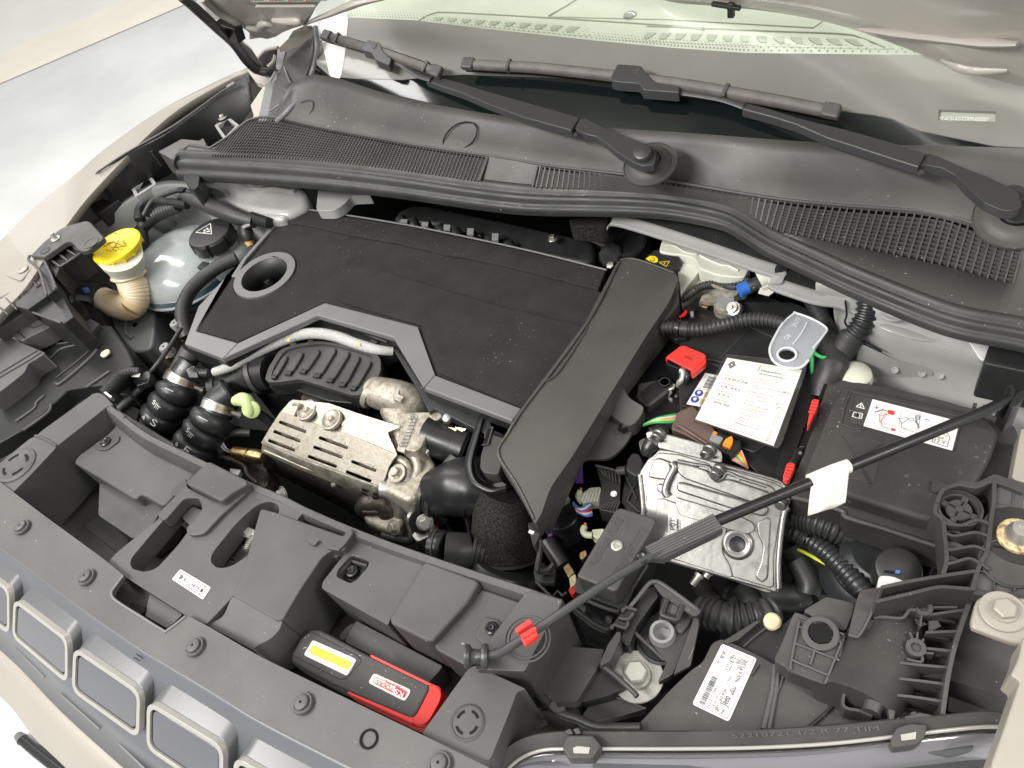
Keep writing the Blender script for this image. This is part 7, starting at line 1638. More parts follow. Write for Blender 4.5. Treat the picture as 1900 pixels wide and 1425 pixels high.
PS('gold_tip', gm, 'x', -.15, "200,760 290,710 310,790 240,860 200,820", .012, 'brass', r=.002)
rdp = simple('round_connector', 'black round connector in the dark beside the duct tip', 'connector')
lathe('body', rdp, T1('r', -.15, 1230, 1000), (0, 0, 1), [(.026, -.05), (.026, -.002), (.024, 0), (.02, -.002), (0, -.003)], 'gloss_black', 30)
# more cables in shadow around
for nm, lb_, k_, pts_, r_, rb in (
  ('loom', 'thick ribbed black loom leaving the control unit towards the near headlamp, upper one', 'y', "180,480,-.125 300,500,-.115 450,540,-.11 600,590,-.105 750,650,-.105 900,710,-.11", .0165, .0055),
  ('loom', 'slimmer ribbed black loom below the upper one, ending at a grey clip', 'y', "150,640,-.14 250,680,-.135 350,720,-.13 440,780,-.13", .013, .005),
  ('loom', 'glossy corrugated black loom running down to the near headlamp carrier', 'y', "520,820,-.125 620,890,-.12 740,990,-.115 860,1110,-.11 970,1230,-.105 1080,1360,-.10 1130,1430,-.1", .0125, .0068),
  ('loom', 'fat corrugated black loom lying behind the mounting bracket and headlamp label', 'cc', "560,480,-.15 700,530,-.145 850,570,-.14 1000,590,-.14 1150,570,-.14 1280,540,-.14 1400,500,-.145", .0185, .0075)):
    t_ = simple('wiring_loom', lb_, 'wiring', 'ribbed looms on the near side')
    PT('conduit', t_, k_, pts_, r_, 'rubber' if 'glossy' not in lb_ else 'hose_rubber', seg=20, rib=rb, depth=.15)
t_ = simple('taped_loom', 'dusty taped loom continuing under the battery cover', 'wiring')
PT('tape', t_, 'y', "880,700,-.11 1000,730,-.11 1100,750,-.112 1250,750,-.115 1400,740,-.12", [.016, .015, .013, .012, .010], 'dusty_black', seg=16)
PT('tape', t_, 'y', "240,820,-.15 320,950,-.16 380,1080,-.17 450,1200,-.18 440,1330,-.19", [.017, .019, .018, .018], 'rubber', seg=16)
PT('tape', t_, 'cc', "600,200,-.2 660,300,-.2 700,380,-.2", .013, 'plastic', seg=14)
PT('tape', t_, 'cc', "860,260,-.19 960,300,-.19 1000,420,-.18", .012, 'rubber', seg=14)
PT('tape', t_, 'cc', "1080,290,-.18 1150,370,-.17 1130,460,-.17", .014, 'rubber', seg=14)
PT('tape', t_, 'cc', "1200,380,-.18 1400,330,-.18 1600,350,-.18 1750,300,-.18", .017, 'rubber', seg=14)
PT('tape', t_, 'cc', "1650,-60,-.15 1740,80,-.155 1790,200,-.16 1780,300,-.165", .014, 'rubber', seg=14)
PS('clip', t_, 'y', -.118, "425,760 490,765 480,800 430,800", .006, 'grey_part', r=.001)
PS('tag', t_, 'y', -.115, "690,725 730,730 910,790 860,880 840,885", .001, 'brown', bevel=0)
yw = simple('yellow_wire', 'single yellow wire crossing the gap behind the near headlamp', 'wire')
PT('wire', yw, 'y', "335,905,-.14 430,950,-.135 600,1045,-.13 740,1120,-.13 840,1190,-.13", .0022, 'yellow_wire', seg=8)
gw2 = simple('green_wire', 'pair of dark green wires in the gap below the yellow wire', 'wire')
PT('wire', gw2, 'y', "285,1100,-.17 310,1200,-.17 380,1330,-.17", .0028, 'green_wire', seg=8)
PT('wire', gw2, 'y', "545,1265,-.16 660,1310,-.16 740,1360,-.16 820,1430,-.16", .0028, 'green_wire', seg=8)
PS('bay_panel', gw2, 'y', -.22, "500,1050 900,1000 1200,1350 800,1480 520,1400", .02, 'paint_bay', r=.01, bevel=.004, label='grey painted panel below the wires') if False else None
np_ = simple('near_inner_wing', 'small area of grey painted inner wing visible between the looms behind the near headlamp', 'panel')
PS('panel', np_, 'y', -.21, "480,1000 700,940 1000,980 1250,1400 1000,1500 540,1480", .02, 'paint_bay', r=.02, bevel=.004)
PS('panel_plate', np_, 'y', -.19, "960,1080 1100,1130 1170,1300 1160,1340 1080,1280", .004, 'paint_silver', r=.002)

# ================================================================== FUSE BOX
fx = simple('fuse_box', 'black fuse box lid moulded with the words FUSIBLE FUSE and held by one screw', 'fuse box')
zf = -.055
PS('lid_top', fx, 'x', zf, "770,95 830,95 1290,240 1325,290 1290,380 1010,840 760,1290 710,1320 640,1300 175,1110 165,1070 200,1010 720,130", .055, 'slam_plastic', r=[.004]*13, bevel=.004, seg=4)
PS('lid_skirt', fx, 'x', zf-.035, "1300,330 1350,480 1250,760 1190,860 940,1425 850,1600 120,1330 150,1110 700,1310", .05, 'black_plastic', r=.004, bevel=.003)
PT('lid_lip', fx, 'm', "540,350,-.095 620,370,-.095 780,440,-.095 960,495,-.095 1000,480,-.095 1150,250,-.092 1310,-10,-.09", .0022, 'plastic')
PS('box_body', fx, 'm', -.12, "500,360 980,500 1040,470 1300,20 1330,60 1120,470 960,640 880,700 800,690 560,530 490,500", .1, 'gloss_black', r=.003)
PS('lid_patch', fx, 'x', zf+.0005, "670,560 880,640 830,770 610,700", .0006, 'slam_plastic', bevel=.0002)
lathe('lid_screw', fx, T1('x', zf+.0005, 750, 655), (0, 0, 1), [(.0068, 0), (.0068, .0012), (.0052, .002), (.004, .002), (.0035, .0008), (.0015, .0006), (.0012, .002), (0, .002)], 'zinc', 28)
text(fx, 'FUSIBLE FUSE', T1('x', zf+.0006, 405, 975), T1('x', zf+.0006, 840, 270), T1('x', zf+.0006, 330, 935), 'plastic_pale', hgt=.0085, name='raised_lettering')
text(fx, 'FUSIBILE/FUSÍVEL', T1('x', zf+.0006, 1100, 370), T1('x', zf+.0006, 690, 1030), T1('x', zf+.0006, 1180, 410), 'plastic_pale', hgt=.0085, name='raised_lettering')
for s_ in ("560,420 640,430 630,510 590,500", "860,540 930,555 920,640 850,610"):
    PS('box_lug', fx, 'm', -.105, s_, .01, 'black_plastic', r=.002)
PT('box_wire', fx, 'm', "520,490,-.12 620,560,-.12 720,640,-.12 850,700,-.12 900,690,-.12", .0045, 'rubber')
PS('box_clip', fx, 'm', -.08, "1040,510 1075,460 1190,490 1120,600 1090,640 1060,690 940,640 990,560", .03, 'gloss_black', r=.002, bevel=.002)
for s_ in ("1035,510,-.078 1080,455,-.078 1195,490,-.078", "1000,570,-.078 1100,590,-.078 1160,520,-.078", "915,700,-.08 950,645,-.08 1070,690,-.08 1100,610,-.08"): PT('clip_frame', fx, 'm', s_, .0022, 'plastic', seg=8, samp=2)

# ================================================================== MOUNTING BRACKET (front right)
mb = simple('headlamp_mount', 'black moulded mounting tray with a large bolt and grey sleeve, beside the fuse box', 'mounting tray')
PS('tray_floor', mb, 'm', -.115, "1100,880 1300,700 1400,560 1700,740 1760,780 1600,1190 1500,1300 1200,1425 900,1300 860,1110", .03, 'black_plastic', r=.004, bevel=.003)
PS('tray_back', mb, 'm', -.075, "1370,185 1430,170 1500,215 1890,480 1890,530 1830,560 1480,330 1400,230", .006, 'plastic', r=.003)
PS('back_panel', mb, 'm', -.085, "1390,225 1440,330 1200,650 1110,890 1010,820 1160,480 1300,250", .03, 'black_plastic', r=.003)
PT('tray_edge', mb, 'm', "1100,480,-.08 1200,360,-.077 1330,200,-.074 1400,175,-.074 1480,205,-.075 1700,360,-.075 1895,510,-.078", .0026, 'plastic_pale')
PS('tray_slope', mb, 'm', -.09, "1470,310 1650,360 1820,490 1800,620 1700,745 1640,735 1440,620 1430,560", .03, 'plastic', r=.006, bevel=.005)
PS('square_boss', mb, 'm', -.08, "1500,310 1530,305 1700,390 1700,440 1640,600 1590,590 1460,540 1450,500", .03, 'plastic_pale', r=.004, bevel=.003)
PT('boss_frame', mb, 'm', "1530,370,-.077 1480,520,-.077 1500,550,-.077 1620,590,-.077 1650,570,-.077 1700,440,-.077", .004, 'black_plastic')
PS('boss_front', mb, 'm', -.09, "1450,545 1640,610 1660,650 1600,680 1470,620", .03, 'gloss_black', r=.003)
PS('side_wing', mb, 'm', -.085, "1830,560 1880,580 1880,660 1790,1100 1600,1200 1640,1080", .006, 'plastic', r=.002)
PS('wing_slot', mb, 'm', -.0845, "1822,890 1830,893 1775,1030 1765,1022", .001, 'trim_grey', bevel=0)
PS('inner_wall', mb, 'm', -.095, "1640,740 1830,560 1640,1080 1590,1200 1420,1290 1530,1060 1500,1030 1380,880", .01, 'plastic', r=.004)
c = T1('m', -.085, 1472, 720)
lathe('sleeve_seat', mb, T1('m', -.108, 1480, 800), (0, 0, 1), [(.030, -.004), (.030, .001), (.027, .002), (.025, 0), (0, 0)], 'black_plastic', 40)
lathe('grey_sleeve', mb, c, (0, 0, 1), [(.0195, -.026), (.0150, -.014), (.0135, -.002), (.0130, 0), (.0098, 0), (.0088, -.012), (.004, -.013), (0, -.013)], 'grey_part', 36)
c = T1('m', -.112, 1205, 1225)
lathe('big_washer', mb, c, (0, 0, 1), [(.0285, 0), (.0285, .0025), (.028, .003), (.016, .003)], 'zinc', 48)
HX(mb, c+Vector((0, 0, .003)), (0, 0, 1), .0128, 'zinc', 1.25, 'big_bolt', h=.011)
PT('tray_rib', mb, 'm', "800,1090,-.085 950,1200,-.088 1150,1380,-.09 1200,1440,-.09", .003, 'plastic')
PT('tray_rib', mb, 'm', "1150,710,-.09 1300,850,-.095 1500,1035,-.10", .0022, 'plastic')
for s_ in ("970,1110,-.112 1040,1010,-.112", "1200,900,-.112 1500,1035,-.112", "1000,1130,-.112 1050,1180,-.112 ", "1390,1150,-.112 1520,1040,-.112", "1400,1280,-.112 1600,1210,-.112", "1220,920,-.112 1180,1010,-.112", "1380,960,-.112 1330,1040,-.112"):
    PT('floor_rib', mb, 'm', s_, .0016, 'plastic', seg=6, samp=1)
PS('left_wall', mb, 'm', -.075, "880,860 980,720 1020,730 1010,820 900,1050 800,1100 790,1060", .03, 'plastic', r=.003)
# grey box in front of it
gb = simple('ducting_box', 'dark grey plastic air guide box between the radiator cover and the mounting tray', 'air guide')
PS('box_top', gb, 'm', -.09, "375,880 840,915 800,1060 530,1500 0,1500 190,1150", .02, 'plastic', r=.003, bevel=.003)
PS('box_side', gb, 'm', -.10, "800,1060 860,1120 960,1200 1100,1330 900,1425 600,1500 530,1480", .06, 'black_plastic', r=.004)
PS('box_rim', gb, 'm', -.085, "190,1145 370,885 385,890 210,1160", .003, 'plastic_pale', bevel=.0005)
PS('guide_panel', gb, 'K', -.12, "245,700 420,770 150,830 200,750", .02, 'plastic', r=.002)
PS('guide_panel', gb, 'K', -.13, "0,780 150,760 180,830 100,870 -60,870", .02, 'plastic', r=.002)
PT('guide_edge', gb, 'K', "240,700,-.115 420,770,-.118 300,800,-.12 155,835,-.12", .0014, 'plastic_pale', samp=1)
PS('guide_block', gb, 'u', -.10, "90,230 160,195 230,215 180,240 110,260", .03, 'plastic', r=.004)
lc = simple('release_cable', 'black bonnet release cable clipped along the edge of the near headlamp', 'cable')
PT('cable', lc, 'K', "-20,700,-.08 30,745,-.08 80,785,-.08 150,810,-.08 220,840,-.078 300,845,-.075 400,845,-.07", .005, 'rubber', seg=12)
PS('cable_clip', lc, 'K', -.072, "45,745 60,738 75,765 95,760 105,775 80,785 55,780 40,765", .008, 'plastic', r=.001)

# ================================================================== PROP ROD
pr = simple('bonnet_prop', 'black bonnet prop rod lying diagonally across the bay with a ribbed grip and red clip', 'prop rod')
RP = "1880,735,.005 1840,757,.012 1780,782,.02 1700,815,.028 1600,856,.034 1510,893,.038 1400,938,.040 1330,967,.042"
tube('rod', pr, T('p', 0, RP), .0058, 'gloss_black', 16)
tube('rod', pr, T('p', 0, "1345,960,.042 1290,984,.042 1202,1035,.040 1120,1085,.036 1060,1125,.032 1000,1165,.026 950,1198,.021 925,1212,.02 900,1216,.02 885,1218,.02"), .0044, 'steel', 16)
for o in pr.children:
    if o.data.materials[0] == MAT['steel']: o.data.materials[0] = MAT['wiper_black']
GQ = [T1('k', z, x, y) for x, y, z in ((210, 1330, .047), (925, 985, .050), (1010, 1110, .044), (1005, 1140, .038), (390, 1440, .036), (255, 1425, .040))]
slab('grip', pr, GQ, .010, 'plastic', bevel=.002)
for i_ in range(6):
    t = i_/5; a = GQ[0].lerp(GQ[5].lerp(GQ[4], .3), t); b = GQ[1].lerp(GQ[2], t)
    tube('grip_rib', pr, [a.lerp(b, .01)+Vector((0, -.0003, .0012)), a.lerp(b, .99)+Vector((0, 0, .0012))], .0016, 'plastic_pale', 8, raw=True)
lathe('grip_eye', pr, T1('x', .041, 1115, 840), (0, -.1, 1), [(.0065, -.003), (.0068, .001), (.005, .003), (.0035, .002), (0, .001)], 'gloss_black', 24)
for s_ in ("690,1075 720,1065 728,1090 700,1105",): PS('rod_collar', pr, 'x', .0385, s_, .006, 'wiper_black', r=.001)
hk = T1('q', .018, 1075, 1190)
ax2 = (T1('q', .018, 1125, 1180)-T1('q', .020, 1040, 1180)).normalized()
c = T1('q', .02, 1040, 1180)
lathe('hook_end', pr, c, ax2, [(.011, 0), (.012, .002), (.011, .005), (.0075, .007), (.0070, .015), (.0115, .017), (.0125, .020), (.0115, .023), (.006, .0235)], 'wiper_black', 30)
tube('hook_neck', pr, T('q', 0, "1120,1185,.02 1150,1180,.0205 1200,1172,.021"), .005, 'wiper_black', 14)
for s_, z in (("1405,975 1510,900 1530,920 1530,935 1425,1005 1410,995", .038), ("1445,1020 1545,958 1562,960 1560,990 1575,1015 1570,1030 1480,1098 1455,1060", .042)):
    slab('red_clip', pr, T('q', z, s_), .008, 'red_bright', r=.001, bevel=.001)
for s_ in ("1460,1045,.0425 1560,985,.0425", "1475,1075,.0425 1570,1018,.0425"): PT('red_clip', pr, 'q', s_, .0014, 'red_bright', seg=8, samp=1)
rk = simple('prop_clip', 'black two-jaw clip gripping the far right end of the prop rod', 'clip')
PS('jaw', rk, 'E', .012, "1755,70 1795,55 1815,85 1815,140 1790,170 1740,190 1705,175", .03, 'black_plastic', r=.002, bevel=.002)
PS('jaw', rk, 'E', .012, "1800,160 1850,110 1885,95 1890,150 1850,210 1790,240 1770,215", .03, 'black_plastic', r=.002, bevel=.002)
PS('clip_seat', rk, 'E', -.0, "1720,180 1880,120 1870,200 1780,260", .04, 'black_plastic', r=.003)
for s_ in ("1740,130 1760,80 1785,75 1770,130",): PS('jaw_hollow', rk, 'E', .0125, s_, .001, 'deep_black', bevel=0)
fg = simple('paper_flag', 'crumpled white cloth tape flag folded over the prop rod', 'tape flag')
tube('flag_fold', fg, T('E', 0, "222,808,.040 320,765,.039 420,725,.038 520,690,.036"), .0072, 'cloth_white', 18)
rowsF = []
topF = T('E', .041, "232,835 320,800 420,760 525,712")
tt_ = smooth_path(topF, 5)
botz = smooth_path(T('E', 0, "208,1060,.018 300,1062,.022 400,1020,.024 500,975,.02"), 5)
for j_ in range(9):
    v = j_/8; row = []
    for i_, (a, b) in enumerate(zip(tt_, botz)):
        p = a.lerp(b, v); u = i_/(len(tt_)-1)
        p = p+Vector((0, -.002*math.sin(u*5+v*2), .0022*math.sin(u*9+v*5)*v+.003*math.sin(v*3.1))); row.append(p)
    rowsF.append(row)
sheet('flag', fg, rowsF, 'cloth_white', .0006, smooth=70)

# ================================================================== JUMP-START COVER
jc = simple('battery_cover', 'large dusty black plastic cover with a jump-start sticker, right of the service card', 'battery cover')
zj = -.035
PS('cover_rim', jc, 'E', zj-.022, "340,10 460,10 800,60 1180,150 1520,245 1720,310 1820,370 1850,450 1800,800 1700,1000 1500,1300 1240,1330 800,1180 500,1090 480,1040 90,920 60,860 150,640 280,300", .05, 'dusty_black', r=.008, bevel=.004, seg=3)
PS('cover_top', jc, 'E', zj, "470,60 560,70 1150,200 1500,270 1640,330 1690,420 1660,560 1560,760 1340,1080 1220,1120 1080,1095 620,950 330,850 200,800 175,740 250,560 400,200", .03, 'dusty_black', r=[.012]*17, bevel=.008, seg=4, n=5)
PT('rim_edge', jc, 'E', "80,930,-.056 300,985,-.056 470,1040,-.056 510,1090,-.056 800,1180,-.056 1240,1325,-.056", .003, 'plastic')
PS('rim_flange', jc, 'E', -.06, "400,960 540,990 1240,1190 1245,1290 800,1160 520,1070 480,1030", .01, 'dusty_black', r=.004, bevel=.002)
for s_ in ("540,110,-.0345 1180,260,-.0345 1400,310,-.0345 1395,345,-.0345 1335,575,-.0345", "540,110,-.0345 465,360,-.0345 640,400,-.0345"): PT('label_frame', jc, 'E', s_, .0013, 'dusty_black', samp=2)
PS('cover_patch', jc, 'E', zj+.0006, "430,440 600,470 780,500 790,540 720,800 690,830 640,815 340,720 340,690 400,480", .0008, 'plastic', r=.003, bevel=.0004)
for s_ in ("460,455,-.034 590,640,-.034 690,825,-.034", "345,705,-.034 560,640,-.034 780,520,-.034"): PT('patch_rib', jc, 'E', s_, .0012, 'dusty_black', seg=6, samp=1)
lathe('patch_disc', jc, T1('E', zj+.0008, 685, 535), (0, 0, 1), [(.0055, 0), (.0055, .0004), (0, .0004)], 'plastic', 20)
PS('moulded_triangle', jc, 'E', zj+.0006, "1390,700 1420,760 1360,755", .0006, 'plastic', bevel=0)
for x, y in ((725, 40), (1500, 230), (1575, 245)): box('rim_tab', jc, T1('E', -.055, x, y), Vector((.002, 0, 0)), Vector((0, .003, 0)), Vector((0, 0, .004)), 'plastic', bevel=.0005)
LJ = T('z', zj+.0012, "70,118 1745,545 1600,1000 -40,560")
LB = T('z', zj+.0012, "70,118 340,180 190,605 -30,560"); LW = T('z', zj+.0012, "335,178 1745,540 1615,1000 190,605")
slab('label_dark', jc, LB, .0005, 'plastic', r=.001, bevel=0); slab('label_white', jc, LW, .0005, 'white', r=.001, bevel=0)
ZL = zj+.0014
def zz(s_): return T('z', ZL, s_)
def L(s_, w, m, **k): strip(jc, zz(s_), w, m, dz=.0003, name='label_drawing', **k)
def F(s_, m, dz=.0002, r=0):
    bm = bmesh.new(); bm.faces.new([bm.verts.new(p+Vector((0, 0, dz))) for p in fillet(zz(s_), r, 3)]); fin(bm, 'label_drawing', m, jc, smooth=0)
L("162,240 205,335 75,300", .0010, 'white', closed=True); L("150,270 145,300", .0011, 'white'); L("143,308 141,314", .0011, 'white')
L("40,385 98,400 88,478 12,460", .0009, 'white', closed=True); L("98,400 178,412 158,492 88,478", .0009, 'white', closed=True); L("135,425 128,470", .0009, 'white')
F("510,290 1110,430 1120,460 1060,690 440,555 500,320", 'print_white'); L("790,378 760,610", .0003, 'grey_part')
L("510,290 1110,430 1060,690 440,555", .0004, 'grey_part', closed=True)
F("590,350 690,372 695,410 670,440 580,415 578,380", 'red_bright', .0004, .001)
F("635,640 700,655 692,695 625,680", 'red_bright', .0004, .0008)
L("370,385 430,372 500,350 585,372", .0018, 'grey_part'); L("365,310 435,312", .0009, 'ink_red'); L("402,285 398,335", .0009, 'ink_red')
L("415,435 480,405 560,408 520,450 475,520", .0006, 'red_bright'); L("440,440 500,440 575,425 490,510 455,545", .0006, 'red_bright', closed=True); L("480,530 470,580 510,630 600,655", .0007, 'red_bright')
L("755,490 900,480 905,505 810,565 795,550", .0007, 'ink_grey', closed=True); L("905,500 940,490 970,480 995,500 985,525 940,520", .0006, 'ink_grey', closed=True)
L("1035,435 1095,448 1080,510 1018,495", .0008, 'ink_grey', closed=True); L("1045,455 1075,462 1068,490 1040,484", .0006, 'ink_grey', closed=True)
L("1040,515 1030,545 1065,580 1070,640", .0022, 'grey_part'); L("1038,512 1032,540", .0010, 'blue_wire')
L("795,560 795,620 850,660 1000,705 1160,745", .0006, 'ink_grey'); L("700,680 900,735 1060,775", .0004, 'ink_grey'); L("1168,498 1245,522", .0010, 'ink_grey')
L("1295,870 1300,810 1380,780 1400,740 1520,700 1575,790 1530,945", .0006, 'ink_grey', closed=True); L("1395,785 1475,800 1460,820 1390,800", .0006, 'ink_grey', closed=True); L("1440,730 1535,770", .0006, 'ink_grey')
text(jc, '12 V', T1('z', ZL, 1325, 865), T1('z', ZL, 1505, 905), T1('z', ZL, 1340, 800), 'ink_grey', hgt=.0052, dz=.0004)
text(jc, '2.6', T1('z', ZL, 1395, 605), T1('z', ZL, 1500, 625), T1('z', ZL, 1410, 560), 'grey_part', hgt=.0045, dz=.0004)
for i_, (s0, s1_) in enumerate((("200,370 235,180 255,168 292,175 285,220 235,320 215,370", "350,45 310,130"), ("10,775 40,670 60,658 108,668 100,710 60,790 40,800", "150,560 110,640"))):
    rcp_ = simple('red_slide', ('upper red ribbed slide clip at the left edge of the battery cover', 'lower red ribbed slide clip at the left edge of the battery cover')[i_], 'clip', 'red slide clips')
    PS('slide', rcp_, 'E', -.042, s0, .012, 'red_bright', r=.002, bevel=.002)
    q = [float(v) for v in s0.replace(',', ' ').split()]
    for k in range(4):
        x0_, y0_ = (235-k*8, 195+k*24) if i_ == 0 else (45-k*8, 685+k*24)
        PT('slide_rib', rcp_, 'E', "%d,%d,-.041 %d,%d,-.041" % (x0_, y0_, x0_+50, y0_+9), .0016, 'red_bright', seg=8, samp=1)
    PS('slide_slot', rcp_, 'E', -.056, ("335,45 358,45 300,190 275,190", "130,545 180,540 105,690 90,660")[i_], .004, 'deep_black', bevel=0)
PS('tray_wall', jc, 'E', -.07, "-40,700 150,0 330,0 230,250 100,620 0,900 -60,900", .1, 'gloss_black', r=.004)
PS('latch_bracket', jc, 'E', -.06, "120,550 180,540 170,600 120,690 60,660", .01, 'black_plastic', r=.002)
PT('latch_frame', jc, 'E', "130,560,-.058 150,545,-.058 175,545,-.058", .0012, 'trim_grey', samp=1)
lathe('small_bolt', jc, T1('E', -.057, 145, 598), (0, 0, 1), [(.002, 0), (.002, .003), (0, .003)], 'steel', 12)

# ================================================================== BRACKET WITH FINS (upper right)
fn = simple('headlamp_bracket', 'dusty black ribbed headlamp bracket with round socket, fins and a stud at the right edge', 'bracket')
def FN(name, s_, z, h, m='dusty_black', k='t', **kw): return PS(name, fn, k, z, s_, h, m, **kw)
scx = T1('t', -.012, 1235, 460); sr = (T1('t', -.012, 1460, 480)-T1('t', -.012, 1005, 440)).length/2
lathe('socket_ring', fn, scx, (0, 0, 1), [(sr*1.08, -.03), (sr*1.08, 0), (sr*.98, .001), (sr*.96, -.004), (sr*.86, -.004), (sr*.84, -.014), (0, -.014)], 'dusty_black', 48)
lathe('socket_hub', fn, scx+Vector((0, 0, -.014)), (0, 0, 1), [(sr*.62, 0), (sr*.62, .010), (sr*.56, .0115), (sr*.2, .0115), (sr*.18, .0125), (0, .0125)], 'dusty_black', 40)
for q in range(4):
    a = math.radians(q*90+78); d1 = Vector((math.cos(a), math.sin(a), 0)); s_2 = Vector((-d1.y, d1.x, 0))
    box('socket_spoke', fn, scx+d1*sr*.73+Vector((0, 0, -.007)), d1*sr*.14, s_2*.003, Vector((0, 0, .004)), 'dusty_black', bevel=.0006)
    box('socket_slot', fn, scx+d1*sr*.36+Vector((0, 0, -.0023)), d1*sr*.16, s_2*.0007, Vector((0, 0, .0006)), 'deep_black', bevel=0)
for q in range(4):
    a0 = math.radians(q*90+90); aa = [a0+math.radians(t*66/8) for t in range(9)]
    P1 = [scx+Vector((sr*.82*math.cos(a), sr*.82*math.sin(a), -.0132)) for a in aa]; P2 = [scx+Vector((sr*.66*math.cos(a), sr*.66*math.sin(a), -.0132)) for a in aa]
    slab('socket_gap', fn, P1+P2[::-1], .0006, 'deep_black', bevel=0, smooth=0)
FN('bracket_floor', "1000,560 1060,250 1600,110 1900,260 1900,1250 1700,1380 1380,1290 1060,1160 1090,900 1060,620", -.05, .02, 'black_plastic')
def wall(pts, z, h=.03, w=.0022, m='dusty_black', k='t'):
    P = [T1(k, z, *[float(v) for v in t.split(',')]) for t in pts.split()]
    P = smooth_path(P, 4)
    bm = bmesh.new(); rows_ = []
    for i_, p in enumerate(P):
        t = (P[min(i_+1, len(P)-1)]-P[max(0, i_-1)]); t.z = 0; t.normalize(); s = Vector((-t.y, t.x, 0))*w/2
        rows_.append([bm.verts.new(q) for q in (p-s, p+s, p+s+Vector((0, 0, -h)), p-s+Vector((0, 0, -h)))])
    for a, b in zip(rows_, rows_[1:]):
        for q in range(4): bm.faces.new((a[q], a[(q+1) % 4], b[(q+1) % 4], b[q]))
    bm.faces.new(rows_[0][::-1]); bm.faces.new(rows_[-1])
    return bm
def W_(name, pts, z, h=.03, w=.0026, m='dusty_black', k='t', par=None): return fin(wall(pts, z, h, w, m, k), name, m, par or fn, bevel=.0006, smooth=40)
W_('rib', "1000,400 1040,300 1100,250 1230,215 1380,240 1450,225 1600,180 1900,290", -.008, .04, .004)
FN('top_band', "1090,235 1230,170 1400,200 1600,105 1900,215 1900,290 1610,185 1450,235 1380,245 1240,215 1120,250", -.009, .01, r=.003)
W_('rib', "1000,400 980,500 1060,580 1080,750 1100,1000 1055,1165", -.010, .04, .004)
W_('rib', "1060,590 1120,620 1250,635 1380,590 1450,585 1560,630", -.009, .04, .0035)
W_('rib', "1085,715 1180,745 1300,725 1410,710 1570,760", -.009, .04, .003)
W_('rib', "1095,880 1150,890 1280,865 1400,855 1530,905", -.009, .04, .003)
W_('rib', "1090,1040 1200,1015 1330,980 1440,1025 1550,1100", -.009, .04, .003)
W_('rib', "430,1280 700,1220 1060,1160 1400,1110", -.009, .05, .0035)
W_('rib', "360,1430 700,1350 1000,1280 1200,1285 1380,1300", -.010, .05, .0035)
for s_ in ("1080,640 1080,700 1270,730", "1095,770 1100,880 1290,860", "1105,930 1110,1010 1230,1000"): FN('gusset', s_, -.020, .003, 'plastic', bevel=0)
FN('plate', "1620,200 1900,310 1900,640 1880,900 1900,1210 1740,1260 1500,1110 1430,1040 1440,870 1530,800 1570,600 1600,400", -.014, .02, 'plastic_pale', r=.004, bevel=.002)
FN('plate_low', "1430,1110 1600,1160 1760,1260 1900,1290 1900,1340 1780,1380 1600,1370 1380,1310 1400,1180", -.016, .02, 'plastic_pale', r=.004, bevel=.002)
FN('plate_edge', "1380,1290 1500,1310 1700,1340 1850,1310 2050,1230 2050,1300 1850,1385 1700,1400 1500,1380 1370,1350", -.0135, .015, 'dusty_black', r=.003, bevel=.002)
W_('plate_rib', "1595,170 1590,400 1560,600 1520,900 1450,1030 1400,1180 1370,1310", -.009, .03, .004)
for s_ in ("1600,400 1760,430 1900,480", "1800,250 1780,420 1750,560", "1440,1110 1600,1150", "1600,1160 1590,1310", "1820,1240 1800,1320", "1450,1040 1560,1110"): W_('plate_line', s_, -.0125, .003, .0016, 'plastic')
lathe('stud_seat', fn, T1('t', -.0135, 1840, 750), (0, 0, 1), [(.032, 0), (.031, .0015), (.026, .0015), (0, .0015)], 'black_plastic', 36)
c = T1('t', -.010, 1845, 755)
lathe('stud_rubber', fn, c, (0, 0, 1), [(.0185, -.003), (.0185, .002), (.016, .004), (.013, .004)], 'rust', 32)
lathe('stud', fn, c+Vector((0, 0, .003)), (0, 0, 1), [(.0135, 0), (.0115, .006), (.009, .012), (.0085, .013), (.004, .013), (.0035, .011), (0, .011)], 'steel', 28)
for x, y in ((1755, 632), (1700, 685), (1640, 742), (1702, 765)): FN('grease_fleck', "%d,%d %d,%d %d,%d %d,%d" % (x-16, y, x, y-14, x+18, y-4, x+6, y+16), -.0125, .0008, 'cloth_white', r=.0008, bevel=0)
FN('seat_slot', "1790,620 1880,640 1878,655 1785,632", -.0118, .0006, 'deep_black', bevel=0)
FN('seat_block', "1735,860 1830,900 1900,900 1900,950 1780,930 1720,880", -.012, .008, 'black_plastic', r=.002)
W_('plate_slot', "1580,855 1650,865 1730,880", -.0115, .003, .0025, 'deep_black')
lathe('round_pocket', fn, T1('t', -.0128, 1750, 1030), (0, 0, 1), [(.0255, 0), (.0245, .0012), (.0235, .0008), (.019, -.004), (.008, -.0085), (0, -.009)], 'plastic', 40)
PS('corner_tab', fn, 't', -.03, "960,160 1140,215 1090,260 990,300 930,270", .006, 'dusty_black', r=.002)
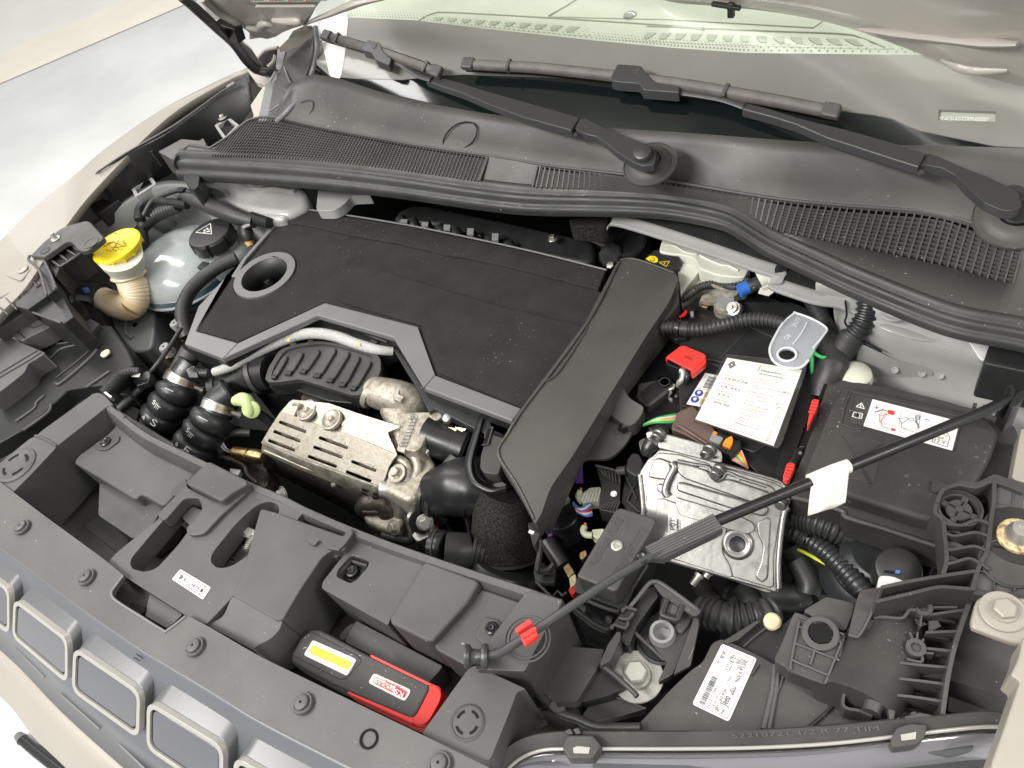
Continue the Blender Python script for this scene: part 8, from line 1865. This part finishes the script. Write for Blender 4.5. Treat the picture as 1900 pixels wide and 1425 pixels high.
# blue-marked round connector & grey box
bc = simple('blue_marked_plug', 'black round plug with a small blue mark over a pale grey connector', 'connector')
lathe('plug_top', bc, T1('t', -.066, 600, 1085), (.1, -.2, 1), [(.023, -.03), (.0235, -.004), (.022, 0), (.019, .0015), (0, .002)], 'black_plastic', 40)
PS('blue_mark', bc, 't', -.0625, "575,1100 625,1108 612,1142 560,1132", .006, 'blue', bevel=.0005)
for o in list(bc.children):
    if o.name.startswith('blue_mark'): o.data.materials[0] = MAT['blue_wire']
PS('plug_slot', bc, 't', -.064, "445,1105 600,1120 620,1150 450,1125", .003, 'deep_black', bevel=0)
PS('grey_connector', bc, 't', -.066, "400,1165 470,1160 560,1175 680,1230 640,1260 380,1300 385,1220", .02, 'tank_clear', r=.003)
for o in list(bc.children):
    if o.name.startswith('grey_connector'): o.data.materials[0] = MAT['print_white']
PT('connector_line', bc, 't', "470,1160,-.081 455,1280,-.081", .0016, 'grey_part', samp=1)
bl = simple('headlamp_bellows', 'black rubber bellows behind the blue marked plug', 'bellows')
lathe('bellows', bl, T1('t', -.10, 420, 960), (.1, .2, 1), [(.055, -.05), (.050, -.035), (.046, -.03), (.048, -.022), (.040, -.016), (.042, -.008), (.032, -.003), (.030, 0), (0, .001)], 'hose_rubber', 44)
ds = simple('dark_partition', 'black plastic partition walls in the shadow beside the blue marked plug', 'partition')
PS('partition', ds, 't', -.13, "740,860 830,860 1050,900 1060,1160 900,1190 780,1060", .1, 'black_plastic', r=.004)
W_('partition_rib', "820,865 760,1040", -.12, .05, .003, 'plastic', 't', ds)
W_('partition_rib', "1010,910 900,1190", -.12, .05, .003, 'plastic', 't', ds)
W_('partition_rib', "170,820 150,1010", -.12, .05, .003, 'plastic', 't', ds)

# ================================================================== NEAR HEADLAMP
nh = simple('near_headlamp', 'near headlamp unit with black ribbed housing, white data label and clear lens edge', 'headlamp')
def N_(name, k, z, s_, h, m='plastic', **kw): kw.setdefault('bevel', .002); return PS(name, nh, k, z, s_, h, m, **kw)
N_('housing', 'K', -.075, "340,870 390,830 520,690 600,615 640,590 680,510 720,495 860,560 930,600 1120,680 1200,745 1400,800 1750,790 1750,860 900,900 300,900", .12, 'plastic', r=[.01]*16, bevel=.006, seg=4)
N_('housing_back', 'K', -.085, "745,510 860,425 960,440 1000,400 1100,470 1130,660 1000,640 880,590", .08, 'black_plastic', r=.003, bevel=.003)
N_('housing_wedge', 'K', -.072, "860,425 870,425 780,500 740,515 720,505 850,425", .02, 'plastic')
PT('housing_line', nh, 'K', "895,450,-.083 830,500,-.083 800,530,-.083", .0014, 'plastic_pale')
lathe('cream_button', nh, T1('K', -.078, 915, 428), (.2, 0, 1), [(.009, -.004), (.009, .001), (.0065, .003), (0, .003)], 'neck', 24)
PT('housing_rib', nh, 'K', "925,600,-.074 915,700,-.074 880,850,-.073", .0028, 'plastic_pale', samp=2)
PT('housing_rib', nh, 'K', "938,605,-.074 930,700,-.074 902,850,-.073", .0022, 'plastic_pale', samp=2)
PT('housing_seam', nh, 'K', "1135,680,-.073 1180,720,-.073 1110,800,-.073 1050,850,-.072", .0018, 'black_plastic', samp=2)
for s_ in ("960,640,-.0735 930,720,-.0735 900,800,-.073", "860,600,-.0735 830,640,-.0735"): PT('housing_crease', nh, 'K', s_, .0012, 'plastic', seg=8)
# square ribbed block with hexagon hole (j crop)
N_('block', 'j', -.045, "215,535 260,545 560,680 600,700 575,760 560,860 500,980 440,1070 420,1065 170,970 150,945 60,890 130,740 190,590", .06, 'plastic', r=.005, bevel=.004, seg=3)
N_('block_slope', 'j', -.05, "275,525 450,420 660,470 640,560 590,680 400,600", .05, 'plastic', r=.004, bevel=.003)
for s_ in ("250,570 580,700", "245,640 325,665", "480,720 560,760", "220,765 550,890", "190,885 430,985 460,1000", "250,600 190,900 190,960", "560,760 440,1060", "380,760 330,920"):
    W_('block_rib', s_, -.042, .005, .0022, 'plastic_pale', 'j', nh)
c = T1('j', -.0405, 405, 690)
lathe('hex_collar', nh, c, (0, 0, 1), [(.0175, -.004), (.0175, 0), (.0165, .0008), (.0118, .0008), (.0115, -.003)], 'plastic_pale', 36)
lathe('hex_hole', nh, c, (0, 0, 1), [(.0112, -.0025), (.0112, .0003), (0, .0003)], 'deep_black', 6)
N_('block_foot', 'j', -.047, "190,900 430,1000 430,1020 400,1040 190,960", .01, 'plastic_pale', r=.003, bevel=.003, seg=3)
# hooked arm
N_('arm', 'j', -.035, "700,370 860,350 820,460 690,700 655,715 610,700 640,560 680,420", .012, 'plastic', r=.004, bevel=.003)
PT('arm_edge', nh, 'j', "860,352,-.0345 810,470,-.0345 745,615,-.0345 690,705,-.0345 660,716,-.0345 612,700,-.0345", .0016, 'plastic_pale', seg=8)
N_('arm_under', 'j', -.05, "780,480 800,580 690,800 640,820 600,760 690,710", .04, 'plastic', r=.004)
N_('cross_bar', 'j', -.05, "860,360 1530,250 1560,360 1480,520 1060,520 1000,590 800,580 810,470", .05, 'gloss_black', r=.003)
# barrel trough
tube('barrel', nh, T('j', 0, "850,600,-.085 830,720,-.08 780,880,-.075 700,1060,-.068 640,1230,-.06"), [.042, .044, .044, .042, .038], 'dusty_black', 32, flat=.7)
W_('barrel_rim', "790,575 880,570 970,580 1020,570 1060,520 1110,520", -.044, .03, .003, 'plastic_pale', 'j', nh)
W_('side_wall', "790,580 700,770 640,960 570,1210 700,1260 790,1300", -.048, .05, .003, 'plastic', 'j', nh)
N_('barrel_side', 'j', -.095, "1050,520 1120,530 1130,700 1000,900 860,1180 790,1290 740,1240 850,1000 980,700", .05, 'plastic', r=.003)
tube('barrel_nub', nh, T('j', 0, "800,1210,-.045 780,1280,-.045"), .0085, 'plastic', 16)
# rib field
N_('rib_floor', 'j', -.088, "1110,520 1480,500 1450,560 1380,860 1310,1290 960,1310 850,1180 1020,880", .05, 'plastic', r=.002)
for s_ in ("1200,555 1340,535 1465,518", "1180,685 1300,680 1430,675", "1160,800 1270,810 1385,822", "985,905 1150,925 1350,942", "950,1020 1130,1040 1325,1065", "905,1140 1100,1160 1310,1192"):
    W_('fin', s_, -.048, .03, .0028, 'plastic_pale', 'j', nh)
for s_ in ("1210,560 1200,590 1400,620 1390,600", "1190,715 1350,750 1360,720", "1240,840 1300,850 1310,870 1250,860", "1000,910 1300,980 1320,960", "970,1025 1290,1105 1310,1085", "920,1145 1270,1230 1300,1205"):
    N_('fin_gusset', 'j', -.058, s_, .003, 'black_plastic', bevel=0)
for x, y in ((1160, 498), (1108, 795)):
    lathe('screw_boss', nh, T1('j', -.046, x, y), (0, 0, 1), [(.0088, -.02), (.0088, 0), (.0048, 0), (.0045, -.004), (0, -.004)], 'plastic_pale', 24)
for s_ in ("1120,440 1140,470", "1200,500 1300,498 1415,498", "1150,540 1140,640", "1120,680 1110,770", "1060,680 1085,725", "1030,790 1060,795", "1140,780 1165,730", "1140,830 1240,840", "1150,850 1150,900 1040,880"):
    W_('boss_web', s_, -.047, .02, .0022, 'plastic_pale', 'j', nh)
for s_ in ("1095,580 1190,625 1130,650", "1200,600 1270,600 1290,640 1200,690"): N_('torn_web', 'j', -.055, s_, .002, 'plastic_pale', bevel=0)
W_('end_wall', "1520,370 1490,490 1440,640 1390,800 1350,980 1325,1130 1305,1290", -.04, .05, .004, 'plastic_pale', 'j', nh)
# right bay curve
N_('right_bay', 'j', -.085, "1450,620 1550,700 1880,790 1830,1000 1800,1270 1330,1280 1360,960", .05, 'plastic', r=.006, bevel=.004)
tube('bay_curve', nh, T('j', 0, "1560,760,-.115 1530,1000,-.105 1500,1260,-.095"), .062, 'plastic', 32, flat=.6)
# front rim strip
rimt = T('u', 0, "-20,400,-.05 20,330,-.045 80,260,-.04 160,220,-.036 280,205,-.034 450,205,-.033 700,205,-.032 950,200,-.031 1200,185,-.03 1420,165,-.029 1600,150,-.028 1750,135,-.03 1840,140,-.034")
rimb = T('u', 0, "20,430,-.055 60,360,-.052 120,300,-.048 200,268,-.046 300,262,-.044 450,262,-.043 700,262,-.042 950,258,-.041 1200,245,-.04 1420,222,-.039 1600,200,-.038 1750,185,-.04 1840,185,-.042")
a, b = smooth_path(rimt, 5), smooth_path(rimb, 5)
sheet('front_rim', nh, [[p+Vector((0, .006, -.03)) for p in a], [p+Vector((0, .002, -.002)) for p in a], a, b, [p+Vector((0, 0, -.02)) for p in b]], 'plastic', .002, smooth=35)
tube('rim_trim', nh, [p+Vector((0, -.001, .001)) for p in b], .0018, 'chrome', 8, raw=True)
lens1 = [p+Vector((0, -.03, -.014)) for p in b]; lens2 = [p+Vector((0, -.10, -.07)) for p in b]; lens3 = [p+Vector((0, -.13, -.16)) for p in b]
sheet('lens', nh, [b, [p+Vector((0, -.012, -.003)) for p in b], lens1, lens2, lens3], 'lens_clear', .003, smooth=60)
sheet('reflector', nh, [[p+Vector((0, -.004, -.012)) for p in b], [p+Vector((0, -.02, -.03)) for p in b], [p+Vector((0, -.03, -.07)) for p in b], [p+Vector((0, -.06, -.12)) for p in b]], 'lamp_reflect', .002, smooth=30)
tube('light_guide', nh, T('u', 0, "400,280,-.052 600,283,-.052 880,280,-.052 1150,268,-.052 1400,240,-.052"), .0045, 'lens_clear', 12)
tube('light_guide', nh, T('u', 0, "40,380,-.06 110,310,-.058 200,275,-.056 270,272,-.055"), .0045, 'lens_clear', 12)
N_('inner_bezel', 'u', -.075, "600,300 900,300 1400,270 1460,270 1800,210 1840,260 1700,400 900,400", .01, 'gloss_black', bevel=.002)
N_('inner_block', 'u', -.06, "1560,225 1720,218 1720,270 1640,290 1560,280", .01, 'trim_grey', r=.002)
N_('inner_block', 'u', -.062, "380,300 600,300 800,340 380,360", .01, 'trim_grey', r=.002)
for s_, sl_ in (("270,255 290,215 380,215 410,250 380,300 290,300", "310,262 325,255 370,260 365,282 312,280"), ("1430,235 1450,190 1500,175 1560,180 1550,225 1520,250 1440,260", "1465,215 1520,205 1518,230 1468,236")):
    N_('rim_clip', 'u', -.028, s_, .02, 'plastic', r=.003, bevel=.002); N_('clip_slot', 'u', -.0275, sl_, .0008, 'steel', bevel=0)
for s_ in ("280,200 300,192 312,212 292,215", "310,195 328,188 340,210 320,214", "1440,165 1460,150 1470,168 1450,175", "1500,135 1520,130 1525,165 1505,168"): N_('rim_tab', 'u', -.03, s_, .01, 'plastic', bevel=.001)
for s_ in ("870,170 1000,168 1010,185 880,190",): pass
text(nh, '52218721 1/2 R 77 TIM', T1('u', -.0315, 870, 228), T1('u', -.0315, 1390, 200), T1('u', -.0315, 870, 190), 'plastic_pale', hgt=.004, name='moulded_print')
N_('rim_end', 'j', -.03, "900,1240 960,1250 950,1330 910,1330", .01, 'plastic', bevel=.002)
N_('rim_notch', 'j', -.029, "1020,1300 1130,1270 1230,1290 1220,1310 1120,1320 1030,1330", .01, 'plastic', bevel=.002)
# data label
hlb = simple('headlamp_label', 'white part label with barcode stuck on the near headlamp housing', 'label')
Q = T('o', -.0742, "500,120 1045,350 605,1335 35,1060")
slab('label_sheet', hlb, Q, .0005, 'white', r=.003, bevel=0)
fr = frame([p+Vector((0, 0, .0004)) for p in T('o', -.0742, "35,1060 500,120 1045,350 605,1335")], 0) # u along the long side (text direction), v across
def tl(s_, u, v, w, hg, m='ink_grey'): return text(hlb, s_, fr(u, v), fr(u+w, v), fr(u, v-.1), m, hgt=hg)
strip(hlb, [fr(.50, .12), fr(.96, .12), fr(.96, .94), fr(.03, .94), fr(.03, .12)], .0004, 'ink_grey', name='border_line')
x = .05; rg = random.Random(3)
bm = bmesh.new()
while x < .49:
    w = rg.choice((.004, .006, .010, .014)); bm.faces.new([bm.verts.new(fr(u, v)+Vector((0, 0, .0003))) for u, v in ((x, .14), (x+w, .14), (x+w, .30), (x, .30))]); x += w+rg.choice((.004, .006, .010))
fin(bm, 'barcode', 'ink_grey', hlb, smooth=0)
tl('T.1 BE:40', .70, .22, .20, .0038); tl('52218721', .66, .50, .24, .0052); tl('0650', .80, .62, .08, .0034); tl('11/03/2024', .70, .71, .20, .0034); tl('MADE IN POLAND', .55, .82, .36, .0040, 'ink')
tl('N2 T 7 TIM', .05, .42, .30, .0032); tl('03 08 2024 TIM 02 12', .05, .53, .30, .0026); tl('JJRY 1-JH7 RQH', .06, .645, .34, .0034, 'ink'); tl('+L74261', .46, .62, .14, .0032); tl('Jeep', .17, .80, .15, .0068, 'ink'); tl('mao', .05, .80, .08, .0036, 'ink')
strip(hlb, [fr(.36, .82), fr(.42, .70), fr(.48, .82)], .0007, 'ink_grey', name='warning_mark', closed=True); strip(hlb, [fr(.40, .80), fr(.42, .76), fr(.44, .80)], .0004, 'ink_grey', name='warning_mark', closed=True)
strip(hlb, [fr(.86, .28), fr(.92, .28), fr(.92, .42), fr(.86, .42)], .0004, 'ink_grey', name='tick_box', closed=True)
finish()
